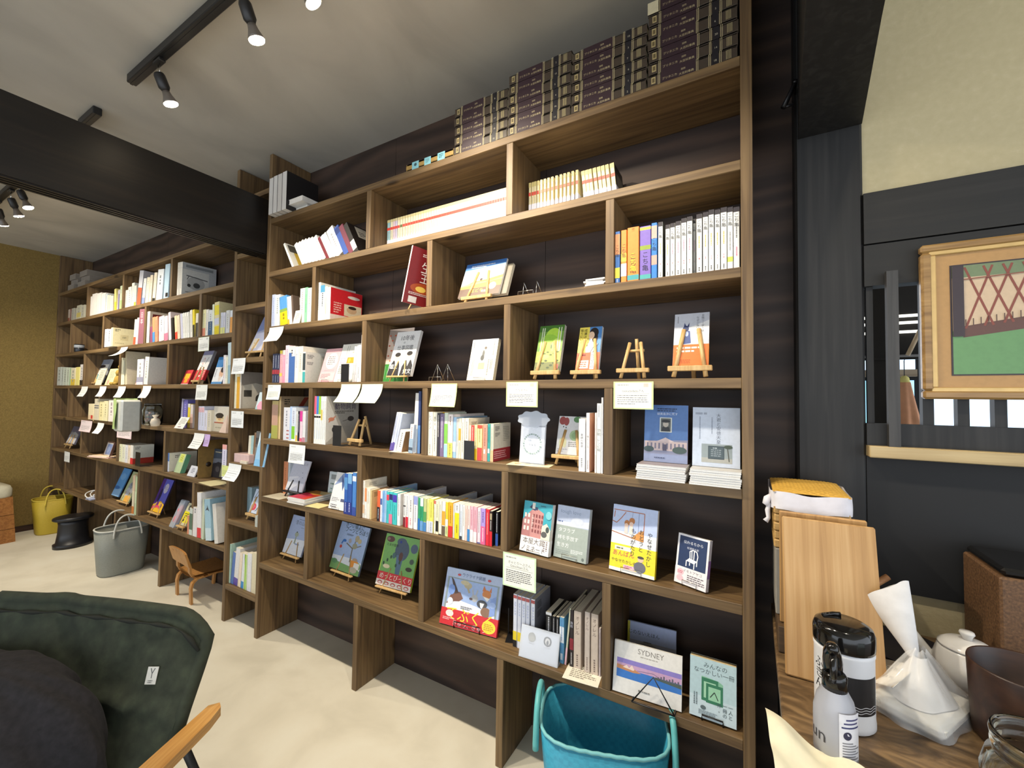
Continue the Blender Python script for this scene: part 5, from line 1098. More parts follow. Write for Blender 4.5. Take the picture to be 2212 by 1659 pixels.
shown_book('landscape photo book with orange dunes propped on a pale easel', T(-.985,.066,1.775)@RX(-22), .205, .175, .010, 'e6e2da', [('r',0,.72,1,1,'3f74b8'),('p',[(0,.60),(1,.64),(1,.88),(0,.80)],'8db4d6'),('p',[(0,.42),(1,.48),(1,.76),(0,.66)],'e6e2d6'),('p',[(0,.30),(.3,.44),(.6,.46),(1,.54),(1,.1),(0,.1)],'c97f3e'),('p',[(0,.34),(.4,.42),(.7,.40),(1,.46),(1,.42),(.5,.36),(0,.30)],'e0a868'),('r',0,0,1,.24,'5a4436'),('e',.48,.48,.035,.035,'3a2c24'),('e',.80,.25,.085,.10,'f0ece0'),('m',.15,.84,.75,.93,2,'e8eef4'),('t','エビモ',.44,.12,.10,'e8d040'),('t','写真集',.64,.10,.06,'efe8d8')], hard=True)
shown_book('second book tucked behind the landscape dune book on the same easel', T(-.93,.080,1.775)@RX(-22), .15, .15, .016, '6a6454', [('r',.05,.05,.95,.95,'746c5c')], scol='cfc8b4', pages='d8d2c0')
easel('pale wooden easel holding the landscape dune book', T(-.985,.049,1.7384), .15, .036, 22, .15, .012)
wire_stand('bright wire stand with two ball tipped posts standing empty on the third shelf', T(-.735,.02,1.7384), .1, 8, .062, .018, .03, peak=False)
flat_book('white paper packet, lowest of the small pile on the third shelf', T(-.505,.02,1.7384)@RZ(4), .068, .0055, .12, 'e6e4e2', pages='dedcd8', group='white packets at the divider', name='packet', cat='packet', hard=False)
flat_book('white paper packet, second from the bottom of the small pile on the third shelf', T(-.501,.02,1.7444)@RZ(-3), .068, .0055, .12, 'e6e4e2', pages='dedcd8', group='white packets at the divider', name='packet', cat='packet', hard=False)
flat_book('white paper packet, third from the bottom of the small pile on the third shelf', T(-.497,.02,1.7504)@RZ(2), .068, .0055, .12, 'e6e4e2', pages='dedcd8', group='white packets at the divider', name='packet', cat='packet', hard=False)
flat_book('white paper packet, fourth from the bottom of the small pile on the third shelf', T(-.507,.02,1.7569)@RZ(6), .068, .0055, .12, 'e6e4e2', pages='dedcd8', group='white packets at the divider', name='packet', cat='packet', hard=False)
flat_book('white paper packet, topmost of the small pile on the third shelf', T(-.499,.02,1.7629)@RZ(0), .068, .0055, .12, 'e6e4e2', pages='dedcd8', group='white packets at the divider', name='packet', cat='packet', hard=False)
tag(MB().box((0,0,0),(.075,.05,.0012),'e8e0c0').build('leaflet', PRINT, None, T(-.66,.012,1.7386)@RZ(8)), 'small cream leaflet lying between the wire stand and the white packets', 'leaflet')
row('in the comic row beside the black post', 'white and coloured comics on the third shelf', .012, 1.738, 0.113, [
(-.3936,.0158,.174,'3f6fae','thin blue and yellow comic at the divider',dict(ops=[('b',.55,.95,'cf8a5a'),('t','こち亀',.5,.74,.86,'1c1a1a',1),('b',.1,.3,'e6d04a'),('n',.02,.08,'e8e8f0')])),
(-.3737,.0181,.175,'ef8a3c','thin orange comic',dict(ops=[('b',.4,.55,'e6b84a'),('t','こち亀',.5,.74,.86,'1c1a1a',1),('b',.12,.36,'d8d4e0')],d=.28)),
(-.3528,.0369,.179,'ef8a3c','thick orange comic with yellow lettering',dict(ops=[('t','こち亀',.5,.53,.62,'1c1410',1),('t','こち亀',.5,.535,.56,'f2d23c',1),('b',.03,.12,'4a9aa0'),('n',.93,.98,'b05a10')],d=.73)),
(-.3125,.0341,.175,'7c66b4','thick purple comic',dict(ops=[('b',.93,.98,'e8e04a'),('b',.56,.64,'8a9a3a'),('t','こち亀',.5,.53,.62,'1a1620',1),('b',.02,.1,'4fa3a0')],d=.74)),
(-.2763,.0168,.18,'3b7fc8','thin blue comic',dict(ops=[('b',.72,.95,'d8a89a'),('t','こち亀',.5,.74,.86,'1c1a1a',1),('b',.25,.42,'d8a090')],d=.12)),
(-.2557,.0131,.179,'eceae4','white comic numbered 9',dict(side='4a4a40',ops=[('b',.92,1,'3a3438'),('t','こち亀',.5,.9,.86,'1c1a1a',1),('n',.42,.62,'c9b83a'),('t','9',.5,.27,.62,'cc2038',1),('n',.03,.1,'4a4a4a')],d=.965)),
(-.2336,.0123,.166,'eceae4','white comic numbered 8',dict(side='4a4a40',ops=[('b',.92,1,'3a3438'),('t','こち亀',.5,.9,.86,'1c1a1a',1),('n',.42,.62,'c9b83a'),('t','8',.5,.27,.62,'cc2038',1),('n',.03,.1,'4a4a4a')],d=.965)),
(-.2193,.0133,.168,'eceae4','white comic numbered 7',dict(side='4a4a40',ops=[('b',.92,1,'3a3438'),('t','こち亀',.5,.9,.86,'1c1a1a',1),('n',.42,.62,'d08aa0'),('t','7',.5,.27,.62,'cc2038',1),('n',.03,.1,'4a4a4a')],d=.965)),
(-.2037,.0145,.171,'eceae4','white comic numbered 91',dict(side='4a4a40',ops=[('b',.92,1,'3a3438'),('t','こち亀',.5,.9,.86,'1c1a1a',1),('n',.42,.62,'d08aa0'),('t','91',.5,.27,.5,'cc2038',1),('n',.03,.1,'4a4a4a')],d=.965)),
(-.1873,.0146,.177,'eceae4','white comic numbered 99',dict(side='4a4a40',ops=[('b',.92,1,'3a3438'),('t','こち亀',.5,.9,.86,'1c1a1a',1),('n',.42,.62,'d08aa0'),('t','99',.5,.27,.5,'cc2038',1),('n',.03,.1,'4a4a4a')],d=.965)),
(-.1707,.0144,.179,'eceae4','white comic numbered 97',dict(side='4a4a40',ops=[('b',.92,1,'3a3438'),('t','こち亀',.5,.9,.86,'1c1a1a',1),('n',.42,.62,'d08aa0'),('t','97',.5,.27,.5,'cc2038',1),('n',.03,.1,'4a4a4a')],d=.965)),
(-.1575,.0082,.181,'eceae4','white comic numbered 3',dict(side='4a4a40',ops=[('b',.92,1,'3a3438'),('t','こち亀',.5,.9,.86,'1c1a1a',1),('n',.42,.62,'d08aa0'),('t','3',.5,.27,.62,'cc2038',1),('n',.03,.1,'4a4a4a')],d=.965,yo=.03)),
(-.1441,.0152,.181,'eceae4','white comic numbered 4',dict(side='4a4a40',ops=[('b',.92,1,'3a3438'),('t','こち亀',.5,.9,.86,'1c1a1a',1),('n',.42,.62,'c9b83a'),('t','4',.5,.27,.62,'cc2038',1),('n',.03,.1,'4a4a4a')],d=.965)),
(-.126,.0139,.183,'eceae4','white comic numbered 2',dict(side='4a4a40',ops=[('b',.92,1,'3a3438'),('t','こち亀',.5,.9,.86,'1c1a1a',1),('n',.42,.62,'c9b83a'),('t','2',.5,.27,.62,'cc2038',1),('n',.03,.1,'4a4a4a')],d=.965)),
(-.1102,.0137,.187,'eceae4','white comic numbered 12',dict(side='4a4a40',ops=[('b',.92,1,'3a3438'),('t','こち亀',.5,.9,.86,'1c1a1a',1),('n',.42,.62,'c9b83a'),('t','12',.5,.27,.5,'cc2038',1),('n',.03,.1,'4a4a4a')],d=.965)),
(-.0938,.0138,.184,'eceae4','white comic numbered 11',dict(side='4a4a40',ops=[('b',.92,1,'3a3438'),('t','こち亀',.5,.9,.86,'1c1a1a',1),('n',.42,.62,'c9b83a'),('t','11',.5,.27,.5,'cc2038',1),('n',.03,.1,'4a4a4a')],d=.965)),
(-.0777,.0154,.187,'eceae4','white comic numbered 10',dict(side='4a4a40',ops=[('b',.92,1,'3a3438'),('t','こち亀',.5,.9,.86,'1c1a1a',1),('n',.42,.62,'c9b83a'),('t','10',.5,.27,.5,'cc2038',1),('n',.03,.1,'4a4a4a')],d=.965)),
(-.0605,.0142,.184,'eceae4','white comic with green numeral',dict(ops=[('b',.92,1,'3a3438'),('t','こち亀',.5,.9,.86,'1c1a1a',1),('n',.3,.6,'8a8a8a'),('b',.12,.2,'c8d060')],d=.3)),
(-.0445,.0155,.181,'eceae4','white comic with pink mark',dict(ops=[('b',.92,1,'3a3438'),('t','こち亀',.5,.9,.86,'1c1a1a',1),('n',.5,.72,'5a5a5a'),('n',.2,.35,'d87a9a')]))])

# fourth shelf of the big bookcase
row('on the fourth shelf near the beam', 'mixed books on the fourth shelf near the beam', .012, 1.42, 0.13, [
(-2.3416,.0201,.163,'28304e','navy comic with red lettering',dict(ops=[('b',.3,.45,'a83a44'),('n',.5,.95,'c8ccd8'),('n',.03,.25,'a8b0c0')])),
(-2.3193,.0218,.164,'28304e','navy comic with red lettering',dict(ops=[('b',.3,.45,'a83a44'),('n',.5,.95,'c8ccd8'),('n',.03,.25,'a8b0c0')])),
(-2.2954,.0216,.161,'28304e','navy comic with red lettering',dict(ops=[('b',.3,.45,'a83a44'),('n',.5,.95,'c8ccd8'),('n',.03,.25,'a8b0c0')])),
(-2.2717,.0231,.179,'efb2b6','pink paperback with yellow top',dict(ops=[('b',.9,1,'ecd858'),('n',.2,.8,'e06a80'),('b',.2,.3,'f0d060')])),
(-2.2465,.0229,.18,'ee9ab2','pink paperback with white patches',dict(ops=[('b',.85,1,'ece6d8'),('n',.2,.8,'f6d8e0')])),
(-2.2215,.0314,.205,'eed4de','tall pale pink book',dict(hard=1,ops=[('n',.5,.9,'c090a8')])),
(-2.1881,.0532,.198,'e6e2d8','tall white book with big blue panel',dict(ops=[('b',0,.82,'4a70b0'),('r',.45,.72,1,.92,'efeee8'),('n',.75,.9,'5a5a60')])),
(-2.1329,.0268,.193,'f0eee8','white book',dict(ops=[('n',.4,.8,'a8a8a8')])),
(-2.1041,.0372,.194,'efe6d6','cream book',dict(ops=[('n',.3,.8,'c0b0a0')],d=.3)),
(-2.0649,.0219,.163,'e6ece8','white book with teal foot',dict(side='e6e2d6',ops=[('b',0,.35,'4ab0b0'),('b',.4,.95,'3a4448')],sops=[('r',.7,.45,1,.9,'cfc8b8'),('m',.08,.78,.4,.92,4,'4a4a48'),('m',.08,.58,.4,.68,3,'4a4a48'),('r',.8,.3,.9,.4,'e0c840')]))])
bookend('black metal bookend at the mixed books on the fourth shelf', T(-1.747,.004,1.4204), .058, .088)
shown_book('pink face out book with white oval title panel', T(-1.921,.045,1.424)@RX(-16), .1234, .1862, .014, 'eab4b8', spine='R', scol='e4a8ae', ops=[('e',.55,.62,.36,.24,'f2ece4'),('m',.3,.5,.8,.78,5,'8a7a7a'),('l',.2,.34,.85,.34,.012,'c08a8e'),('r',.05,.05,.95,.28,'efc4c4'),('m',.1,.1,.7,.25,4,'a07a7e')])
wire_stand('bright wire stand under the pink oval title book', T(-1.921,.042,1.4204)@RZ(0), .0864, 16, .08, 0.014, .018)
shown_book('white face out book with lemon and orange photo squares', T(-1.7854,.045,1.424)@RX(-16), .1434, .2053, .016, 'efece0', spine='R', scol='e6e2d4', ops=[('r',.06,.48,.34,.64,'c2b4c4'),('r',.42,.48,.92,.64,'e0993a'),('e',.55,.56,.07,.06,'f0b850'),('e',.72,.56,.08,.07,'e8a030'),('e',.85,.55,.06,.05,'f2c060'),('e',.2,.56,.08,.05,'e8dce0'),('l',.62,.76,.9,.84,.03,'c8a070'),('m',.28,.7,.34,.95,1,'9a9a94',1),('m',.38,.74,.44,.95,1,'9a9a94',1),('l',.05,.45,.95,.45,.008,'c8c4b4'),('m',.1,.2,.7,.42,5,'9a9a90')])
wire_stand('bright wire stand under the book with orange photo squares', T(-1.7854,.042,1.4204)@RZ(0), .1004, 16, .08, 0.014, .02)
row('leaning at the divider on the fourth shelf', 'white booklets leaning at the divider', .03, 1.42, 0.14, [
(-1.6999,.0136,.175,'eceae6','white booklet with thin spine',dict(L=5,ops=[('n',.2,.6,'a0a0a0')])),
(-1.6832,.0121,.178,'e6dede','pale pink booklet',dict(L=5,ops=[('n',.2,.6,'b08a90')])),
(-1.6666,.0216,.18,'f0efec','thick white booklet',dict(L=3,ops=[('n',.1,.4,'6a6a6a')])),
(-1.6421,.0105,.228,'eae2d8','tall thin cream booklet',dict(L=1.2))])
shown_book('polka dot folder with a green foot standing in the corner of the divider', T(-1.5188,.11,1.421)@RX(-9), .215, .2698, .004, 'efd8c4', ops=[('p',[(.16,1),(1,.92),(1,.3),(.62,.5)],'a8988c'),('r',0,0,1,.34,'4c9a4a'),('e',.07,.4,.028,.014,'d0603c'),('e',.23,.4,.028,.014,'d0603c'),('e',.39,.4,.028,.014,'d0603c'),('e',.55,.4,.028,.014,'d0603c'),('e',.71,.4,.028,.014,'d0603c'),('e',.87,.4,.028,.014,'d0603c'),('e',.15,.495,.028,.014,'d0603c'),('e',.31,.495,.028,.014,'d0603c'),('e',.47,.495,.028,.014,'d0603c'),('e',.63,.495,.028,.014,'d0603c'),('e',.79,.495,.028,.014,'d0603c'),('e',.95,.495,.028,.014,'d0603c'),('e',.07,.59,.028,.014,'d0603c'),('e',.23,.59,.028,.014,'d0603c'),('e',.39,.59,.028,.014,'d0603c'),('e',.55,.59,.028,.014,'d0603c'),('e',.71,.59,.028,.014,'d0603c'),('e',.87,.59,.028,.014,'d0603c'),('e',.15,.685,.028,.014,'d0603c'),('e',.31,.685,.028,.014,'d0603c'),('e',.47,.685,.028,.014,'d0603c'),('e',.63,.685,.028,.014,'d0603c'),('e',.79,.685,.028,.014,'d0603c'),('e',.95,.685,.028,.014,'d0603c'),('e',.07,.78,.028,.014,'d0603c'),('e',.23,.78,.028,.014,'d0603c'),('e',.39,.78,.028,.014,'d0603c'),('e',.55,.78,.028,.014,'d0603c'),('e',.71,.78,.028,.014,'d0603c'),('e',.87,.78,.028,.014,'d0603c'),('e',.15,.875,.028,.014,'d0603c'),('e',.31,.875,.028,.014,'d0603c'),('e',.47,.875,.028,.014,'d0603c'),('e',.63,.875,.028,.014,'d0603c'),('e',.79,.875,.028,.014,'d0603c'),('e',.95,.875,.028,.014,'d0603c'),('l',.12,.06,.12,.2,.01,'a8d8a0'),('l',.2,.06,.2,.25,.01,'a8d8a0'),('l',.28,.06,.28,.3,.01,'a8d8a0'),('l',.36,.06,.36,.2,.01,'a8d8a0'),('l',.44,.06,.44,.25,.01,'a8d8a0'),('l',.52,.06,.52,.3,.01,'a8d8a0'),('l',.6,.06,.6,.2,.01,'a8d8a0'),('l',.68,.06,.68,.25,.01,'a8d8a0'),('e',.8,.66,.17,.13,'5a2c22'),('t','とりの',.8,.68,.085,'e8d0c0'),('t','めぐ',.8,.59,.085,'e8d0c0')])
shown_book('white face out book titled about ten years later, with two portraits', T(-1.4206,.062,1.45)@RX(-17), .1501, .2255, .016, 'eceae6', spine='R', scol='e6e4e0', ops=[('t','10年後',.5,.8,.2,'2a2a2c'),('t','の',.42,.72,.09,'2a2a2c'),('t','仕事図鑑',.5,.585,.17,'3a3a3c'),('p',[(0,0),(.48,0),(.44,.22),(.36,.34),(.14,.34),(.02,.2)],'2c2a2c'),('p',[(.52,0),(1,0),(.98,.22),(.88,.34),(.66,.34),(.55,.2)],'2c2a2c'),('e',.27,.4,.12,.1,'e6c4a8'),('e',.27,.47,.12,.05,'201c1c'),('e',.76,.42,.12,.1,'e6c4a8'),('e',.76,.49,.12,.05,'201c1c'),('p',[(.2,.34),(.34,.34),(.27,.2)],'f0eeec'),('p',[(.7,.34),(.84,.34),(.77,.2)],'f0eeec'),('m',.46,.36,.54,.56,2,'6a9ac0',1),('t','堀江',.2,.16,.17,'f4f4f2'),('t','×',.5,.05,.2,'f4f4f2'),('t','貴文',.8,.05,.17,'f4f4f2')])
easel('slim wooden easel under the book with two portraits', T(-1.4206,.045,1.4204)@RZ(0), .125, .029, 17, .1, .006)
tag(MB().box((0,0,0),(.028,.0006,.018),'e8d63c').build('sticky_note', PRINT, None, T(-1.375,.128,1.648)@RX(-14)), 'yellow sticky note poking from the top of the two portrait book', 'sticky note')
wire_stand('bright wire stand with two peaked loops standing empty on the fourth shelf', T(-1.165,.02,1.4204), .1, 14, .075, .018, .03)
shown_book('cream face out book with a small grey figure and yellow square', T(-.9514,.04,1.424)@RX(-14), .1268, .1763, .02, 'efe9d0', spine='R', scol='ece6cc', ops=[('r',0,.84,1,1,'c9ccd6'),('r',.36,.26,.6,.42,'e6d88a'),('e',.5,.62,.045,.11,'6a6a66'),('e',.48,.54,.07,.07,'5a5a58'),('e',.56,.78,.05,.035,'6a6058'),('l',.56,.76,.54,.6,.012,'8a8a84'),('m',.84,.6,.9,.95,1,'8a8a80',1),('m',.06,.8,.12,.94,1,'6a6a62',1),('m',.8,.25,.9,.5,2,'7a7a70',1),('m',.1,.1,.2,.5,2,'9a9a90',1),('m',.7,.1,.78,.5,1,'8a8a80',1)])
wire_stand('bright wire stand under the cream book with the grey figure', T(-.9514,.037,1.4204)@RZ(0), .0887, 14, .08, 0.014, .024)
shown_book('face out book with bright green forest cover on a chunky easel', T(-.6668,.064,1.458)@RX(-17), .103, .186, .018, '6f9a3e', spine='R', scol='d9cfc0', spops=[('m',.3,.5,.7,.9,1,'5a5a50',1)], ops=[('r',0,.86,1,1,'47762c'),('e',.6,.74,.32,.2,'b4dc4a'),('e',.45,.6,.4,.2,'9ccc46'),('e',.75,.5,.2,.2,'c8e46a'),('r',.12,.42,.155,.95,'dfe6c8'),('r',.2,.42,.235,.95,'dfe6c8'),('r',.78,.42,.815,.95,'dfe6c8'),('r',.88,.42,.915,.95,'dfe6c8'),('p',[(0,.42),(1,.42),(1,.18),(0,.18)],'a9b455'),('e',.3,.3,.25,.05,'d6d86a'),('e',.7,.24,.25,.05,'cdd85c'),('r',0,0,1,.18,'6f7444'),('e',.1,.06,.06,.02,'3c4a2a'),('e',.21,.11,.06,.02,'3c4a2a'),('e',.32,.16,.06,.02,'3c4a2a'),('e',.43,.21,.06,.02,'3c4a2a'),('e',.54,.06,.06,.02,'3c4a2a'),('e',.65,.11,.06,.02,'3c4a2a'),('e',.76,.16,.06,.02,'3c4a2a'),('e',.87,.21,.06,.02,'3c4a2a'),('e',.98,.06,.06,.02,'3c4a2a'),('e',.2,.34,.05,.012,'4a5a30'),('e',.33,.37,.05,.012,'4a5a30'),('e',.46,.4,.05,.012,'4a5a30'),('e',.59,.34,.05,.012,'4a5a30'),('e',.72,.37,.05,.012,'4a5a30'),('e',.85,.4,.05,.012,'4a5a30'),('e',.57,.52,.02,.05,'4a5a5a'),('r',.8,.03,.95,.13,'c25a5a')])
easel('chunky pale easel holding the green forest book', T(-.6668,.047,1.4204)@RZ(0), .118, .037, 17, .15, .013)
shown_book('face out novel with yellow cover, a girl in profile and an orange band', T(-.5094,.064,1.456)@RX(-17), .0848, .1689, .014, 'efd95c', spine='R', scol='e6e6e2', spops=[('r',0,0,1,.3,'d8503a')], ops=[('p',[(.45,1),(1,1),(1,.3),(.5,.45)],'4f86c2'),('p',[(.35,.5),(.6,.78),(.85,.6),(.8,.3),(.4,.3)],'ece9e4'),('e',.66,.86,.2,.12,'28221f'),('e',.72,.74,.13,.12,'28221f'),('e',.56,.8,.13,.09,'ecc9a8'),('l',.4,.55,.75,.5,.02,'c8c4c0'),('l',.55,.38,.8,.62,.025,'3a3a44'),('l',.65,.36,.9,.6,.025,'3a3a44'),('t','成瀬は',.28,.96,.15,'2a2416',1),('t','天下を',.42,.74,.14,'2a2416',1),('t','取りにいく',.12,.96,.14,'2a2416',1)], obi=(.068,'e4603a',[('m',.06,.75,.7,.95,1,'7a1810'),('r',.05,.1,.55,.55,'f0dcd0'),('m',.1,.15,.5,.5,3,'d8603a'),('r',.62,.05,.8,.98,'f2eeea'),('m',.64,.1,.78,.9,2,'5a5a5a',1)],'efe9e2'))
easel('chunky pale easel holding the yellow novel with a girl in profile', T(-.5094,.047,1.4204)@RZ(0), .112, .035, 17, .15, .012)
easel('chunky pale easel standing empty on the fourth shelf', T(-.345,.048,1.4204), .108, .038, 17, .128, .012)
shown_book('tall face out book with dark blue cat and orange band', T(-.167,.05,1.462)@RX(-17), .1033, .1814, .017, 'e9e9e8', spine='R', scol='eeece6', spops=[('r',0,0,1,.33,'c8a03a'),('m',.35,.45,.65,.95,1,'6a6a66',1)], ops=[('p',[(0,.62),(1,.85),(1,1),(0,1)],'c6c9d2'),('e',.36,.55,.1,.12,'3a4a7a'),('p',[(.24,.4),(.5,.42),(.46,.66),(.3,.66)],'44558a'),('e',.34,.7,.09,.06,'2c3a66'),('p',[(.28,.74),(.3,.82),(.35,.75)],'2c3a66'),('p',[(.38,.75),(.44,.82),(.43,.73)],'2c3a66'),('l',.24,.42,.12,.36,.02,'2c3a66'),('e',.37,.6,.05,.05,'aebce0'),('t','女性リーダーは',.82,.97,.085,'5a5a60',1),('t','なぜ少ないのか',.68,.93,.085,'5a5a60',1),('m',.08,.82,.13,.95,1,'7a7a80',1)], obi=(.072,'e0702c',[('m',.1,.6,.9,.92,2,'f4e6d8'),('m',.06,.1,.6,.3,3,'b04a14')],'c79a3a'))
easel('chunky pale easel holding the tall book with the blue cat figure', T(-.167,.033,1.4204)@RZ(0), .128, .041, 17, .16, .014)

# fifth shelf of the big bookcase
row('on the fifth shelf near the beam', 'mixed books on the fifth shelf near the beam', .03, 1.107, 0.15, [
(-2.3623,.058,.212,'c8b478','olive green and pink book',dict(ops=[('b',.35,.9,'c9a08a'),('b',0,.35,'b2b05a')])),
(-2.2949,.0163,.238,'dcc08c','large tan boxed book with red stripe',dict(hard=1,side='9a8468',sops=[('p',[(.35,.55),(.5,.55),(.85,.98),(.7,.98)],'8a3424'),('m',.1,.8,.3,.95,3,'3a3228')],d=.2)),
(-2.2255,.0547,.178,'dedee4','white book with three red bars at the foot',dict(ops=[('n',.4,.9,'9a9aa6'),('r',.55,.06,.95,.09,'b04a4a'),('r',.55,.17,.95,.2,'b04a4a'),('r',.55,.28,.95,.31,'b04a4a')],d=.13,yo=-.015)),
(-2.169,.0154,.184,'b4cbec','thin pale blue book',dict(d=.13,yo=-.015)),
(-2.1519,.0349,.179,'d8e0ec','pale book with bright green panel',dict(ops=[('r',.05,.06,.85,.44,'86c83a'),('n',.5,.9,'9a9ab0')],d=.13,yo=-.015)),
(-2.114,.015,.16,'e2e2dc','white paperback with yellow foot',dict(ops=[('b',0,.2,'e4b84a'),('n',.3,.9,'8a8a8a')],d=.12,yo=-.015)),
(-2.0973,.0156,.161,'231f2a','black spined paperback',dict(ops=[('n',.3,.9,'c8c8d0')],d=.12,yo=-.015)),
(-2.0794,.0216,.162,'e6ccd8','pink and white paperback',dict(ops=[('b',.66,1,'d8429a'),('b',0,.12,'d05a7a')],d=.12,yo=-.015)),
(-2.0548,.022,.162,'e2e2e4','white paperback at the divider',dict(ops=[('b',0,.15,'c8889a')],d=.12,yo=-.015))])
tag(MB().box((0,0,0),(.1,.055,.0012),'f0e6c8').build('leaflet', PRINT, None, T(-2.16,.003,1.1074)), 'cream leaflet lying at the edge of the fifth shelf by the divider', 'leaflet')
row('of the magazine set on the fifth shelf', 'white magazine set on the fifth shelf', .006, 1.107, 0.2, [
(-1.9474,.0164,.242,'ecebe6','white magazine with pink top',dict(ops=[('b',.62,1,'e8607c'),('b',.545,.585,'1c1c20'),('n',.1,.5,'7a9ac0')])),
(-1.9294,.0163,.242,'ecebe6','white magazine with blue top',dict(ops=[('b',.62,1,'3f80cc'),('b',.545,.585,'1c1c20'),('n',.1,.5,'7a9ac0')])),
(-1.9115,.0155,.242,'ecebe6','white magazine with green top',dict(ops=[('b',.62,1,'93c842'),('b',.545,.585,'1c1c20'),('n',.1,.5,'7a9ac0')])),
(-1.8945,.0123,.241,'ecebe6','white magazine with yellow middle',dict(ops=[('b',.5,.72,'ecd25a'),('n',.1,.9,'6a6a6a')])),
(-1.8806,.0122,.241,'ecebe6','plain white magazine',dict(ops=[('n',.1,.9,'6a6a6a')])),
(-1.8669,.0127,.242,'ecebe6','white magazine with animal cover on its side',dict(side='b6afa2',ops=[('n',.1,.9,'6a6a6a')],sops=[('p',[(0,.62),(0,1),(.02,1),(.38,.38),(.4,.33),(.3,.2),(0,.02)],'ded8cc'),('t','動物飼育',.58,.735,.17,'342a50'),('m',.25,.63,.9,.7,2,'5a5448'),('e',.75,.52,.1,.055,'4a423c'),('l',.66,.5,.5,.47,.012,'4a423c'),('e',.16,.52,.09,.04,'d88a6a'),('l',.08,.46,.28,.58,.03,'d88a6a'),('e',.3,.3,.12,.08,'3a3834')]))])
bookend('black metal bookend at the white magazine set', T(-1.795,.004,1.1074), .062, .1)
easel('chunky wooden easel standing empty in front of the magazine set', T(-1.673,.03,1.1074)@RZ(-4), .112, .038, 17, .13, .013)
row('leaning at the divider on the fifth shelf', 'pamphlets leaning at the divider on the fifth shelf', .03, 1.107, 0.15, [
(-1.4325,.0107,.178,'ccd3e6','pale blue pamphlet',dict(L=13,ops=[('n',.4,.9,'6a6a90'),('b',0,.2,'6a5aa8')])),
(-1.4205,.0126,.176,'d4dbec','pale lilac pamphlet',dict(L=13,ops=[('b',0,.22,'5f4fa0')])),
(-1.4066,.0116,.174,'c6d0e6','thin pale blue booklet',dict(L=13)),
(-1.3735,.0324,.095,'efeae2','small white booklet with brown edge',dict(L=14,side='8a6844',ops=[('n',.2,.9,'8a8a88')],d=.1,yo=-.018)),
(-1.3031,.0225,.125,'cfd8e4','small pale blue picture book',dict(L=4,ops=[('n',.5,.9,'b08a6a'),('b',0,.5,'9ab0c4'),('b',.1,.2,'4a5a6a')],yo=-.015)),
(-1.2931,.0215,.262,'e9e4dc','tall white magazine bending at the divider',dict(L=2.4,pages='e6e2da',ops=[('b',0,.4,'a8b6c4')])),
(-1.2644,.0143,.27,'2c3c6c','dark blue tall book at the divider',dict(ops=[('b',0,.45,'5a82b8')]))])
tag(MB().box((0,0,0),(.13,.1,.0012),'efe0cc').build('leaflet', PRINT, None, T(-1.4,-.006,1.1074)@RZ(12)), 'cream leaflet lying below the leaning pamphlets on the fifth shelf', 'leaflet')
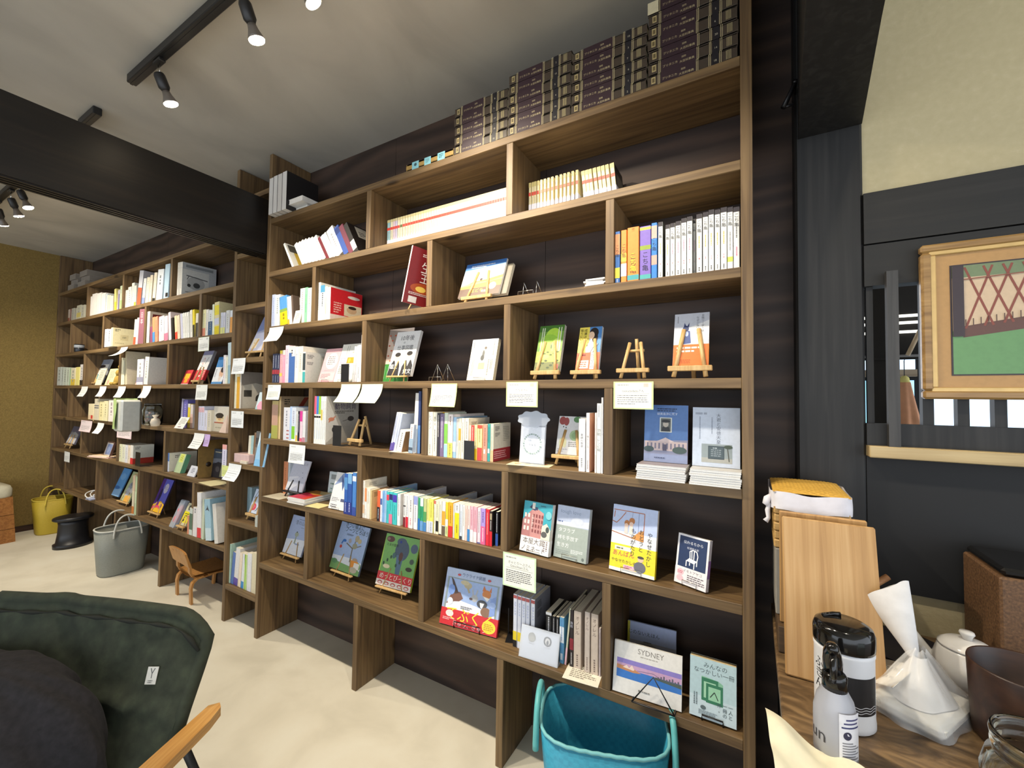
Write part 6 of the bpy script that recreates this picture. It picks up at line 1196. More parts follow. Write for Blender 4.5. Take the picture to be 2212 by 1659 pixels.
row('on the fifth shelf before the bookend', 'paperbacks on the fifth shelf before the bookend', .012, 1.107, 0.13, [
(-1.1915,.0257,.183,'f0ecdc','white paperback with red dot at the divider',dict(ops=[('t','レバノン',.5,.95,.6,'6a5a50',1),('n',.05,.25,'a8a090')],d=.33)),
(-1.1636,.0206,.182,'eeead8','cream paperback with brush lettering',dict(ops=[('t','旅する',.5,.9,.6,'4a463e',1),('n',.1,.6,'6a665c')])),
(-1.1408,.0129,.179,'3a3540','dark paperback with white letters',dict(ops=[('n',.45,.95,'e6e2d8')])),
(-1.1258,.0202,.177,'7c6a8c','mauve paperback',dict(ops=[('n',.2,.92,'d8d0e0')])),
(-1.1035,.0172,.182,'dfe8d4','white paperback with green hills and blue foot',dict(ops=[('b',.3,.75,'7fc050'),('b',0,.28,'a4d4ec')])),
(-1.0842,.0242,.176,'f0e6e0','white paperback with red figure and yellow foot',dict(ops=[('b',0,.34,'ecdc6a'),('n',.75,.95,'8a6a5a'),('n',.05,.3,'8a7a2a')],d=.62)),
(-1.057,.0149,.165,'9cc0e0','pale blue illustrated paperback',dict(ops=[('b',.15,.4,'d8e0e8')],d=.6)),
(-1.0409,.0103,.159,'e6e0d2','white paperback with blue letters',dict(ops=[('n',.3,.95,'4a5a9a')],d=.85)),
(-1.0294,.0112,.161,'efe6cf','cream paperback with orange block',dict(ops=[('b',.45,.75,'eaa83c'),('n',.1,.4,'8a8070')])),
(-1.0166,.0159,.162,'f0ead8','cream paperback with fine lettering',dict(ops=[('n',.15,.9,'8a8678')])),
(-.9983,.0183,.162,'eee8da','white paperback with pink foot',dict(side='e4dcc4',ops=[('b',.2,.45,'ecc8c0'),('n',.5,.92,'7a766a')],sops=[('m',.15,.8,.5,.92,4,'5a564c')],d=.12)),
(-.978,.01,.136,'f4d2bc','peach bunko book',dict(ops=[('n',.2,.9,'a06a5a')])),
(-.9665,.0128,.136,'d8443c','red and orange bunko book',dict(ops=[('b',0,.3,'e88a3a'),('n',.4,.95,'f0e0d0')])),
(-.9521,.0136,.139,'f2e2a8','cream bunko book with yellow foot',dict(ops=[('b',0,.32,'ecc228'),('n',.4,.9,'8a7a50')])),
(-.9365,.0213,.139,'f0dc9c','yellow cream bunko book with red foot',dict(ops=[('b',0,.36,'cc4a44'),('b',.9,1,'c04a3a'),('n',.5,.9,'8a7a50')])),
(-.9116,.0202,.142,'f09a84','coral bunko book',dict(ops=[('n',.4,.9,'7a4a40'),('r',.25,.2,.6,.32,'f0e8e0')])),
(-.8899,.0127,.145,'3f9f9c','teal bunko book',dict(ops=[('n',.5,.92,'204a50'),('r',.2,.22,.8,.34,'e8eee8')])),
(-.8758,.0133,.146,'f0e8c8','cream bunko book with barcodes',dict(side='d8d0be',ops=[('n',.3,.9,'7a7462'),('b',0,.3,'d8b88a')],sops=[('r',0,0,1,.33,'a8343a'),('m',.1,.8,.4,.93,4,'3a3834'),('m',.1,.65,.4,.76,4,'3a3834'),('m',.55,.5,.95,.92,9,'a8a292'),('m',.05,.06,.9,.28,4,'e0a8a8')]))])
bookend('black metal bookend at the cream bunko book with barcodes', T(-.995,.003,1.1074), .05, .075)
tag(MB().box((0,0,0),(.045,.0008,.045),'d0a020').build('sticky_note', PRINT, None, T(-1.155,.05,1.245)), 'yellow paper tab standing up between the books with brush lettering', 'sticky note')
sg = thing('acrylic_sign', 'clear acrylic sign with a wreath card and cloud shaped top on the fifth shelf', 'sign', T(-.715,.045,1.1074)@RX(-6))
g = MB(); g.box((-.053,0,0),(.053,.004,.152), bev=.001); g.box((-.053,-.02,0),(.053,.03,.002)); g.build('stand', clear('clear_acrylic','e6ecf6',.04,alpha=.35), sg)
g = MB(); pts=[(.066*math.cos(a)*(1+.045*math.cos(9*a)), .03*math.sin(a)*(1+.09*math.cos(9*a))) for a in [2*math.pi*i/72 for i in range(72)]]; g.prism(pts, 0, .003, M=T(0,-.002,.168)@FRONT); Draw(g, T(-.066,-.0052,.138)@FRONT, .132, .06).ops([('m',.2,.2,.85,.85,6,'6a7284')]); g.build('cloud_top', clear('clear_top','dfe6f2',.05,alpha=.45), sg)
g = MB(); g.box((-.05,-.0012,.006),(.05,-.0004,.14),'dde3ee'); d=Draw(g, T(-.05,-.0012,.006)@FRONT, .1, .134); d.ops([('e',.5+.36*math.cos(a),.52+.27*math.sin(a),.045 if i%2 else .03,.022,'8fa3a0' if i%3 else 'a9bab4') for i,a in enumerate([2*math.pi*k/26 for k in range(26)])]); d.text('かなる',.5,.47,.11,'7a8494'); d.marks(.32,.6,.68,.64,1,'8a94a4'); g.build('wreath_card', PRINT, sg)
shown_book('vegetable picture leaflet on a small easel behind the white sign', T(-.5828,.085,1.149)@RX(-15), .105, .1436, .004, 'd9dadc', ops=[('e',.15,.88,.13,.11,'9a4a48'),('e',.3,.86,.1,.11,'9a4a48'),('e',.7,.92,.14,.08,'5c8a58'),('e',.66,.5,.2,.14,'a9c49a'),('e',.66,.5,.12,.09,'8fb082'),('e',.16,.3,.07,.13,'d8d8b0'),('e',.3,.3,.07,.13,'d8d8b0'),('e',.2,.72,.02,.02,'3a3a3a'),('e',.3,.7,.02,.02,'3a3a3a'),('m',.45,.2,.95,.34,3,'8a8a8a'),('m',.05,.05,.5,.16,2,'b8b8c0')])
easel('small easel under the vegetable picture leaflet', T(-.5828,.068,1.1074)@RZ(0), .125, .041, 15, .13, .011)
row('at the third divider on the fifth shelf', 'white cookery books on the fifth shelf', .008, 1.107, 0.13, [
(-.5148,.0224,.179,'f0eeee','white paperback with brush title',dict(ops=[('t','薬膳の食卓',.5,.72,.42,'5a5a5e',1),('n',.08,.25,'8a8a8a')])),
(-.4884,.0121,.199,'f0eeec','white paperback with pink cover on its side',dict(side='e0a888',ops=[('t','体とこころ',.5,.62,.7,'5a4a4a',1),('n',.05,.2,'8a7a7a')])),
(-.4582,.0058,.2,'f3ece8','thin white book with red letters',dict(ops=[('n',.4,.95,'cc5a5a'),('n',.05,.3,'7a7a7a')])),
(-.4509,.0136,.232,'f2f2ee','tall white book with red and teal dots',dict(ops=[('t','効能',.5,.64,.9,'4a4a4c',1),('t','レシピ帖',.5,.5,.8,'4a4a4c',1),('n',.8,.97,'6a6a6a')],d=.05)),
(-.4358,.006,.252,'f2f2f2','tallest thin white book',dict(ops=[('n',.5,.95,'8a8a9a')]))])
g = MB(); g.box((0,0,0),(.165,.075,.001),'efe4b8'); Draw(g, T(0,0,.001), .165, .075).ops([('e',.2,.5,.08,.15,'d89a5a'),('e',.42,.55,.07,.15,'c8b070'),('e',.75,.75,.12,.15,'d8704a')]); tag(g.build('leaflet', PRINT, None, T(-.79,-.012,1.1074)@RZ(9)), 'cream printed leaflet lying below the clear acrylic sign', 'leaflet')
flat_book('white edged booklet, lowest of the pile under the blue cover', T(-.318,-.012,1.1074), .1441, .006, .2, 'e6e4e0', top='9a8f90', fore=True, pages='eceae6', group='booklets under the blue cover', name='booklet', cat='booklet', hard=False)
flat_book('white edged booklet, second from the bottom of the pile under the blue cover', T(-.3168,-.0084,1.114), .1441, .006, .2, 'e6e4e0', top='9a8f90', fore=True, pages='eceae6', group='booklets under the blue cover', name='booklet', cat='booklet', hard=False)
flat_book('white edged booklet, third from the bottom of the pile under the blue cover', T(-.3156,-.0096,1.1206), .1441, .006, .2, 'e6e4e0', top='9a8f90', fore=True, pages='eceae6', group='booklets under the blue cover', name='booklet', cat='booklet', hard=False)
flat_book('white edged booklet, fourth from the bottom of the pile under the blue cover', T(-.3144,-.0108,1.1272), .1441, .006, .2, 'e6e4e0', top='9a8f90', fore=True, pages='eceae6', group='booklets under the blue cover', name='booklet', cat='booklet', hard=False)
flat_book('white edged booklet, fifth from the bottom of the pile under the blue cover', T(-.318,-.012,1.1338), .1441, .006, .2, 'e6e4e0', top='9a8f90', fore=True, pages='eceae6', group='booklets under the blue cover', name='booklet', cat='booklet', hard=False)
flat_book('white edged booklet, sixth from the bottom of the pile under the blue cover', T(-.3168,-.0084,1.1404), .1441, .006, .2, 'e6e4e0', top='9a8f90', fore=True, pages='eceae6', group='booklets under the blue cover', name='booklet', cat='booklet', hard=False)
flat_book('white edged booklet, topmost of the pile under the blue cover', T(-.3156,-.0096,1.147), .1441, .006, .2, 'e6e4e0', top='9a8f90', fore=True, pages='eceae6', group='booklets under the blue cover', name='booklet', cat='booklet', hard=False)
flat_book('white edged booklet, lowest of the pile under the white cover', T(-.1628,-.012,1.1074), .1336, .006, .2, 'e6e4e0', top='c9c6c0', fore=True, pages='eceae6', group='booklets under the white cover', name='booklet', cat='booklet', hard=False)
flat_book('white edged booklet, second from the bottom of the pile under the white cover', T(-.1616,-.0084,1.114), .1336, .006, .2, 'e6e4e0', top='c9c6c0', fore=True, pages='eceae6', group='booklets under the white cover', name='booklet', cat='booklet', hard=False)
flat_book('white edged booklet, third from the bottom of the pile under the white cover', T(-.1604,-.0096,1.1206), .1336, .006, .2, 'e6e4e0', top='c9c6c0', fore=True, pages='eceae6', group='booklets under the white cover', name='booklet', cat='booklet', hard=False)
flat_book('white edged booklet, fourth from the bottom of the pile under the white cover', T(-.1592,-.0108,1.1272), .1336, .006, .2, 'e6e4e0', top='c9c6c0', fore=True, pages='eceae6', group='booklets under the white cover', name='booklet', cat='booklet', hard=False)
flat_book('white edged booklet, fifth from the bottom of the pile under the white cover', T(-.1628,-.012,1.1338), .1336, .006, .2, 'e6e4e0', top='c9c6c0', fore=True, pages='eceae6', group='booklets under the white cover', name='booklet', cat='booklet', hard=False)
flat_book('white edged booklet, sixth from the bottom of the pile under the white cover', T(-.1616,-.0084,1.1404), .1336, .006, .2, 'e6e4e0', top='c9c6c0', fore=True, pages='eceae6', group='booklets under the white cover', name='booklet', cat='booklet', hard=False)
flat_book('white edged booklet, topmost of the pile under the white cover', T(-.1604,-.0096,1.147), .1336, .006, .2, 'e6e4e0', top='c9c6c0', fore=True, pages='eceae6', group='booklets under the white cover', name='booklet', cat='booklet', hard=False)
shown_book('blue booklet cover with a uniformed portrait standing on its pile', T(-.2425,.06,1.1544)@RX(-7), .1338, .1842, .006, '5276ae', scol='c88a7a', ops=[('r',0,0,1,.14,'8a94b4'),('p',[(0,.14),(1,.14),(1,.4),(0,.36)],'8e90a8'),('r',.02,.2,.98,.36,'cdb8b4'),('p',[(.3,.36),(.5,.43),(.7,.36)],'d8c4c0'),('r',.07,.23,.105,.33,'7a7488'),('r',.16,.23,.195,.33,'7a7488'),('r',.25,.23,.285,.33,'7a7488'),('r',.34,.23,.375,.33,'7a7488'),('r',.43,.23,.465,.33,'7a7488'),('r',.52,.23,.555,.33,'7a7488'),('r',.61,.23,.645,.33,'7a7488'),('r',.7,.23,.735,.33,'7a7488'),('r',.79,.23,.825,.33,'7a7488'),('r',.88,.23,.915,.33,'7a7488'),('r',.44,.2,.53,.31,'5a5468'),('e',.12,.22,.12,.05,'4a5a5a'),('e',.82,.22,.16,.06,'4c5c58'),('r',.36,.52,.64,.78,'cdd2cc'),('r',.385,.535,.615,.765,'5a5c58'),('p',[(.4,.535),(.6,.535),(.58,.61),(.5,.63),(.42,.61)],'26282a'),('e',.5,.665,.065,.055,'b8aea0'),('e',.5,.715,.1,.026,'202224'),('r',.41,.7,.59,.72,'202224'),('t','硫黄島沖に死す',.53,.825,.068,'d6deee'),('m',.3,.88,.8,.95,2,'223458'),('m',.25,.06,.8,.09,1,'3a4260')])
shown_book('pale grey booklet cover with brush title and stone photo standing on its pile', T(-.096,.05,1.1544)@RX(-7), .1299, .1795, .006, 'c2ccdc', ops=[('t','大君と安徳天皇',.56,.9,.1,'5a6070',1),('m',.4,.55,.44,.83,1,'7a8294',1),('m',.14,.45,.18,.84,1,'7a8294',1),('m',.06,.86,.34,.93,1,'9aa2b2'),('r',.2,.07,.84,.38,'8f9a9c'),('r',.2,.07,.84,.15,'a8a8a0'),('r',.34,.13,.68,.35,'3e4a50'),('r',.36,.15,.66,.33,'4a585e'),('m',.4,.17,.62,.3,4,'8a949a'),('m',.44,.3,.6,.33,1,'b8c0c4'),('l',.78,.1,.74,.36,.02,'4a4a40'),('e',.76,.34,.09,.03,'3f4c3c')])

# sixth shelf of the big bookcase
row('in the long bunko row', 'bunko paperbacks on the sixth shelf', .014, 0.786, 0.105, [
(-1.6044,.0146,.195,'ece8dc','tall white book with black lettering at the divider',dict(side='cdc8b0',ops=[('t','ブックス',.5,.9,.85,'2a2a2a',1),('b',.3,.36,'d8603a')],d=.135)),
(-1.5874,.0181,.172,'f0ece2','tall white book with pale orange foot',dict(side='e6dec8',ops=[('b',.12,.35,'f0c8a0'),('n',.4,.8,'a8a49a')],sops=[('m',.2,.84,.55,.93,4,'7a7466')],d=.135)),
(-1.5675,.0118,.139,'f2f0ea','white bunko book with orange top',dict(ops=[('b',.55,1,'e8945a'),('n',.1,.3,'c8a48a')])),
(-1.5538,.0198,.139,'ebe6d8','thick cream bunko book',dict(ops=[('n',.5,.9,'b0aa9a')])),
(-1.5318,.0087,.133,'dcc890','beige bunko book with barcodes on its back',dict(side='dcc68c',sops=[('m',.15,.75,.5,.92,4,'6a5c38')])),
(-1.4855,.0176,.138,'f0683c','orange and black bunko book',dict(ops=[('b',0,.46,'202026'),('n',.08,.4,'d8d8dc')])),
(-1.4661,.0122,.138,'e4eaf2','white bunko book with blue emblem',dict(ops=[('b',.55,.75,'4a6aa8'),('n',.1,.5,'8a9ab0')])),
(-1.4526,.0116,.141,'7fb2e4','blue bunko book',dict(ops=[('n',.3,.9,'3a6aa0')])),
(-1.4398,.012,.143,'a6c8ea','pale blue bunko book',dict(ops=[('n',.3,.9,'5a8ac0')],d=.2)),
(-1.426,.0147,.14,'45c4c4','turquoise bunko book with red square',dict(ops=[('b',.72,.9,'d83a50'),('n',.1,.6,'2a8a90')])),
(-1.4096,.0197,.142,'45c4c4','turquoise bunko book with navy square and pink foot',dict(ops=[('b',.74,.92,'2a2a6a'),('b',0,.3,'ea7a98'),('n',.4,.7,'2a8a90')])),
(-1.3878,.0245,.14,'45c4c4','turquoise bunko book with violet square',dict(ops=[('b',.7,.93,'4a3ab0'),('n',.15,.6,'2a8a90')])),
(-1.3602,.0178,.137,'f0eeec','white bunko book with figure on its side',dict(side='ddd8d2',ops=[('n',.3,.9,'7a7a86')],sops=[('e',.75,.35,.2,.12,'8a5a48'),('e',.75,.5,.12,.1,'3a2c28'),('e',.7,.15,.25,.15,'d0a89a')])),
(-1.3233,.0126,.141,'f0eeea','white bunko book with black bars and dark red foot',dict(ops=[('b',0,.3,'7a1c24'),('b',.62,.66,'2a2a2a'),('n',.35,.95,'5a5a5a')])),
(-1.309,.0147,.142,'f2f0ee','white bunko book with red foot',dict(ops=[('b',0,.32,'d4283c'),('n',.35,.95,'5a5a5a')])),
(-1.2927,.0237,.141,'efe9e6','thick white bunko book with small red seal',dict(ops=[('n',.5,.85,'7a7a7a'),('n',.1,.3,'d87a8a')],d=.38)),
(-1.2636,.0212,.141,'f0f0f4','white bunko book with lilac top',dict(ops=[('b',.74,1,'9aa4dc'),('n',.2,.7,'8a8a98')])),
(-1.2383,.0107,.137,'3aa872','green bunko book with blue foot',dict(ops=[('b',0,.36,'2a72c0'),('n',.45,.9,'1f7a50')])),
(-1.226,.0161,.137,'32a070','green bunko book with white top label',dict(ops=[('b',.75,1,'eeeee8'),('b',0,.3,'6a9ed4'),('n',.4,.7,'1f7a50')])),
(-1.2083,.0164,.137,'c2c88a','olive bunko book with green middle',dict(side='c4c48c',ops=[('b',.3,.6,'5aa05a'),('b',0,.28,'4a86c4')],sops=[('m',.15,.8,.5,.92,3,'6a6a48')])),
(-1.19,.0121,.136,'efe98c','pale yellow bunko book',dict(ops=[('b',0,.34,'d8dce6'),('n',.4,.9,'a8a04a')])),
(-1.1768,.021,.14,'efe56a','bright yellow bunko book with white foot',dict(ops=[('b',0,.34,'d6dce8'),('n',.05,.3,'8a90a0'),('n',.45,.9,'a89a3a')])),
(-1.1514,.0094,.136,'f2eedc','cream bunko book with red top',dict(ops=[('b',.9,1,'d86a5a'),('n',.3,.8,'9a9280')])),
(-1.1405,.0137,.136,'f2ecc8','cream bunko book with black panel',dict(ops=[('b',.08,.4,'1c1a1c'),('n',.5,.9,'7a745a')])),
(-1.1249,.014,.138,'f6f0da','cream bunko book with black foot line',dict(ops=[('b',0,.03,'2a2a2a'),('n',.35,.9,'7a745a')])),
(-1.1082,.017,.138,'e4e8ee','bunko book white above and orange below',dict(ops=[('b',.3,.72,'e8a83a'),('b',0,.28,'6a5a4a')],d=.9)),
(-1.0897,.0129,.138,'f0d032','yellow bunko book with white and green foot',dict(ops=[('b',.3,.5,'f2efe6'),('b',0,.3,'d8e2a0'),('n',.05,.28,'3a6a3a')])),
(-1.0749,.0217,.14,'f3b030','amber bunko book with red foot',dict(ops=[('b',0,.32,'d8372e'),('n',.4,.9,'9a6a10')])),
(-1.0514,.0073,.137,'dcdcd6','thin grey bunko book'),
(-1.0423,.0216,.138,'f2f0ea','bunko book white above and yellow below',dict(ops=[('b',0,.74,'f0dc20'),('n',.15,.4,'5a4a10'),('n',.8,.95,'6a6a6a')])),
(-1.0174,.012,.139,'dde4ec','pale grey bunko book with navy emblem',dict(ops=[('n',.2,.8,'8a94a4'),('b',0,.1,'3a4048')],d=.93)),
(-1.0039,.0116,.138,'f4f0ea','white bunko book with small title',dict(ops=[('n',.4,.95,'8a8a8a')])),
(-.991,.0096,.138,'f2d4c8','pale peach bunko book',dict(ops=[('n',.3,.9,'b08a7a')])),
(-.9796,.0121,.139,'f4dcd6','blush bunko book with blue foot',dict(ops=[('b',0,.34,'3f8ac8'),('n',.45,.9,'a87a74')])),
(-.9661,.0145,.139,'f0b8c4','pink bunko book with white foot',dict(ops=[('b',0,.34,'f0eeec'),('n',.45,.9,'b05a70')])),
(-.9501,.0151,.139,'efb4c0','pink bunko book with white and red foot',dict(ops=[('b',0,.3,'f0eeec'),('n',.4,.9,'b05a70')],d=.1)),
(-.9319,.0146,.137,'f2dce4','pale pink bunko book',dict(ops=[('n',.3,.9,'7a5a6a'),('b',0,.04,'6a6a9a')])),
(-.9156,.02,.138,'b398e0','violet bunko book with pink band below',dict(ops=[('b',0,.5,'e66a98'),('n',.08,.45,'f6e6ee'),('n',.6,.9,'4a3a80')])),
(-.8935,.0166,.138,'e02a3a','red bunko book',dict(ops=[('n',.3,.9,'f0b0a0')],d=.12)),
(-.8752,.012,.133,'35201f','dark brown bunko book with white title and red foot',dict(side='1a1416',ops=[('b',0,.42,'d8222c'),('r',.15,.75,.85,.93,'b0a080'),('n',.46,.72,'f0eeea')])),
(-.8574,.0113,.129,'1c1c26','black bunko book with blue foot next to the divider',dict(ops=[('b',0,.36,'3a5fb0'),('n',.4,.95,'f0f0f0')],yo=.015))])
row('standing behind the grey calendar', 'books behind the grey calendar', .1, 0.786, 0.1, [
(-2.3473,.0395,.184,'d58a60','orange spined book',dict(ops=[('n',.2,.8,'b06a44')])),
(-2.3044,.0178,.182,'b8c0c4','grey green thin book')])
shown_book('white and grey face out calendar on a black easel', T(-2.2109,.075,.822)@RX(-18), .15, .1699, .006, 'dedde2', ops=[('p',[(.25,0),(1,0),(1,1),(0,1),(0,.42),(.55,.48),(.62,.2)],'bfc0cc'),('p',[(.25,.38),(.66,.46),(.6,.2),(.3,.2)],'cfcfd8'),('e',.72,.6,.02,.015,'5a5a70'),('e',.8,.45,.02,.012,'5a5a70'),('t','こよみ',.7,.84,.14,'8a8a94'),('l',.05,.05,.25,.04,.01,'6a6a70')])
easel('black easel holding the grey face out calendar', T(-2.2109,.058,.7864)@RZ(0), .155, .035, 18, .09, .008, BLACKW, brace=False)
tag(MB().box((0,0,0),(.15,.10,.001),'d8d0b8').build('leaflet', PRINT, None, T(-2.37,.0,.7864)), 'pale leaflet lying beside the black easel on the sixth shelf', 'leaflet')
tag(MB().box((-.02,0,0),(.02,.001,.062),'c9c8cc').build('price_card', PRINT, None, T(-2.02,.19,.7864)@RX(-8)), 'small grey card standing in the shade behind the calendar', 'card')
flat_book('lowest magazine of the pile with a flame coloured cover', T(-2.135,-.008,.7864)@RZ(2), .135, .0056, .17, 'e4e0da', pages='eceae4', fore=True, hard=False, group='magazine pile on the sixth shelf', name='magazine', cat='magazine')
flat_book('second from the bottom magazine of the pile with a flame coloured cover', T(-2.133,-.004,.7926)@RZ(4), .135, .0056, .17, 'e4e0da', pages='eceae4', fore=True, hard=False, group='magazine pile on the sixth shelf', name='magazine', cat='magazine')
flat_book('third from the bottom magazine of the pile with a flame coloured cover', T(-2.131,-.006,.7988)@RZ(2), .135, .0056, .17, 'e4e0da', pages='eceae4', fore=True, hard=False, group='magazine pile on the sixth shelf', name='magazine', cat='magazine')
flat_book('fourth from the bottom magazine of the pile with a flame coloured cover', T(-2.135,-.008,.805)@RZ(4), .135, .0056, .17, 'e4e0da', pages='eceae4', fore=True, hard=False, group='magazine pile on the sixth shelf', name='magazine', cat='magazine')
flat_book('topmost magazine of the pile with a flame coloured cover', T(-2.133,-.004,.8112)@RZ(2), .135, .0056, .17, 'e4e0da', top='d2442c', tops=[('p',[(0.,0.),(1.,0.),(1.,.55),(0.,.4)],'e8a04a'),('p',[(.3,.5),(1.,.3),(1.,1.),(.3,1.)],'c8304a'),('p',[(0.,0.),(.7,0.),(.2,.35),(0.,.3)],'f0d49a')], pages='eceae4', fore=True, hard=False, group='magazine pile on the sixth shelf', name='magazine', cat='magazine')
shown_book('pale green framed plate book standing at the back of the sixth shelf', T(-1.9651,.17,.787)@RX(-6), .1692, .1441, .01, 'c8d4d4', ops=[('r',.1,.72,.5,.9,'8a9290'),('m',.1,.5,.4,.6,1,'5a7a6a'),('m',.1,.34,.3,.4,1,'4a8a6a'),('m',.1,.2,.3,.26,1,'4a8a6a')])
shown_book('white face out book with a blue mountain shape beside the navy spines', T(-1.792,.03,.79)@RX(-16), .115, .1789, .015, 'e8e6e2', ops=[('p',[(0,.62),(.42,.98),(.7,1),(1,1),(1,.5),(.8,.8),(.62,.55),(.5,.75)],'8fa0c4'),('p',[(.38,.95),(.5,.68),(.62,.5),(.66,.7)],'4a5f90'),('m',.08,.2,.6,.32,3,'8a8a94'),('r',.66,.22,.9,.3,'5a6080'),('m',.1,.04,.5,.14,2,'6a6a74')])
wire_stand('bright wire stand under the blue mountain book', T(-1.792,.027,.7864)@RZ(0), .0805, 16, .08, 0.014, .019)
row('beside the divider on the sixth shelf', 'navy spined books on the sixth shelf', .012, 0.786, 0.14, [
(-1.7097,.0226,.193,'3060b0','deep blue illustrated book',dict(ops=[('b',0,.3,'2a3a8a'),('b',.6,.9,'5a94cc'),('n',.05,.28,'c8d0f0')],d=.35)),
(-1.6845,.0279,.195,'2b56a4','deep blue night scene book',dict(ops=[('b',.75,1,'7ab0dc'),('b',0,.3,'283688'),('n',.05,.28,'c8d0f0')],d=.4)),
(-1.6518,.0253,.202,'4a84cc','sky blue book with a red patch',dict(ops=[('b',0,.2,'3a50a0'),('b',.8,.92,'dfe8f4')],d=.3))])
tag(MB().box((0,0,0),(.1,.075,.001),'efe0a0').build('leaflet', PRINT, None, T(-1.985,-.006,.7864)@RZ(6)), 'cream leaflet lying at the shelf edge before the blue mountain book', 'leaflet')
shown_book('face out novel with a pink townhouse under a turquoise sky', T(-.6919,.0247,.791)@RZ(-5.89)@RX(-11), .1229, .1792, .02, '3fa8b8', spine='R', scol='e6dcd0', ops=[('p',[(0,.62),(.4,.9),(.72,.8),(.72,.3),(0,.3)],'c98f8a'),('p',[(0,.3),(.3,.3),(.3,.84),(0,.62)],'b87c7a'),('r',.3,.84,.5,.9,'3a4a68'),('p',[(.2,.88),(.42,.82),(.42,.9),(.3,.95)],'344562'),('r',.3,.86,.4,.98,'e6e0d4'),('r',.06,.42,.13,.5,'f0e2d8'),('r',.06,.55,.13,.63,'f0e2d8'),('r',.06,.68,.13,.76,'f0e2d8'),('r',.18,.42,.25,.5,'f0e2d8'),('r',.18,.55,.25,.63,'f0e2d8'),('r',.18,.68,.25,.76,'f0e2d8'),('r',.36,.4,.41,.46,'8a4a4a'),('r',.36,.5,.41,.56,'8a4a4a'),('r',.36,.6,.41,.66,'8a4a4a'),('r',.36,.7,.41,.76,'8a4a4a'),('r',.46,.4,.51,.46,'8a4a4a'),('r',.46,.5,.51,.56,'8a4a4a'),('r',.46,.6,.51,.66,'8a4a4a'),('r',.46,.7,.51,.76,'8a4a4a'),('r',.56,.4,.61,.46,'8a4a4a'),('r',.56,.5,.61,.56,'8a4a4a'),('r',.56,.6,.61,.66,'8a4a4a'),('r',.56,.7,.61,.76,'8a4a4a'),('r',.66,.4,.71,.46,'8a4a4a'),('r',.66,.5,.71,.56,'8a4a4a'),('r',.66,.6,.71,.66,'8a4a4a'),('r',.66,.7,.71,.76,'8a4a4a'),('p',[(.7,.3),(1,.3),(1,.5),(.86,.62),(.7,.55)],'e8dcc8'),('e',.8,.4,.1,.06,'5a5a58'),('e',.9,.5,.06,.06,'46504c'),('e',.9,.78,.1,.08,'7ac4cc'),('t','人魚が逃げた',.36,.75,.07,'f6efe8',1),('m',.6,.92,.9,.96,1,'2a6a7a')], obi=(.054,'f2eeea',[('t','本屋大賞',.46,.58,.19,'4a3a38'),('t','ノミネート',.46,.12,.17,'4a3a38'),('m',.8,.3,.96,.9,2,'8a7a78',1)],'eee8e2'))
wire_stand('bright wire stand under the townhouse novel', T(-.6922,.0217,.7864)@RZ(-5.89), .086, 11, .08, 0.012, .024)
shown_book('pale face out book with white lettering on a grey green band', T(-.5568,.0353,.791)@RZ(-5.08)@RX(-11), .1262, .1794, .02, 'bac4da', spine='R', scol='cfd4d4', ops=[('t','tough love',.42,.86,.15,'8a98b4'),('p',[(0,.6),(1,.64),(1,.76),(.4,.7),(0,.68)],'dfe2e6'),('e',.65,.72,.2,.08,'ccd2de'),('m',.05,.66,.4,.72,1,'6a7aa4'),('r',0,0,1,.62,'a4aea6'),('t','タフラブ',.34,.5,.13,'eef0ee'),('t','絆を手放す',.4,.36,.13,'eef0ee'),('t','生き方',.26,.22,.13,'eef0ee'),('m',.06,.06,.5,.16,3,'8a948e'),('m',.52,.12,.95,.2,3,'e0e4e2'),('e',.9,.06,.04,.03,'6a746e')])
wire_stand('bright wire stand under the grey green book', T(-.557,.0323,.7864)@RZ(-5.08), .0883, 11, .08, 0.02, .024)
shown_book('face out book with children on a blue panel above a yellow band', T(-.3419,.0305,.791)@RZ(-6.33)@RX(-11), .1496, .2096, .014, 'c3cfea', spine='R', scol='f2e8d8', ops=[('r',0,.38,1,.6,'e6e8ea'),('r',0,.6,1,1,'bccaea'),('l',.02,.92,.72,.92,.018,'b06a48'),('l',.72,.92,.72,.5,.018,'b06a48'),('l',.72,.5,0,.58,.018,'b06a48'),('l',.2,.8,.1,.72,.018,'b06a48'),('l',.1,.72,0,.74,.018,'b06a48'),('l',.3,.9,.2,.8,.018,'b06a48'),('l',.05,.9,.04,.8,.018,'b06a48'),('p',[(.45,.52),(.72,.5),(.72,.66),(.62,.64)],'d8964a'),('e',.34,.74,.06,.045,'b8743a'),('e',.45,.78,.065,.05,'b8743a'),('e',.33,.7,.045,.035,'e8c8b4'),('e',.44,.73,.045,.035,'e8c8b4'),('r',.29,.58,.37,.68,'d8d0c8'),('r',.4,.58,.48,.7,'e0d8cc'),('l',.45,.82,.46,.92,.006,'6a7aa0'),('l',.6,.6,.6,.92,.006,'6a7aa0'),('t','やなせたかし',.86,.66,.115,'3a3430',1),('t','おとうと',.68,.68,.115,'3a3430',1),('t','ものがたり',.5,.68,.115,'3a3430',1)], obi=(.085,'f0dc2a',[('r',0,0,1,.12,'f2f0ea'),('r',.1,.78,.48,.93,'f6f2d8'),('m',.14,.8,.44,.9,1,'6a6a5a'),('t','あんぱん',.3,.58,.125,'c82a5a'),('t','やなせたかしの本',.36,.34,.08,'3a3428'),('r',.32,.13,.58,.28,'f0c0d0'),('m',.35,.15,.56,.26,2,'b0506a'),('e',.68,.3,.13,.2,'6a6a74'),('e',.69,.58,.065,.09,'e0c0a4'),('e',.69,.66,.07,.05,'4a4440')],'ecd21e'))
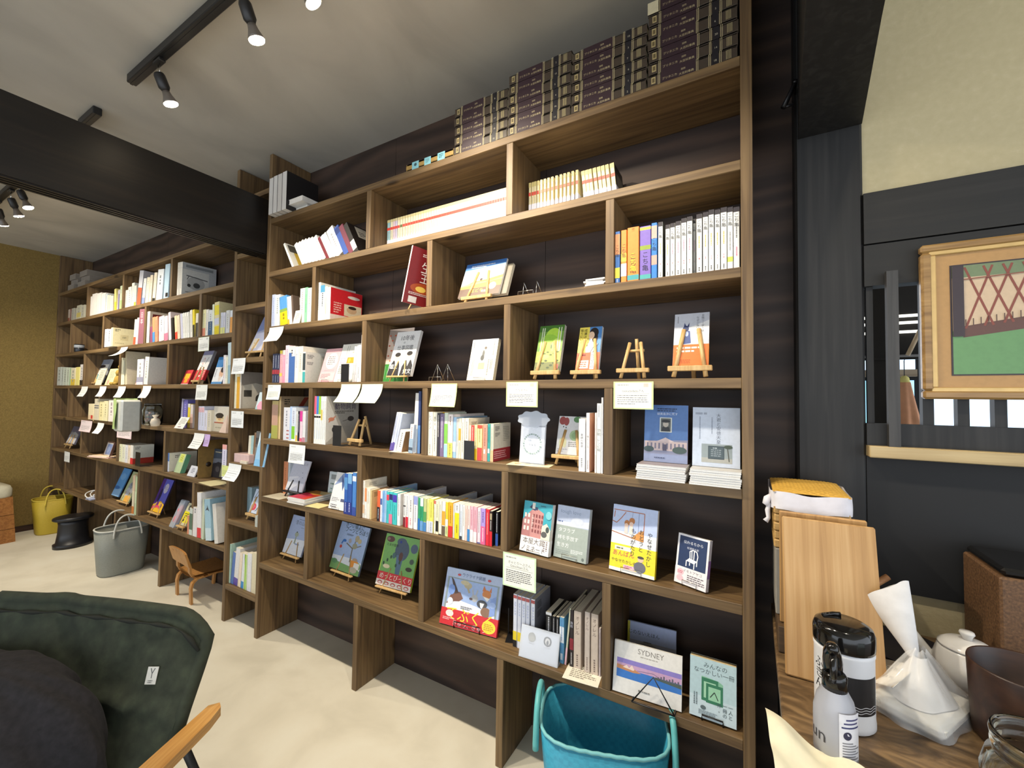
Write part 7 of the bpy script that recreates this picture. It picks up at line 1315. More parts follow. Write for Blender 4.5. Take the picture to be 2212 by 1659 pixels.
wire_stand('bright wire stand under the yellow banded book', T(-.3422,.0276,.7864)@RZ(-6.33), .1047, 11, .08, 0.02, .018)
shown_book('small navy face out book with a white chair drawing', T(-.1671,.0343,.791)@RZ(-21.68)@RX(-11), .0999, .1469, .016, 'eceaec', spine='R', scol='e2e0e6', spops=[('r',0,.25,1,.6,'a07ac0')], ops=[('r',.06,.34,.94,.96,'27395f'),('t','伝わるちから',.5,.82,.105,'e8ecf4'),('t','松浦弥太郎',.5,.72,.075,'d8dcea'),('p',[(.32,.48),(.58,.45),(.66,.52),(.42,.55)],'f4f4f6'),('l',.33,.49,.33,.37,.03,'f4f4f6'),('l',.58,.46,.58,.35,.03,'f4f4f6'),('l',.66,.52,.66,.42,.03,'f4f4f6'),('l',.44,.46,.44,.4,.03,'f4f4f6'),('l',.44,.55,.42,.68,.03,'f4f4f6'),('l',.66,.52,.68,.62,.03,'f4f4f6'),('l',.42,.68,.52,.72,.03,'f4f4f6'),('l',.52,.72,.64,.7,.03,'f4f4f6'),('l',.64,.7,.68,.62,.03,'f4f4f6'),('l',.5,.55,.48,.7,.03,'f4f4f6'),('l',.56,.54,.56,.71,.03,'f4f4f6'),('r',0,0,1,.33,'efeaec'),('t','イモトアヤコ',.55,.25,.1,'4a3a40'),('m',.4,.06,.95,.22,4,'6a6066'),('e',.18,.23,.11,.07,'f0c4cc'),('e',.18,.11,.11,.06,'f0c4cc'),('m',.1,.2,.26,.26,2,'c86a7a')])
wire_stand('bright wire stand under the navy chair book', T(-.1683,.0315,.7864)@RZ(-21.68), .0699, 11, .07, 0.018, .02)

# lowest shelf of the big bookcase
shown_book('face out picture book of a snowy field half hidden by the divider', T(-2.2621,.1073,.453)@RX(-18), .17, .2067, .009, 'aebcdc', hard=1, ops=[('p',[(0,0),(1,0),(1,.42),(.5,.4),(0,.36)],'e8ebf2'),('p',[(.44,.28),(.52,.28),(.5,.5),(.46,.52)],'98a08c'),('e',.48,.52,.1,.06,'a4ac98'),('e',.47,.58,.03,.02,'4a5048'),('e',.62,.28,.14,.02,'9aa8c8'),('t','雪の山は',.55,.78,.15,'6a7488'),('m',.4,.9,.8,.93,1,'6a7488'),('m',.6,.7,.8,.72,1,'6a7488')])
easel('slender pale easel under the snowy field picture book', T(-2.2621,.0903,.4194)@RZ(0), .165, .033, 18, .1, .006)
shown_book('face out picture book with a bare tree and striped cats', T(-1.8213,.1072,.453)@RZ(-2.1)@RX(-18), .2295, .2315, .01, 'a6bbdf', hard=1, spine='R', scol='6a7a8a', ops=[('p',[(0,.08),(1,.06),(1,.26),(.6,.3),(0,.28)],'e4e9f0'),('p',[(0,0),(1,0),(1,.1),(.7,.14),(.3,.16),(0,.2)],'7fae6a'),('e',.12,.16,.1,.05,'6a9a6a'),('e',.9,.18,.1,.08,'88b46a'),('l',.62,.22,.6,.52,.035,'7a7264'),('l',.6,.5,.36,.58,.025,'7a7264'),('l',.6,.5,.86,.6,.02,'7a7264'),('l',.6,.48,.66,.7,.025,'7a7264'),('e',.28,.62,.06,.03,'3a70b8'),('l',.24,.62,.2,.54,.04,'3a70b8'),('e',.2,.48,.04,.035,'c84a3a'),('e',.46,.64,.05,.05,'a8a2a0'),('e',.68,.72,.07,.07,'b0a488'),('e',.78,.68,.06,.05,'c4b48a'),('e',.66,.56,.08,.06,'9a9a84'),('e',.78,.28,.09,.05,'b8a08a'),('r',.66,.12,.9,.27,'e8963a'),('r',.78,.12,.96,.24,'f0ece4'),('e',.8,.09,.12,.06,'c8bfa8'),('t','きつい猫よに',.5,.92,.11,'3a4a44'),('t','ブーツどろぼう',.6,.82,.115,'3a4a44'),('m',.3,.74,.6,.78,2,'5a6474')])
easel('slender pale easel under the bare tree picture book', T(-1.8219,.0902,.4194)@RZ(-2.1), .165, .033, 18, .11, .006)
shown_book('face out green picture book with a mammoth and red title band', T(-1.4711,.1051,.453)@RZ(3.15)@RX(-18), .2113, .2313, .01, '7cb25e', hard=1, spine='R', scol='cfe04a', ops=[('r',0,.2,.03,1,'b8dc50'),('p',[(.04,.3),(1,.3),(1,1),(0,1)],'79b060'),('e',.55,.72,.2,.2,'4a5a6c'),('e',.5,.88,.14,.08,'4a5a6c'),('p',[(.42,.62),(.62,.62),(.6,.26),(.48,.26)],'58728a'),('e',.88,.8,.1,.09,'506076'),('e',.55,.6,.06,.09,'5a3a30'),('e',.47,.88,.03,.025,'2a3a8a'),('e',.16,.9,.12,.06,'5a3a34'),('e',.1,.9,.05,.03,'8a6a60'),('t','たまの冒険',.25,.77,.07,'2a3420'),('e',.1,.42,.025,.035,'34503a'),('e',.19,.49,.025,.035,'34503a'),('e',.28,.56,.025,.035,'34503a'),('e',.37,.63,.025,.035,'34503a'),('e',.46,.42,.025,.035,'34503a'),('e',.55,.49,.025,.035,'34503a'),('e',.84,.4,.09,.04,'3a3428'),('e',.2,.37,.1,.04,'e6d8b0'),('e',.88,.55,.06,.05,'46584a'),('e',.36,.6,.05,.06,'4a6a6a'),('r',0,.11,1,.26,'d8343a'),('t','めっとびっくり',.52,.14,.135,'f4ecd8'),('r',0,0,1,.11,'f0e6dc'),('e',.12,.055,.07,.035,'c8605a'),('e',.31,.055,.07,.035,'c8605a'),('e',.5,.055,.07,.035,'c8605a'),('e',.69,.055,.07,.035,'c8605a'),('e',.88,.055,.07,.035,'c8605a'),('e',.12,.05,.045,.02,'f0e6dc'),('e',.31,.05,.045,.02,'f0e6dc'),('e',.5,.05,.045,.02,'f0e6dc'),('e',.69,.05,.045,.02,'f0e6dc'),('e',.88,.05,.045,.02,'f0e6dc')])
easel('slender pale easel under the green mammoth picture book', T(-1.4702,.0881,.4194)@RZ(3.15), .19, .033, 18, .11, .006)
shown_book('large face out picture book of forest animals with red title band', T(-.9949,.0435,.423)@RZ(5.92)@RX(-16), .2612, .2147, .012, 'a9b8d8', hard=1, spine='R', scol='c9d2dc', ops=[('r',0,.84,1,1,'b4c2dc'),('r',.04,.26,.96,.84,'8f9c9c'),('r',.07,.27,.93,.82,'9fb6e0'),('p',[(.07,.27),(.93,.27),(.93,.34),(.6,.42),(.3,.46),(.07,.36)],'eceef2'),('p',[(.07,.36),(.3,.46),(.36,.5),(.24,.56),(.12,.5)],'8a5f48'),('p',[(.12,.5),(.18,.6),(.3,.6),(.36,.5),(.3,.44),(.2,.42)],'7a5444'),('p',[(.1,.84),(.15,.8),(.27,.58),(.2,.55)],'4a3830'),('e',.42,.74,.07,.055,'b8ac8c'),('e',.36,.78,.08,.04,'c8bc98'),('l',.42,.7,.46,.62,.03,'b0a484'),('e',.56,.55,.06,.06,'b4b6b8'),('l',.53,.6,.51,.7,.022,'b4b6b8'),('l',.58,.6,.6,.7,.022,'b4b6b8'),('e',.76,.66,.075,.075,'d0803c'),('p',[(.68,.7),(.7,.8),(.75,.72)],'c8743a'),('p',[(.8,.72),(.83,.8),(.84,.7)],'c8743a'),('p',[(.7,.62),(.82,.6),(.78,.54)],'f0ece4'),('e',.7,.48,.09,.07,'4a4c50'),('p',[(.66,.5),(.74,.5),(.71,.41),(.68,.42)],'e8e8e8'),('e',.78,.36,.09,.08,'8a6a54'),('p',[(.84,.3),(.93,.34),(.93,.66),(.84,.6)],'86a0d8'),('e',.88,.5,.06,.05,'a4bcea'),('e',.14,.62,.06,.09,'7a9ad8'),('e',.14,.42,.05,.06,'eef0f6'),('e',.5,.53,.03,.02,'5a4a48'),('m',.34,.32,.6,.38,2,'7a7a84'),('t','ウクライナ民話',.5,.885,.06,'5a6a90'),('e',.24,.9,.03,.02,'c84a4a'),('e',.78,.9,.03,.02,'c84a4a')], obi=(.062,'d22b31',[('t','てぶくろ',.5,.42,.215,'f2e63a'),('e',.16,.72,.07,.2,'f4dcd8'),('t','きゅう、ぎゅう',.52,.1,.085,'f4d8d8'),('m',.05,.3,.28,.48,2,'f0c0c0'),('e',.86,.45,.115,.36,'f0d83a'),('m',.78,.25,.94,.65,4,'c8802a')],'c8262c'))
wire_stand('black wire stand in front of the forest animal picture book', T(-.9946,.0405,.4194)@RZ(5.92), .1829, 16, .1, 0.026, .016, BLACKW, .0022)
g = MB(); g.box((-.012,0,0),(.03,.07,.003)); g.box((.018,.06,0),(.03,.062,.12)); g.box((-.012,.06,.003),(-.009,.07,.1)); tag(g.build('bookend', BLACKW, None, T(-.812,.06,.4194)@RZ(20)), 'black metal bookend standing in the shade behind the forest animal book', 'bookend', 'black metal bookends')
row('behind the clear card stand', 'comics on the lowest shelf', .05, 0.419, 0.135, [
(-.786,.0156,.195,'dfe3f0','pale blue comic with yellow foot',dict(ops=[('b',0,.13,'1c1c20'),('b',.13,.3,'ecd432'),('t','スラッシュ',.5,.86,.62,'3a6ac8',1),('b',.92,.98,'b05a5a')])),
(-.7677,.0154,.194,'dfe3f0','pale blue comic',dict(ops=[('b',.13,.3,'ecd432'),('t','スラッシュ',.5,.86,.62,'3a6ac8',1),('b',.92,.98,'b05a5a')])),
(-.7497,.0153,.194,'dfe3f0','pale blue comic',dict(ops=[('b',.13,.3,'ecd432'),('t','スラッシュ',.5,.86,.62,'3a6ac8',1),('b',.92,.98,'b05a5a')])),
(-.7326,.0151,.194,'dfe3f0','pale blue comic',dict(ops=[('b',.13,.3,'ecd432'),('t','スラッシュ',.5,.86,.62,'3a6ac8',1),('b',.92,.98,'b05a5a')])),
(-.7111,.0156,.194,'e4e7f0','last pale blue comic with barcodes',dict(side='8f8f98',ops=[('t','スラッシュ',.5,.86,.62,'3a6ac8',1),('b',.92,.98,'b05a5a')],sops=[('m',.15,.78,.45,.92,5,'2a2a2e'),('m',.15,.62,.45,.74,5,'2a2a2e')])),
(-.6505,.0222,.164,'1d1d20','black comic with white top',dict(ops=[('b',.94,1,'e4e4e6'),('n',.4,.9,'d8d8dc')],d=.12)),
(-.6258,.0119,.155,'1f1f23','thin black comic',dict(ops=[('n',.4,.95,'c8c8cc')])),
(-.6114,.0125,.156,'1c1c1f','thin black comic',dict(ops=[('n',.4,.95,'c8c8cc')])),
(-.5965,.0166,.159,'5f9cc8','blue comic with white middle',dict(ops=[('b',.45,.8,'e8eef4'),('n',.5,.95,'4a7ab0'),('r',.25,.08,.75,.22,'d8e4ee')])),
(-.5769,.0063,.2,'cfd0b4','tall thin pale book leaning',dict(L=5,side='8a8474',ops=[('b',0,.3,'e6b8c0')],d=.17)),
(-.5581,.0134,.195,'2c2427','dark comic with grey lettering',dict(ops=[('t','海街',.5,.8,.8,'b8bac8',1),('b',.3,.5,'8a2a34'),('n',.05,.25,'d0d0d0')])),
(-.5431,.0267,.196,'cbbcae','beige patterned thick comic',dict(ops=[('t','オノレル',.5,.92,.6,'6a5a54',1),('n',.04,.25,'7a6a64')],d=.45)),
(-.5034,.0188,.203,'c9bcb2','beige patterned thick comic',dict(ops=[('t','オノレル',.5,.92,.6,'6a5a54',1),('n',.04,.25,'7a6a64')],d=.45)),
(-.4804,.0249,.203,'cbbcae','beige patterned thick comic',dict(ops=[('t','オノレル',.5,.92,.6,'6a5a54',1),('n',.04,.25,'7a6a64')],d=.45)),
(-.4526,.0061,.161,'c4b8b8','beige grey comic beside the divider',dict(ops=[('n',.2,.9,'7a6a72')]))])
cs = thing('card_stand', 'clear acrylic stand with a white card of two round badges on the lowest shelf', 'stand', T(-.664,.012,.4204)@RZ(3))
g = MB(); g.box((-.075,0,0),(.075,.0025,.105), bev=.0006, M=RX(-14)); g.box((-.075,.004,0),(.075,.0065,.105), bev=.0006, M=RX(-14)); g.box((-.075,0,0),(.075,.06,.002)); g.build('holder', clear('clear_acrylic','e6ecf6',.04,alpha=.35), cs)
g = MB(); g.box((-.069,.0026,.004),(.069,.0038,.097),'dfe4f0',M=RX(-14)); d = Draw(g, RX(-14)@T(-.069,.0026,.004)@FRONT, .138, .093); d.ops([('e',.28,.72,.11,.17,'8f9088'),('e',.28,.68,.08,.1,'b0aea4'),('e',.72,.72,.11,.17,'26282c'),('e',.72,.72,.07,.12,'d8d8da'),('e',.72,.68,.03,.08,'26282c'),('l',.2,.5,.36,.5,.01,'9a9aa4'),('l',.64,.5,.8,.5,.01,'9a9aa4')]); g.build('badge_card', PRINT, cs)
g = MB(); g.box((-.06,0,0),(.06,.085,.001),'ece6d6'); Draw(g, T(-.06,0,.001), .12, .085).ops([('m',.15,.2,.9,.85,6,'8a8478')]); tag(g.build('leaflet', PRINT, None, T(-.497,-.012,.4194)@RZ(6)), 'white printed leaflet lying at the edge below the beige patterned comics', 'leaflet')
shown_book('face out picture book with a red seed drawing standing behind the harbour book', T(-.3071,.17,.42)@RZ(4)@RX(-7), .1616, .1463, .008, 'b9c6ea', hard=1, ops=[('r',0,0,1,.52,'8f8a84'),('r',0,.45,1,.6,'a8a8b8'),('r',0,0,.05,1,'c8c040'),('t','じのないえほん',.34,.74,.095,'3a3e50'),('e',.42,.36,.27,.24,'a8a49c'),('e',.42,.36,.26,.23,'8f8a84'),('e',.42,.34,.2,.19,'7a2a1c'),('l',.34,.6,.5,.6,.012,'3a3430')])
shown_book('wide white face out photo book of a harbour titled Sydney', T(-.2901,.012,.423)@RZ(3.27)@RX(-13), .206, .1472, .01, 'e8e6e2', hard=1, spine='R', scol='dcdad4', ops=[('t','SYDNEY',.55,.83,.105,'7a766e'),('m',.4,.76,.7,.8,1,'b0aca4'),('r',.05,.3,.995,.67,'2e74c8'),('r',.05,.48,.995,.67,'8a7cc8'),('r',.05,.48,.995,.58,'c8a0c4'),('p',[(.05,.46),(.3,.44),(.42,.46),(.3,.52),(.05,.54)],'c88a5a'),('p',[(.14,.5),(.2,.56),(.24,.51),(.28,.58),(.32,.5),(.3,.48)],'f0d8cc'),('l',.36,.5,.6,.53,.006,'6a5a80'),('l',.6,.53,.72,.46,.006,'6a5a80'),('p',[(.62,.44),(.995,.4),(.995,.47),(.62,.48)],'4a5a50'),('r',.66,.46,.68,.5,'5a5a6c'),('r',.7,.46,.72,.52,'5a5a6c'),('r',.74,.46,.76,.54,'5a5a6c'),('r',.78,.46,.8,.5,'5a5a6c'),('r',.82,.46,.84,.52,'5a5a6c'),('r',.86,.46,.88,.54,'5a5a6c'),('r',.9,.46,.92,.5,'5a5a6c'),('r',.94,.46,.96,.52,'5a5a6c'),('m',.42,.12,.66,.16,1,'8a8a86'),('e',.4,.14,.012,.02,'6a6a66')])
hs = thing('book_stand', 'black peaked wire stand in front of the white harbour photo book', 'book stand', T(-.265,-.0105,.4194)@RZ(2), 'wire book stands')
g = MB(); g.tube([(-.062,0,.003),(0,.012,.088),(.062,0,.003)], .0022, n=8); g.build('wire_loop', BLACKW, hs)
g = MB(); g.tube([(-.062,.03,.0025),(-.062,0,.0025),(.062,0,.0025),(.062,.03,.0025)], .0024, n=8); g.build('base_wire', BLACKW, hs)
shown_book('pale blue face out paperback with a green picture cube', T(-.1044,.023,.425)@RZ(.33)@RX(-9), .1237, .1601, .024, 'b9d4dc', spine='L', scol='a8c4cc', pages='e6cfa0', ops=[('r',0,0,1,.36,'c9dde6'),('t','みんなの',.55,.86,.13,'4a5a60'),('t','なつかしい一冊',.52,.755,.125,'4a5a60'),('p',[(.26,.3),(.62,.28),(.72,.34),(.72,.64),(.62,.68),(.26,.7)],'86c0a0'),('r',.26,.3,.62,.68,'2f7a58'),('r',.31,.35,.57,.62,'a4d4b4'),('r',.36,.28,.72,.6,'2f7a58'),('r',.41,.33,.67,.55,'9ad0ae'),('l',.45,.38,.54,.48,.02,'26382e'),('l',.54,.48,.62,.36,.02,'26382e'),('t','一人と',.88,.35,.1,'4a5a60',1),('t','一冊の',.76,.35,.1,'4a5a60',1),('t','仲。',.64,.33,.1,'4a5a60',1),('e',.3,.18,.06,.035,'5a6a70'),('m',.08,.2,.18,.4,2,'6a7a80',1),('m',.2,.06,.62,.14,3,'8a9aa0')])
wire_stand('black wire stand under the green picture cube book', T(-.1043,.02,.4194)@RZ(.33), .0866, 9, .09, 0.016, .028, BLACKW, .0022)

# far bookcase, topmost shelf
flat_book('grey wrapped paper bundle, lowest of the pile at the olive wall on the far bookcase', T(-5.86,.005,2.3524)@RZ(0), 0.17, .05, .2, 'a39c94', fore=True, pages='8d867e', group='grey bundles on the far bookcase', name='paper_bundle', cat='bundle', hard=False)
flat_book('grey wrapped paper bundle, middle of the pile at the olive wall on the far bookcase', T(-5.854,.025,2.4044)@RZ(2), 0.17, .05, .2, 'a39c94', fore=True, pages='8d867e', group='grey bundles on the far bookcase', name='paper_bundle', cat='bundle', hard=False)
flat_book('grey wrapped paper bundle, topmost of the pile at the olive wall on the far bookcase', T(-5.86,.015,2.4564)@RZ(0), 0.17, .05, .2, 'a39c94', fore=True, pages='8d867e', group='grey bundles on the far bookcase', name='paper_bundle', cat='bundle', hard=False)
flat_book('grey wrapped paper bundle, lowest of the pile beside the first one on the far bookcase', T(-5.6,.01,2.3524)@RZ(0), 0.2, .05, .2, 'a39c94', fore=True, pages='8d867e', group='grey bundles on the far bookcase', name='paper_bundle', cat='bundle', hard=False)
flat_book('grey wrapped paper bundle, middle of the pile beside the first one on the far bookcase', T(-5.594,.03,2.4044)@RZ(2), 0.2, .05, .2, 'a39c94', fore=True, pages='8d867e', group='grey bundles on the far bookcase', name='paper_bundle', cat='bundle', hard=False)
flat_book('grey wrapped paper bundle, topmost of the pile beside the first one on the far bookcase', T(-5.6,.02,2.4564)@RZ(0), 0.2, .05, .2, 'a39c94', fore=True, pages='8d867e', group='grey bundles on the far bookcase', name='paper_bundle', cat='bundle', hard=False)

# far bookcase, second shelf
row('at the wall end of the far second shelf', 'books at the wall end of the far second shelf', .03, 2.045, 0.15, [
(-5.9171,.0496,.129,'bfae9e','pale paperback with red foot',dict(ops=[('n',.2,.85,'9a9a94'),('b',0,.35,'8a4a3a')])),
(-5.8617,.038,.131,'7d5248','brown paperback',dict(ops=[('n',.2,.85,'c0a8a0')])),
(-5.8197,.0753,.13,'b4b09e','grey paperback',dict(ops=[('n',.2,.85,'9a9a94')])),
(-5.7406,.0633,.124,'b0ac9c','grey paperback',dict(ops=[('n',.2,.85,'9a9a94')])),
(-5.67,.1136,.144,'c2bea6','thick grey green paperback with yellow patch',dict(ops=[('n',.2,.85,'9a9a94'),('b',.2,.5,'c8b86a')])),
(-5.5527,.0938,.135,'bcb8a4','thick grey paperback with dark badge',dict(ops=[('n',.2,.85,'9a9a94')],d=.25))], end='wall')
row('on the far second shelf', 'white books on the far second shelf', .02, 2.045, 0.18, [
(-5.3608,.1243,.188,'e6e2dc','plain white binder',dict(fore=1,pages='e6e2dc')),
(-5.2299,.1019,.205,'e6e2dc','plain white binder',dict(fore=1,pages='e6e2dc')),
(-5.1216,.1109,.198,'e6e2dc','plain white binder',dict(fore=1,pages='e6e2dc')),
(-5.0044,.0932,.185,'e6e2dc','plain white binder',dict(fore=1,pages='e6e2dc')),
(-4.9023,.0284,.171,'c4d2d8','thin pale blue white book',dict(ops=[('n',.2,.85,'9a9a94')])),
(-4.868,.0366,.156,'e2dcc4','cream paperback',dict(ops=[('n',.2,.85,'9a9a94')])),
(-4.8227,.0333,.15,'dcd8c4','cream paperback',dict(ops=[('n',.2,.85,'9a9a94')])),
(-4.7835,.0412,.139,'ece6d2','cream paperback',dict(ops=[('n',.2,.85,'9a9a94')])),
(-4.6954,.0375,.19,'e6dc8a','yellow edged paperback leaning',dict(L=-8,ops=[('b',0,.4,'e0d040')])),
(-4.6388,.0343,.173,'cfc8da','paperback with violet strip',dict(ops=[('r',.5,0,1,.8,'6a5a90'),('n',.2,.85,'9a9a94')])),
(-4.5937,.0469,.202,'dce6c4','tall pale green book',dict(ops=[('b',0,.4,'b4d48a'),('n',.2,.85,'9a9a94')]))], end='wall')
row('in the middle of the far second shelf', 'books in the middle of the far second shelf', .015, 2.045, 0.18, [
(-4.4621,.0465,.149,'dcd8d2','white paperback',dict(ops=[('n',.2,.85,'9a9a94')])),
(-4.4103,.0606,.168,'e2ddd4','white paperback',dict(ops=[('n',.2,.85,'9a9a94')])),
(-4.3408,.0485,.193,'d8dad2','white paperback',dict(ops=[('n',.2,.85,'9a9a94')])),
(-4.2872,.0346,.166,'e0dacc','white paperback',dict(ops=[('n',.2,.85,'9a9a94'),('b',0,.2,'e8d84a')])),
(-4.2345,.0703,.27,'d0d2da','tall book with orange red foot leaning',dict(L=8,side='b4b2ba',ops=[('b',0,.5,'cc5f42')])),
(-4.1384,.0456,.2,'dde0de','paperback with blue foot leaning',dict(L=6,ops=[('b',0,.25,'7a8ac0'),('n',.2,.85,'9a9a94')])),
(-4.0777,.0503,.2,'ddd4be','cream paperback leaning',dict(L=6,ops=[('n',.2,.85,'9a9a94')])),
(-4.0181,.0439,.21,'d8ceb8','cream paperback leaning',dict(L=5,ops=[('n',.2,.85,'9a9a94')])),
(-3.9498,.043,.22,'e2d8c2','white book with black foot leaning',dict(L=5,ops=[('b',0,.12,'26221e'),('n',.2,.85,'9a9a94')])),
(-3.8872,.0965,.23,'dfe5ea','wide white book with ink drawing leaning',dict(L=5,ops=[('n',.5,.8,'7a8084')],d=.19)),
(-3.7615,.0727,.255,'b6d2e4','tall pale blue book with black tag',dict(L=3,ops=[('r',.4,.05,.95,.17,'1e1c1c')]))], end='wall')
row('by the narrow column on the far second shelf', 'picture albums on the far second shelf', .012, 2.045, 0.2, [
(-3.544,.0226,.24,'e2ded4','white picture album',dict(ops=[('n',.2,.85,'9a9a94')])),
(-3.5173,.0148,.239,'e6e2d8','white picture album',dict(ops=[('n',.2,.85,'9a9a94')])),
(-3.4984,.0259,.237,'e8e4da','album with an ink cat drawing',dict(side='c0c4c6',ops=[('n',.2,.85,'9a9a94')],sops=[('r',0,.02,.78,.8,'dcdcd6'),('e',.4,.42,.26,.2,'b8b8b4'),('e',.42,.36,.1,.08,'4a4a4a'),('e',.2,.33,.05,.05,'3a3a3a'),('l',.12,.62,.74,.56,.03,'5a5a5a'),('l',.14,.5,.2,.62,.02,'5a5a5a'),('m',.1,.1,.6,.15,1,'8a8a86'),('r',.1,.86,.9,.94,'8a9094')],d=.215))])

# far bookcase, third shelf
mg = thing('mug', 'small dark mug with white rim stripe on the far third shelf near the olive wall', 'mug', T(-5.63,.05,1.7334))
MB().lathe([(.001,0),(.03,0),(.036,.01),(.037,.08),(.034,.08),(.032,.012),(.001,.01)], n=28).build('body', plain('dark_glaze','22242a',.3), mg); MB().lathe([(.0372,.045),(.0375,.06),(.037,.072)], n=28).build('stripe', plain('pale_glaze','aab0b8',.3), mg)
row('in the middle of the far third shelf', 'books in the middle of the far third shelf', -.03, 1.733, 0.17, [
(-4.7107,.0628,.15,'d8d4e0','white paperback with lilac spine',dict(ops=[('n',.2,.85,'9a9a94')],d=.12)),
(-4.6422,.0616,.145,'e6e2da','white paperback with dark spine marks',dict(ops=[('n',.3,.9,'4a4450')],d=.12)),
(-4.575,.0394,.154,'ece2b4','cream square book showing its cover',dict(side='ece2b6',sops=[('r',.3,.35,.62,.65,'dccfa0'),('m',.08,.8,.3,.95,2,'5a5646'),('m',.38,.44,.54,.56,2,'8a8468'),('m',.1,.15,.85,.22,1,'c0b48a')],d=.16)),
(-4.2518,.0414,.2,'e0dccc','white paperback with red edge leaning',dict(L=4,ops=[('b',0,.3,'d0583c')],yo=.04)),
(-4.2053,.0326,.21,'e2dcd4','white paperback leaning beside the mauve book',dict(L=4,ops=[('n',.2,.85,'9a9a94')],yo=.04)),
(-4.1654,.0964,.27,'8a5a68','tall thick mauve book',dict(L=3,ops=[('t','日本',.5,.92,.5,'d8c4c8',1)],yo=.04))], end='wall')
row('on the far third shelf', 'leaning books on the far third shelf', .01, 1.733, 0.17, [
(-4.0519,.0357,.246,'e4d4a4','tan spined tall book'),
(-4.0129,.0499,.242,'dcd8cc','white tall book with dark red patch on its side',dict(side='c8c2b4',sops=[('r',.1,.75,.5,.92,'6a1c1c')])),
(-3.9423,.0373,.12,'8a4a68','plum paperback leaning',dict(L=-5)),
(-3.8989,.0396,.19,'e88e64','orange paperback with blue foot leaning',dict(L=-6,ops=[('b',0,.4,'4a88c0')])),
(-3.8561,.0447,.19,'ea9070','coral paperback leaning',dict(L=-6,ops=[('n',.2,.85,'b06a50')])),
(-3.7917,.0818,.185,'d8d8d8','thick white book with navy capitals leaning',dict(L=-4,ops=[('b',.4,.95,'dedee0'),('t','EIN',.5,.9,.62,'262c48',1),('b',0,.28,'e2c8cc')])),
(-3.7041,.0558,.18,'e2d4d8','white and pink book leaning',dict(L=-5,ops=[('b',0,.3,'e27a94')])),
(-3.6269,.0337,.205,'ead8d8','tall pale pink book leaning',dict(L=-9)),
(-3.5878,.0281,.16,'26221f','black paperback leaning',dict(L=-9)),
(-3.5312,.0339,.17,'f0d8b0','peach paperback with red foot leaning',dict(L=-10,ops=[('b',0,.3,'dc4a34')])),
(-3.4933,.0347,.17,'ecd8bc','peach paperback leaning',dict(L=-10,ops=[('n',.2,.85,'b09a80')])),
(-3.4434,.0268,.178,'c8c8de','lilac paperback leaning',dict(L=-10)),
(-3.4127,.0253,.18,'ecebe4','white paperback leaning',dict(L=-10,ops=[('n',.2,.85,'9a9a94')])),
(-3.3835,.0274,.18,'eceae0','white paperback leaning',dict(L=-10,ops=[('n',.2,.85,'9a9a94')])),
(-3.3522,.0271,.18,'ecebe4','white paperback leaning',dict(L=-9,ops=[('n',.2,.85,'9a9a94')])),
(-3.3106,.0279,.19,'eeeae0','white paperback leaning',dict(L=-7,ops=[('n',.2,.85,'9a9a94')])),
(-3.2755,.0252,.19,'eed838','yellow topped paperback with dark foot leaning',dict(L=-6,ops=[('b',0,.45,'3a3420')])),
(-3.2453,.0318,.16,'e6e0cc','cream book with dark foot at the divider',dict(ops=[('b',0,.6,'4a4238')]))], end='wall')
row('beside the narrow column on the far third shelf', 'books beside the narrow column on the far third shelf', .012, 1.733, 0.16, [
(-3.1771,.0176,.124,'5c4c8c','violet paperback',dict(ops=[('n',.2,.85,'b0a8d0')])),
(-3.1558,.0385,.177,'e8e2ac','pale yellow tall book',dict(ops=[('n',.2,.85,'9a9a94'),('b',0,.3,'d88a70')])),
(-3.1137,.0292,.174,'e6e2d8','white tall book',dict(ops=[('n',.2,.85,'9a9a94')])),
(-3.0798,.0513,.166,'d8dcdc','book white above and dark blue below',dict(ops=[('b',0,.55,'33597c'),('n',.2,.85,'9a9a94')])),
(-3.0218,.0209,.2,'e6ead0','thin pale green book leaning',dict(L=-4)),
(-2.9964,.056,.21,'dcd0a0','yellow and white patterned book leaning',dict(L=-3,ops=[('b',.6,.9,'e4d23a'),('b',0,.25,'dcc82c'),('b',.3,.5,'c8cce0')])),
(-2.9257,.0262,.137,'ccd0e0','pale lilac book',dict(ops=[('n',.2,.85,'9a9a94'),('b',0,.3,'dcdc8a')])),
(-2.8961,.0249,.135,'d4d4e0','pale lilac book',dict(ops=[('n',.2,.85,'9a9a94'),('b',0,.3,'dcdc8a')])),
(-2.8609,.0414,.144,'d2d4d4','thick pale grey book',dict(ops=[('n',.2,.85,'9a9a94')])),
(-2.8113,.0309,.14,'e2a055','orange book with white top',dict(ops=[('b',.7,1,'dfe4ea')]))], end='wall')

# far bookcase, fourth shelf
row('at the wall end of the far fourth shelf', 'books at the wall end of the far fourth shelf', .012, 1.417, 0.14, [
(-6.0736,.1152,.184,'c6ccc4','grey green book',dict(ops=[('n',.2,.85,'7a7e78')])),
(-5.9505,.0636,.179,'c0c8be','grey green book',dict(ops=[('n',.2,.85,'7a7e78')])),
(-5.8791,.0809,.175,'c8d0c0','grey green book',dict(ops=[('n',.2,.85,'7a7e78')])),
(-5.7906,.0684,.173,'ccd4c0','grey green book',dict(ops=[('n',.2,.85,'7a7e78')])),
(-5.7148,.0353,.168,'a8c09a','green spined book'),
(-5.672,.1183,.168,'e6dcbc','cream book with yellow foot',dict(ops=[('b',0,.35,'e4c448'),('n',.2,.85,'9a9a94')])),
(-5.5397,.1012,.171,'efe28a','yellow book with a round mark',dict(d=.65)),
(-5.4249,.0885,.193,'e0dad6','white book with dark foot',dict(ops=[('b',0,.25,'2a2220'),('n',.2,.85,'9a9a94')]))], end='wall')
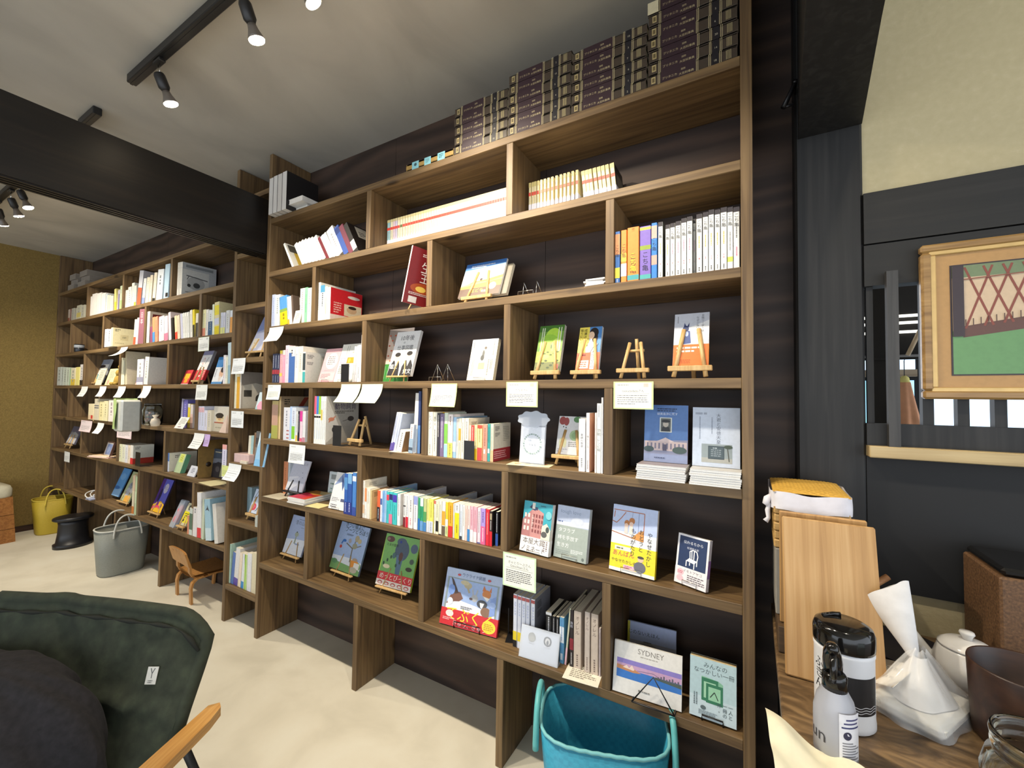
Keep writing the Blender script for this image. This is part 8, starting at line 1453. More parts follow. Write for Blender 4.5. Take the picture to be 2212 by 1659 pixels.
shown_book('face out book with a round face portrait and teal band on the far fourth shelf', T(-5.2888,.07,1.445)@RX(-16), .3917, .2228, .016, 'eceae4', scol='c8ccd0', ops=[('r',0,.78,1,1,'8c93a2'),('r',0,.15,1,.36,'3fa0b8'),('r',0,0,1,.15,'e4dc8a'),('e',.6,.6,.24,.14,'ece4da'),('e',.6,.7,.24,.07,'2e2628'),('e',.36,.6,.05,.04,'4a4a4a'),('m',.1,.5,.2,.75,1,'6a6a6a',1)])
easel('small easel under the round face portrait book', T(-5.2888,.053,1.4174)@RZ(0), .11, .027, 16, .1, .009)
shown_book('cream leaflet leaning beside the portrait book on the far fourth shelf', T(-5.0048,.02,1.418)@RX(-14), .134, .1535, .006, 'f0ead0', ops=[('m',.2,.3,.9,.9,6,'9a988a')])
shown_book('pale yellow booklet with red mark leaning on the far fourth shelf', T(-4.8058,.032,1.418)@RX(-14), .1616, .1468, .006, 'efe6ac', ops=[('m',.2,.3,.9,.9,6,'9a988a'),('r',.2,.05,.5,.3,'e8a090')])
shown_book('white booklet leaning at the divider on the far fourth shelf', T(-4.6846,.044,1.418)@RX(-14), .1355, .1766, .006, 'eae8cc', ops=[('m',.2,.3,.9,.9,6,'9a988a')])
row('around the soft toy', 'books around the soft toy', .01, 1.417, 0.15, [
(-4.4686,.0329,.22,'eae6c8','thin cream book leaning',dict(L=-3)),
(-4.4304,.0325,.2,'e6e2c4','thin cream book leaning',dict(L=-5)),
(-4.3676,.027,.27,'cfc4a4','tall thin tan book leaning',dict(L=-6)),
(-4.1533,.1097,.197,'e4e0ec','thick white book with lilac label',dict(ops=[('b',.1,.3,'9a9ab0'),('n',.2,.85,'9a9a94')])),
(-4.0252,.0662,.21,'e6e3da','thick white book leaning beside the toy',dict(L=4,ops=[('n',.2,.85,'9a9a94')]))], end='wall')
shown_book('large dark maroon picture book standing at the back behind the soft toy', T(-4.6161,.19,1.418)@RX(-5), .27, .25, .01, '3c2220', ops=[('t','BA',.2,.84,.14,'c8b89a'),('m',.42,.8,.92,.95,2,'4a3230'),('e',.4,.4,.25,.2,'4a2c26'),('e',.7,.5,.15,.2,'2c2822')])
ty = thing('soft_toy', 'mustard yellow rabbit soft toy sitting on the far fourth shelf among white books', 'toy', T(-4.60,.05,1.4174))
TOY = plain('mustard_plush','a98a3c',.95,var=.25,scale=150); g = MB(); g.lathe([(.001,0),(.035,.004),(.043,.03),(.036,.065),(.02,.08),(.001,.084)], n=24); g.tube([(-.03,-.03,.01),(-.05,-.05,.012)],[.014,.012],n=8); g.tube([(.03,-.03,.01),(.05,-.05,.012)],[.014,.012],n=8); g.build('body', TOY, ty)
g = MB(); g.lathe([(.001,.072),(.026,.08),(.034,.1),(.028,.122),(.001,.132)], n=24); g.build('head', TOY, ty)
g = MB(); g.tube([(-0.014,0,.125),(-0.024,0,.155),(-0.03,.004,.18)], [.009,.012,.006], n=8); g.build('ear', TOY, ty)
g = MB(); g.tube([(0.014,0,.125),(0.024,0,.155),(0.03,.004,.18)], [.009,.012,.006], n=8); g.build('ear', TOY, ty)
shown_book('violet leaflet with a white bottle picture on the far fourth shelf', T(-4.26,.05,1.4184)@RX(-14), .085, .16, .004, '8a7ab0', [('e',.5,.4,.16,.3,'e2dce8'),('r',.42,.65,.58,.9,'e2dce8'),('r',0,0,1,.12,'d0a8a0')])
shown_book('second violet leaflet with a white bottle picture on the far fourth shelf', T(-4.16,.05,1.4184)@RX(-14), .085, .16, .004, '9480b4', [('e',.5,.4,.16,.3,'e2dce8'),('r',.42,.65,.58,.9,'e2dce8'),('r',0,0,1,.12,'d0a8a0')])
shown_book('tan leaflet slanting behind the violet leaflets', T(-4.36,.12,1.4194)@RX(-12)@RY(24), .12, .2, .004, '9a9078', [('m',.2,.3,.8,.8,6,'c8c0a8')])
shown_book('red and yellow wrapped box propped on the far fourth shelf', T(-3.50,.06,1.4184)@RX(-18), .105, .11, .02, 'd03a40', [('r',.15,.4,.85,.75,'e8b830'),('r',.3,.12,.75,.45,'e8a030'),('r',0,0,1,.05,'e8d8d0')], scol='b02a30')
shown_book('brown backed leaflet standing behind the red and yellow box', T(-3.42,.12,1.4184)@RX(-12), .10, .19, .004, '6a5c48', [('m',.1,.6,.6,.75,2,'c8b890')])
shown_book('white face out book with red band and red lettering on an easel', T(-3.2959,.055,1.447)@RX(-18), .1328, .2176, .018, 'eceae6', scol='8a8a90', ops=[('r',0,.86,1,1,'8a8aa8'),('e',.35,.65,.1,.12,'d89a90'),('e',.35,.65,.07,.09,'eceae6'),('l',.6,.55,.75,.78,.04,'6a6a70'),('m',.3,.45,.6,.5,1,'5a5a60')], obi=(.075,'d8323a',[('m',.7,.1,.95,.9,2,'f0c8c0',1),('e',.5,.4,.08,.1,'f0d8d0')],'b82a30'))
easel('wooden easel holding the red banded white book', T(-3.2959,.038,1.4174)@RZ(0), .11, .029, 18, .12, .011)
shown_book('blue and white face out book with a bowing girl on the far fourth shelf', T(-3.0365,.05,1.419)@RX(-14), .1318, .1873, .014, 'eceef0', scol='26406a', ops=[('r',0,.62,1,1,'3f88c8'),('r',0,0,1,.08,'5a98d0'),('e',.72,.4,.22,.18,'e2b898'),('e',.78,.52,.2,.11,'2a2224'),('e',.68,.2,.12,.1,'e8d8cc'),('m',.1,.25,.22,.55,2,'6a7a8a',1)])
row('by the narrow column on the far fourth shelf', 'books by the narrow column on the far fourth shelf', .012, 1.417, 0.16, [
(-2.873,.0252,.18,'e8e2e4','white book',dict(ops=[('n',.2,.85,'b09aa0')])),
(-2.846,.022,.168,'e8e6d0','cream book with fine lettering',dict(ops=[('n',.2,.85,'9a9a94')])),
(-2.809,.0347,.255,'bccfd6','tall pale blue grey album leaning',dict(L=-4,ops=[('b',0,.45,'93b4c2')]))], end='wall')

# far bookcase, fifth shelf
shown_book('grey blue face out paperback at the wall end of the far fifth shelf', T(-5.7839,.06,1.116)@RX(-16), .2239, .1434, .014, 'a4bcc4', scol='c8ccd0', ops=[('r',.2,.55,.6,.75,'4a5a60'),('e',.5,.3,.2,.08,'c0a890'),('r',0,0,1,.2,'d8d0c8')])
g = MB(); g.box((-.02,0,0),(.03,.02,.05),bev=.002); g.box((.03,0,0),(.045,.02,.075),bev=.002,M=RY(20)); g.box((-.035,0,0),(-.02,.02,.03),bev=.002); tag(g.build('wooden_ornament', PINE, None, T(-5.02,-.005,1.1154)), 'small pale wooden letter ornament at the edge of the far fifth shelf', 'ornament')
row('beside the green bag', 'books beside the green bag', -.01, 1.115, 0.14, [
(-5.0811,.1263,.137,'eadcb4','thick cream book with red mark',dict(ops=[('b',0,.28,'e4c8a4'),('r',.5,.05,.85,.28,'d0443a')])),
(-4.9397,.0958,.183,'d6ccb2','thick beige book with grey stripes',dict(ops=[('b',.55,.6,'6a6a70'),('b',.65,.7,'6a6a70')])),
(-4.8264,.0914,.165,'ece0ac','thick pale yellow book',dict(ops=[('n',.2,.85,'a8a070')],d=.75)),
(-4.7277,.0794,.167,'e8e0b4','thick pale yellow book',dict(ops=[('n',.2,.85,'a8a070')])),
(-4.6209,.1151,.174,'eae2da','thick white book',dict(ops=[('n',.3,.9,'9a8a94')])),
(-4.499,.1098,.175,'ece0d0','thick white book',dict(ops=[('n',.3,.9,'b09a80')]))], end='wall')
gb = thing('green_bag_box', 'white box in a pale green bag hanging forward over the far fifth shelf', 'box', T(-4.09,-.06,1.065))
MB().box((-.05,-.06,0),(.085,.06,.235), bev=.012).build('box', plain('pale_grey_plastic','cfcfc6',.4), gb)
def gbag(u, v):
    a = math.pi*(.62+.95*u); r = 1 + .05*math.sin(9*a+6*v)
    return (.012+.085*math.cos(a)*r, .075*math.sin(a)*r, .02+.225*v)
g = MB(); g.grid(gbag, 30, 10); g.build('bag', plain('pale_green_film','b4cc86',.35), gb)
jr2 = thing('glass_jar', 'lidded glass jar of small toys on the far fifth shelf', 'jar', T(-3.90,.03,1.1154))
MB().lathe([(.001,0),(.052,0),(.06,.008),(.062,.03),(.062,.11),(.054,.132),(.05,.138),(.05,.15),(.047,.15),(.047,.138),(.058,.11),(.058,.012),(.001,.006)], n=36).build('glass', GLS, jr2); MB().lathe([(.001,.1505),(.05,.1505),(.05,.158),(.044,.162),(.001,.163)], n=32).build('lid', clear('clear_lid','e8f0f0',.05), jr2)
g = MB(); rq = random.Random(3)
for i in range(40):
    a = rq.uniform(0,6.28); q = .045*math.sqrt(rq.random()); z = .014+.075*rq.random()
    g.lathe([(.001,-.008),(.009,-.004),(.010,.002),(.001,.009)], rq.choice(('8a7a68','5a6a4a','a89a8a','4a4a4a','b0705a','c8c0b0')), n=8, M=T(q*math.cos(a),q*math.sin(a),z))
o = g.build('toys', PRINT, jr2); o['kind'] = 'stuff'
g = MB(); g.tube([(.02*math.cos(a),0,.022+.02*math.sin(a)) for a in [6.283*i/20 for i in range(20)]], .006, n=8, closed=True); tag(g.build('napkin_ring', STEEL, None, T(-4.03,-.01,1.1164)@RZ(-20)), 'small bright metal ring standing beside the jar of toys', 'ring')
g = MB(); g.lathe([(.001,0),(.024,.002),(.03,.03),(.022,.055),(.008,.06),(.02,.08),(.016,.082),(.003,.062)], n=20); tag(g.build('cellophane_pouch', clear('cellophane','e8dcc8',.2,alpha=.7), None, T(-3.71,-.02,1.1154)), 'tied clear pouch of beads beside the jar of toys', 'pouch')
shown_book('small white card propped in front of the violet book on the far fifth shelf', T(-3.3836,-.01,1.116)@RX(-28), .1249, .0853, .002, 'ecebe4', ops=[('m',.2,.3,.9,.9,5,'9a9a90'),('e',.5,.15,.2,.06,'b0a0a0')])
row('behind the small white card', 'books behind the small white card', .05, 1.115, 0.15, [
(-3.5122,.0326,.2,'9a98b4','grey violet book leaning',dict(L=5,d=.1)),
(-3.4747,.0642,.193,'6c66b0','tall violet book',dict(ops=[('n',.2,.85,'a8a4d8')])),
(-3.4029,.0332,.168,'e4cc3a','yellow book',dict(ops=[('b',.85,1,'d8d8d0')])),
(-3.3649,.0354,.164,'dcd0cc','pale book with pink foot',dict(ops=[('b',0,.6,'e0bcb0')]))])
row('beside the narrow column on the far fifth shelf', 'comics beside the narrow column', .01, 1.115, 0.16, [
(-3.1757,.0266,.156,'d4d4e6','pale violet comic',dict(ops=[('b',.75,.95,'e4b4bc'),('n',.2,.85,'9a9a94')])),
(-3.1455,.0246,.156,'d4d4e6','pale violet comic',dict(ops=[('b',.75,.95,'e4b4bc'),('n',.2,.85,'9a9a94')])),
(-3.1173,.0325,.157,'d4d6e8','pale violet comic',dict(ops=[('b',.75,.95,'e4b4bc'),('n',.2,.85,'9a9a94')])),
(-3.0812,.0345,.132,'d8d6e4','short white comic with red mark',dict(ops=[('n',.2,.85,'9a9a94')],d=.55)),
(-3.0424,.0475,.133,'d6cdb8','short beige book with barcodes',dict(ops=[('n',.2,.85,'9a9a94')]))])
shown_book('beige face out comic with a drawn face in glasses', T(-2.9011,.02,1.116)@RX(-4), .2032, .1595, .016, 'cfc8ba', ops=[('r',0,0,1,.33,'c4baa4'),('e',.42,.52,.24,.18,'d8c49c'),('e',.38,.64,.24,.1,'2e2620'),('e',.4,.5,.1,.06,'c8a070'),('l',.22,.54,.6,.55,.02,'3a3028'),('r',.1,.33,.8,.38,'a8604a'),('m',.2,.12,.8,.2,1,'a09680')])
g = MB(); g.add([(-.04,0,0),(.04,0,0),(.03,.05,0),(-.03,.05,0),(0,.025,.11)],[(0,1,4),(1,2,4),(2,3,4),(3,0,4),(3,2,1,0)],'d8c0b0'); tag(g.build('paper_pouch', PRINT, None, T(-2.83,-.0,1.1154)), 'small pointed pink paper pouch at the end of the far fifth shelf', 'pouch')

# far bookcase, sixth shelf
shown_book('open picture book with white pages at the wall end of the far sixth shelf', T(-5.8108,.06,.845)@RX(-18), .24, .174, .012, '6a6878', ops=[('r',0,.5,1,1,'5a586a'),('p',[(0,.5),(.5,.7),(1,.55),(1,.4),(0,.4)],'a0a0a0'),('p',[(.03,.04),(.46,.04),(.48,.38),(.1,.38)],'e2e0e0'),('p',[(.52,.04),(.97,.04),(.97,.36),(.54,.36)],'e2e0e0'),('e',.2,.6,.15,.08,'8a8a8c')])
easel('small easel under the open picture book', T(-5.8108,.043,.8004)@RZ(0), .2, .044, 18, .13, .011)
flat_book('thin pink and cream magazine, lowest of the loose fan on the far sixth shelf', T(-4.93,-0.045,.8004)@RZ(14), 0.26, .0054, .19, 'e0b0a8', fore=True, hard=False, group='loose magazines on the far sixth shelf', name='magazine', cat='magazine')
flat_book('thin pink and cream magazine, middle of the loose fan on the far sixth shelf', T(-4.95,-0.03,.8064)@RZ(10), 0.25, .0054, .19, 'ece0d0', fore=True, hard=False, group='loose magazines on the far sixth shelf', name='magazine', cat='magazine')
flat_book('thin pink and cream magazine, topmost of the loose fan on the far sixth shelf', T(-4.9,-0.02,.8124)@RZ(16), 0.25, .0054, .19, 'e8c8a0', fore=True, hard=False, group='loose magazines on the far sixth shelf', name='magazine', cat='magazine')
shown_book('dark framed picture with a blue print leaning at the divider of the far sixth shelf', T(-4.7767,.03,.801)@RX(-14), .15, .1351, .014, '5a4038', name='framed_print', cat='picture', ops=[('r',.08,.08,.92,.92,'cfc8c0'),('r',.22,.2,.9,.85,'8496c4'),('e',.5,.5,.2,.2,'a4b4d8')])
row('on the far sixth shelf beside its bookend', 'paperbacks beside the bookend on the far sixth shelf', .012, 0.8, 0.13, [
(-4.4506,.0714,.139,'dcdcb8','pale green paperback',dict(ops=[('n',.2,.85,'9a9a94')])),
(-4.3732,.0503,.14,'e0dfc8','cream green paperback',dict(ops=[('n',.2,.85,'9a9a94')])),
(-4.3169,.0467,.14,'dcdce0','grey white paperback',dict(ops=[('n',.2,.85,'9a9a94')])),
(-4.2644,.0433,.142,'e6d4bc','peach paperback',dict(ops=[('n',.2,.85,'9a9a94')])),
(-4.2154,.0506,.145,'e6e2d8','white paperback with red foot and barcodes',dict(side='dedccc',ops=[('b',0,.32,'cc2a30')],sops=[('r',0,0,1,.3,'b83a2a'),('m',.1,.75,.35,.92,3,'4a4a46')]))], end='wall')
bookend('black metal bookend on the far sixth shelf', T(-4.07,-.004,.8004), .085, .105)
row('on the far sixth shelf', 'books on the far sixth shelf', .02, 0.8, 0.15, [
(-3.6475,.0729,.131,'e4e6ee','white book with blue top and cream cover side',dict(side='e2decc',ops=[('b',.55,1,'6a90d0')],sops=[('m',.2,.7,.5,.88,2,'6a6a64')],d=.17))])
shown_book('pale green book leaning with yellow title panel on the far sixth shelf', T(-3.4791,.03,.802)@RX(-16), .09, .1319, .03, 'b4c49a', scol='6aa884', ops=[('r',.2,.55,.8,.98,'d8dc6a'),('m',.3,.6,.7,.9,2,'7a8a4a',1),('r',0,0,.2,1,'a4b890')])
shown_book('small white booklet leaning on the cardboard panel on the far sixth shelf', T(-3.2593,.02,.801)@RX(-22), .1, .0707, .006, 'd8dae2', ops=[('m',.3,.3,.8,.8,4,'7a7a8a')])
cp = thing('cardboard_file', 'brown cardboard magazine file with a finger hole by the narrow column', 'file box', T(-3.145,.012,.8004)); g = MB(); g.box((0,0,0),(.004,.2,.245)); g.box((.004,.196,0),(.1,.2,.245)); g.build('panels', plain('brown_card','8a6c38',.9,var=.2), cp); g = MB(); g.lathe([(.001,0),(.016,0),(.016,.0006),(.001,.0006)], n=20, M=T(.0042,.06,.085)@RY(90)@RX(0), col='2a1c0c'); g.build('finger_hole', PRINT, cp)
shown_book('dark photo magazine standing in the cardboard file', T(-3.0556,.09,.801)@RX(-5), .17, .1849, .012, '3c4450', scol='d8d0c8', ops=[('r',0,.7,1,1,'3a4656'),('m',.1,.86,.8,.93,1,'b8b090'),('p',[(0,.5),(1,.55),(1,.7),(0,.66)],'6a6e78'),('p',[(0,0),(1,0),(1,.5),(.4,.56),(0,.44)],'26242a'),('e',.4,.3,.15,.1,'4a4648'),('p',[(.6,.05),(.9,.05),(.9,.7),(.7,.7)],'8a8a6a')])
tag(MB().box((-.09,-.05,0),(.09,.06,.0015),'e6dcae').build('leaflet', PRINT, None, T(-2.9,-.004,.8004)@RZ(-4)), 'pale yellow leaflets lying in front of the dark photo magazine', 'leaflet')
g = MB(); g.box((0,0,0),(.05,.001,.2),'d8d4e6'); Draw(g, FRONT, .05, .2).ops([('r',0,.86,1,1,'e8a8a0'),('m',.35,.1,.65,.8,1,'7a7aa0',True)]); tag(g.build('paper_strip', PRINT, None, T(-2.812,-.004,.846)), 'tall pale violet paper strip taped beside the upright on the far sixth shelf', 'paper strip')

# far bookcase, lowest shelf
g = MB(); g.tube([(.07*math.cos(a)*(1-.0*i),.05*math.sin(a)+.012*i/10,.012+.045*abs(math.sin(a*.5+.6))) for i,a in enumerate([6.283*2.2*k/60 for k in range(61)])], .0045, n=8); tag(g.build('white_cable', plain('white_cable','dcdcd8',.5), None, T(-4.98,-.0,.4335)), 'coiled white cable lying on papers on the far lowest shelf', 'cable')
flat_book('pale blue paper sheaf, lowest of the pile under the white cable', T(-4.98,-.03,.4324)@RZ(4), .095, .005, .2, 'b4bcd8', fore=True, pages='c4cade', hard=False, group='papers on the far lowest shelf', name='papers', cat='papers')
flat_book('pale blue paper sheaf, middle of the pile under the white cable', T(-4.968,-.02,.4379)@RZ(1), .095, .005, .2, 'b4bcd8', fore=True, pages='c4cade', hard=False, group='papers on the far lowest shelf', name='papers', cat='papers')
flat_book('pale blue paper sheaf, topmost of the pile under the white cable', T(-4.956,-.03,.4434)@RZ(-2), .095, .005, .2, 'b4bcd8', fore=True, pages='c4cade', hard=False, group='papers on the far lowest shelf', name='papers', cat='papers')
shown_book('blue face out picture book behind the duck one on the far lowest shelf', T(-4.7859,.1,.462)@RX(-20), .17, .2371, .008, '5a96d0', hard=1, ops=[('p',[(0,0),(1,0),(1,.3),(0,.2)],'8ab4da'),('e',.4,.3,.3,.06,'3a6aa8'),('e',.5,.7,.3,.12,'78acdc')])
shown_book('face out picture book of grey ducks on the far lowest shelf', T(-4.4797,.07,.462)@RX(-20), .17, .2382, .009, 'a9b48a', hard=1, ops=[('r',.3,.86,.9,.95,'b09a6a'),('e',.45,.5,.2,.14,'8a94a0'),('e',.5,.6,.1,.07,'6a7480'),('e',.4,.3,.24,.16,'b0b4bc'),('e',.75,.36,.15,.12,'d8d4cc'),('r',.35,0,.95,.2,'e0a84a'),('l',.95,.95,.6,.2,.012,'3a4034')])
easel('pale easel under the grey duck picture book', T(-4.4797,.053,.4324)@RZ(0), .22, .029, 20, .1, .007)
row('at the divider of the far lowest shelf', 'thin books at the divider of the far lowest shelf', 0, 0.432, 0.22, [
(-4.1115,.0389,.29,'cdb49a','thin picture book with orange foot',dict(ops=[('b',0,.2,'cc7a34'),('b',.2,.6,'d8ccb0')])),
(-4.0645,.0306,.29,'b4c49c','thin green picture book',dict(ops=[('b',.3,.6,'c8d4b0')]))], end='wall')
shown_book('purple face out picture book with flames on the far lowest shelf', T(-3.8717,.06,.466)@RX(-19), .165, .2427, .009, '4a3f94', hard=1, scol='2a2450', ops=[('p',[(0,0),(.3,.3),(.3,1),(0,1)],'4a2a7a'),('p',[(.3,.3),(1,.3),(1,1),(.3,1)],'5a5cb8'),('p',[(0,0),(1,0),(1,.26),(.6,.34),(0,.2)],'e8b42c'),('p',[(0,.06),(.5,.14),(.7,.1),(.7,.18),(.4,.22),(0,.14)],'e0506a'),('e',.4,.25,.1,.06,'7a2a7a'),('e',.74,.2,.1,.07,'6a2a6a'),('e',.62,.72,.2,.15,'b8b4c4'),('t','まじょ',.62,.7,.15,'3a3480'),('e',.3,.5,.12,.2,'231a44')])
easel('pale easel under the purple picture book with flames', T(-3.8717,.043,.4324)@RZ(0), .185, .033, 19, .1, .008)
pk = thing('blister_pack', 'clear pack with pink toy pieces standing on the far lowest shelf', 'pack', T(-3.47,-.0,.4324)@RX(-22)); MB().box((-.03,0,0),(.03,.035,.19), bev=.006).build('shell', clear('pack_plastic','d8e4f0',.08,alpha=.4), pk); g = MB(); g.lathe([(.001,.03),(.018,.04),(.02,.07),(.012,.09),(.02,.12),(.012,.15),(.001,.155)],'d87a80',n=14,M=T(0,.017,0)); g.box((-.024,.024,.01),(.024,.03,.18),'8a94a8'); g.build('toy_pieces', PRINT, pk)
shown_book('small booklet with a bright yellow note card on a mini easel', T(-3.3479,.02,.462)@RX(-22), .085, .1461, .012, 'c8c4a4', ops=[('e',.5,.8,.2,.12,'4a4a44'),('r',0,.12,1,.62,'e8dc2c'),('m',.2,.3,.8,.56,3,'5a4a10'),('e',.35,.22,.1,.06,'3a3a30')])
easel('mini easel under the bright yellow note card', T(-3.3479,.003,.4324)@RZ(0), .1, .029, 22, .09, .008)
row('in the far magazine corner', 'picture books in the magazine corner', 0, 0.432, 0.23, [
(-3.2264,.0186,.12,'d88a6a','thin orange picture book'),
(-3.2027,.0417,.173,'c8d0c8','picture book with a dark green forest edge',dict(ops=[('b',.2,.8,'55705c')])),
(-3.1538,.0523,.186,'dcd8d6','pale picture book with small red mark',dict(ops=[('n',.8,.95,'5a5a60')],d=.5)),
(-3.0921,.0489,.285,'e4e2e2','tall white picture book with red foot leaning',dict(L=-4,ops=[('b',0,.22,'d8303a')])),
(-3.0384,.0261,.25,'c4ccb4','thin green picture book'),
(-2.9814,.0713,.255,'9cc0d0','pale blue picture book with a whale tail leaning',dict(L=-9,ops=[('b',0,.3,'c4d8e0'),('p',[(.15,.72),(.5,.8),(.5,.86),(.85,.7),(.5,.74)],'4a5058')],d=.22)),
(-2.8732,.0409,.24,'d8d4cc','white picture book leaning at the end',dict(L=-11))], end='wall')
shown_book('magazine with a dark photo top standing behind the whale picture book', T(-3.2918,.19,.433)@RX(-4), .24, .27, .008, 'c9c4c0', ops=[('r',0,.66,1,1,'4a423e'),('e',.75,.8,.2,.1,'5a5030'),('r',.05,.68,.3,.76,'b09a98'),('m',.2,.38,.95,.5,1,'3a3a44'),('r',.3,0,1,.25,'2a2626')])

# narrow column of shelves
shown_book('pale blue face out leaflet book on an easel in the narrow column', T(-2.5913,.06,1.617)@RX(-22), .2, .25, .006, 'b9bdd4', ops=[('p',[(0,.55),(1,.7),(1,1),(0,1)],'8f9cc8'),('r',.05,.08,.36,.36,'e2d8c4'),('m',.15,.2,.3,.26,1,'c8a050')])
easel('pale easel under the blue leaflet book in the narrow column', T(-2.5913,.043,1.5724)@RZ(0), .2, .044, 22, .12, .01)
row('in the narrow column', 'books in the narrow column of shelves', .012, 1.268, 0.2, [
(-2.7308,.021,.222,'ece6c8','thin cream picture book'),
(-2.7066,.0306,.212,'e0a83c','orange spined picture book',dict(ops=[('b',.9,1,'d8c8a0')])),
(-2.673,.015,.222,'dcd4c4','picture book showing a pale house on its side',dict(side='b4aa9c',sops=[('p',[(.05,0),(.05,.62),(.4,.7),(.75,.62),(.75,0)],'c9c1b0'),('r',.08,.32,.3,.5,'4a463e'),('e',.55,.28,.14,.12,'3e3a34'),('r',.41,.2,.69,.28,'3e3a34'),('p',[(0,.62),(.4,.7),(1,.58),(1,1),(0,1)],'8f857a'),('r',.82,.3,.96,.5,'4a463e')],d=.21))])
shown_book('folded pastel card with a pink corner in front of the house picture book', T(-2.4345,0,1.269)@RX(-14), .09, .1016, .003, 'c4d4da', ops=[('p',[(0,0),(1,0),(1,.55),(.3,.45)],'e8a4b8'),('p',[(0,0),(.25,0),(.12,.2)],'9cc4c4')])
bx = thing('pink_box', 'pale pink box with small ribbon of paper lying in the narrow column', 'box', T(-2.715,.015,.9464)); MB().box((0,0,0),(.16,.17,.052), bev=.002).build('carton', plain('pale_pink_card','d6b8b4',.7), bx); MB().box((.09,-.012,0),(.16,-.001,.016), bev=.001).build('paper_slip', plain('cream_slip','ddd0bc',.8), bx)
row('beside the pink box in the narrow column', 'books beside the pink box', .045, 0.946, 0.16, [
(-2.6253,.0236,.16,'e6e0cc','cream book leaning',dict(L=3)),
(-2.5978,.0212,.162,'a8c8c8','pale teal book leaning',dict(L=3)),
(-2.572,.0182,.18,'8a6a50','brown thin book leaning',dict(L=4)),
(-2.5507,.0341,.19,'6a6a6a','grey patterned book leaning',dict(L=4,ops=[('b',.2,.5,'8a8a88'),('b',.6,.8,'4a4a4c')]))])
shown_book('sky blue face out booklet at the edge of the narrow column', T(-2.4252,0,.947)@RX(-10), .1, .19, .006, '9cc8e8', ops=[('r',0,0,1,.2,'84bce4'),('p',[(0,.5),(.3,1),(0,1)],'d8e8f0')])
shown_book('white face out leaflet with grey stripes and a red dot on a small easel', T(-2.5638,.06,.649)@RX(-18), .115, .1384, .006, 'd0dcee', ops=[('l',.1,.6,.3,.95,.04,'5a6474'),('l',.25,.5,.4,.8,.04,'5a6474'),('l',.6,.2,.95,.5,.04,'5a6474'),('l',.5,.1,.9,.35,.04,'5a6474'),('l',.55,.55,.75,.7,.03,'6a7484'),('e',.3,.26,.22,.15,'e05a6a'),('m',.2,.2,.4,.32,2,'f0a0a8')])
easel('small easel under the striped leaflet in the narrow column', T(-2.5638,.043,.6074)@RZ(0), .13, .041, 18, .13, .012)
row('behind the striped leaflet in the narrow column', 'books behind the striped leaflet', .11, 0.607, 0.1, [
(-2.7362,.0224,.17,'8aa4ac','grey teal book'),
(-2.7105,.0229,.17,'9ab4bc','pale teal book')])
tag(MB().box((0,0,0),(.022,.035,.062), 'b8bcb4').build('small_box', PRINT, None, T(-2.44,-.0,.6074)), 'small grey green box at the upright in the narrow column', 'box')
row('on the lowest shelf of the narrow column', 'folders on the lowest shelf of the narrow column', .02, 0.221, 0.2, [
(-2.7455,.0243,.23,'b4d4c4','pale green folder'),
(-2.7161,.0288,.19,'5a78b8','blue folder leaning',dict(L=6)),
(-2.6822,.0427,.22,'dcdada','white book with violet foot leaning',dict(L=5,ops=[('b',0,.2,'5a4aa0')])),
(-2.6345,.026,.2,'eadcc8','thin cream booklet leaning',dict(L=4)),
(-2.6026,.0257,.2,'dfe4ea','white booklet with bright blue foot leaning',dict(L=4,ops=[('b',0,.2,'3a90d0')])),
(-2.5711,.0272,.2,'c4dca0','white and green booklet',dict(ops=[('r',.3,0,.7,1,'9ac84a')])),
(-2.54,.0411,.215,'e2e4ea','white booklet with dark mark',dict(d=.9)),
(-2.4932,.0491,.225,'ded6b8','thick cream envelope folder')])

# paper cards on the shelf edges
card('white card curling outward under the pale blue paperbacks at the upright', T(-2.2852,-0.004,1.729), .1327, .0877, 'e6eae8', curl=.35, skew=-.12, lines=4, head='x')
card('white card taped to the upright under the navy comics', T(-2.2877,-0.004,1.4083), .1222, .0834, 'e4e8e6', curl=.1, skew=-.05, lines=6)
card('curling white card under the book with orange photo squares, nearer the beam', T(-1.6612,-0.004,1.4096), .1364, .0942, 'eaf0c4', curl=.4, skew=-.1, lines=5, title='さん')
card('curling white card under the divider beside the polka dot folder', T(-1.515,-0.004,1.4089), .1361, .0934, 'eaf0c4', curl=.4, skew=-.1, lines=5, title='さん')
card('green edged card under the empty peaked wire stand', T(-1.0949,-0.004,1.4089), .1332, .097, 'dcecA0', curl=.12, skew=-.03, lines=6, title='popuraさん')
card('green edged card under the green forest book', T(-.7325,-0.004,1.414), .1315, .0922, 'dcecA0', lines=6, title='かなるさん', logo='e6d0b4')
card('green edged card with the longest name, under the empty chunky easel', T(-.3287,-0.004,1.4113), .1257, .0877, 'cfe2a0', lines=5, title='tsukadadadaさん', logo='d8c4b8')
card('white card hanging over the grey calendar', T(-2.0647,-0.004,1.0935), .1358, .0972, 'e8eaea', curl=.06, lines=8, bg='eef0f0')
card('pale green edged card with two names above the pale blue comics', T(-.7333,-0.004,.7858), .1367, .121, 'd6ecc4', lines=7, title='きゃとりーぶさん|Oshii/Atariさん', ink='4a4a4a')
card('white card under the blue leaflet easel in the narrow column', T(-2.6574,-0.004,1.5689), .139, .096, 'e8ecec', curl=.1, skew=.02, lines=7, bg='eef0f0')
card('white card under the pale house picture book in the narrow column', T(-2.6559,-0.004,1.2533), .1369, .0977, 'e8ecec', lines=7, bg='eef0f0', logo='c8d0d0')
card('curling white card taped at the upright beside the yellow slip', T(-2.6609,-0.004,.9395), .1376, .0987, 'e8ecec', curl=.35, skew=-.08, lines=7, bg='eef0f0')
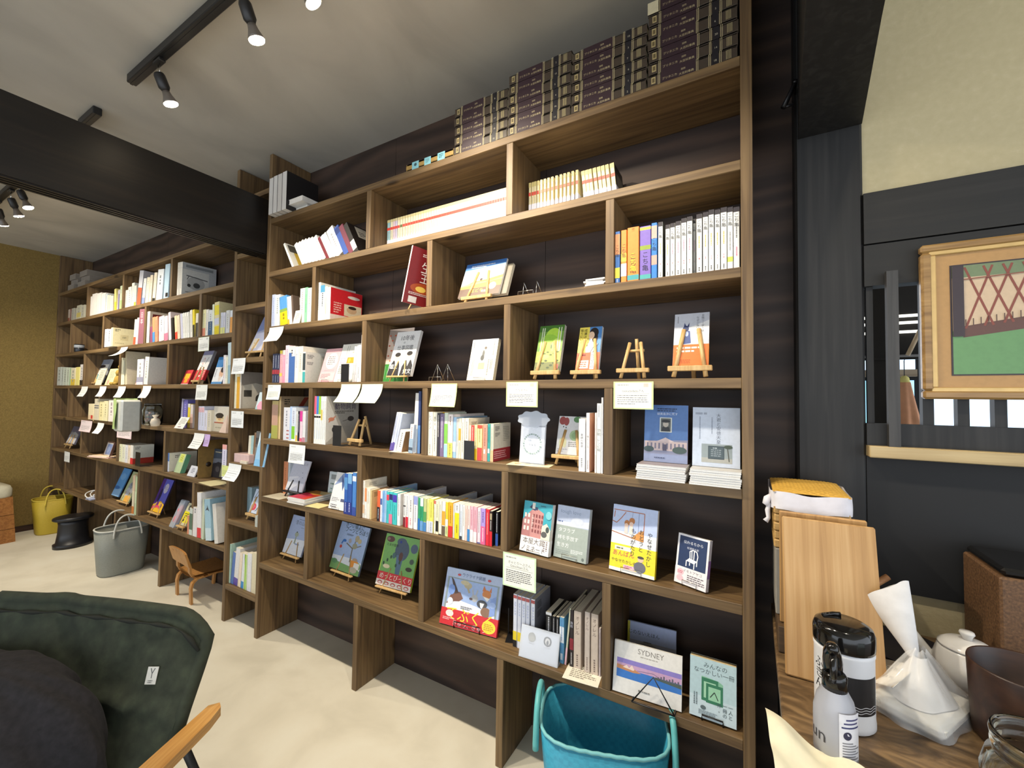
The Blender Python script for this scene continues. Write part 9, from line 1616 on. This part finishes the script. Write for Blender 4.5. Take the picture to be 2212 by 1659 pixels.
card('narrow white card under the divider of the grey green books', T(-5.2188,-0.004,1.4047), .1585, .095, 'ecece8', curl=.3, skew=-.12, lines=5, bg='f0f0ea')
card('narrow white card under the cream leaflet beside the portrait book', T(-4.78,-0.004,1.4049), .1435, .0916, 'ecece8', curl=.3, skew=-.12, lines=5, bg='f0f0ea')
card('narrow white card under the thin cream books by the soft toy', T(-4.3816,-0.004,1.4041), .1479, .0935, 'ecece8', curl=.3, skew=-.12, lines=5, bg='f0f0ea')
card('narrow white card under the thick white book leaning beside the toy', T(-3.9159,-0.004,1.4069), .1379, .095, 'ecece8', curl=.3, skew=-.12, lines=5, bg='f0f0ea')
card('white card under the red banded white book on the easel', T(-3.0937,-0.004,1.4113), .1459, .0976, 'ecece8', lines=6, bg='f0f0ea', curl=.05)
card('pink striped wavy card under the thick cream book with red mark', T(-5.1311,-0.004,1.1017), .275, .1012, 'e6c8c8', lines=5, bg='ecdcdc', curl=.15)
card('curling white card between the pink striped card and the green bag', T(-4.7923,-0.004,1.0946), .1436, .0939, 'ecece8', lines=4, bg='f0f0ea', curl=.35, skew=-.15)
card('pink striped card hanging under the pale green bag', T(-4.2988,-0.004,1.1012), .2842, .108, 'e6c8c8', lines=6, bg='ecdcdc', skew=-.05)
card('curling white card under the pale violet comics', T(-3.1015,-0.004,1.0972), .1328, .1012, 'ecece8', lines=6, bg='f0f0ea', curl=.3, skew=-.15)
card('violet paper slip tucked behind the white card under the pale violet comics', T(-3.0019,-0.002,1.0965), .069, .0776, 'c8a8dc', lines=5, bg='ceb0e0', curl=.1, skew=-.1)
card('small blank white card under the easel of the open picture book', T(-5.5998,-0.004,.7897), .1499, .0948, 'e4e4e0', lines=3, bg='ecece6')
card('white card under the violet and pale yellow books beside the narrow column', T(-3.0933,-0.004,1.7225), .1399, .0914, 'e4ecd4', lines=6, bg='f0f0ea', logo='b8c0b8')
card('white flap of paper curling out under the cream square book', T(-4.3706,-0.004,1.7194), .1354, .0874, 'ecebdc', lines=2, bg='f0efe2', curl=.8, skew=-.3)
card('yellow green paper slip under the violet strip beside the upright', T(-2.7705,-0.004,.9208), .0768, .0681, 'd8e08a', lines=3, bg='dce490')
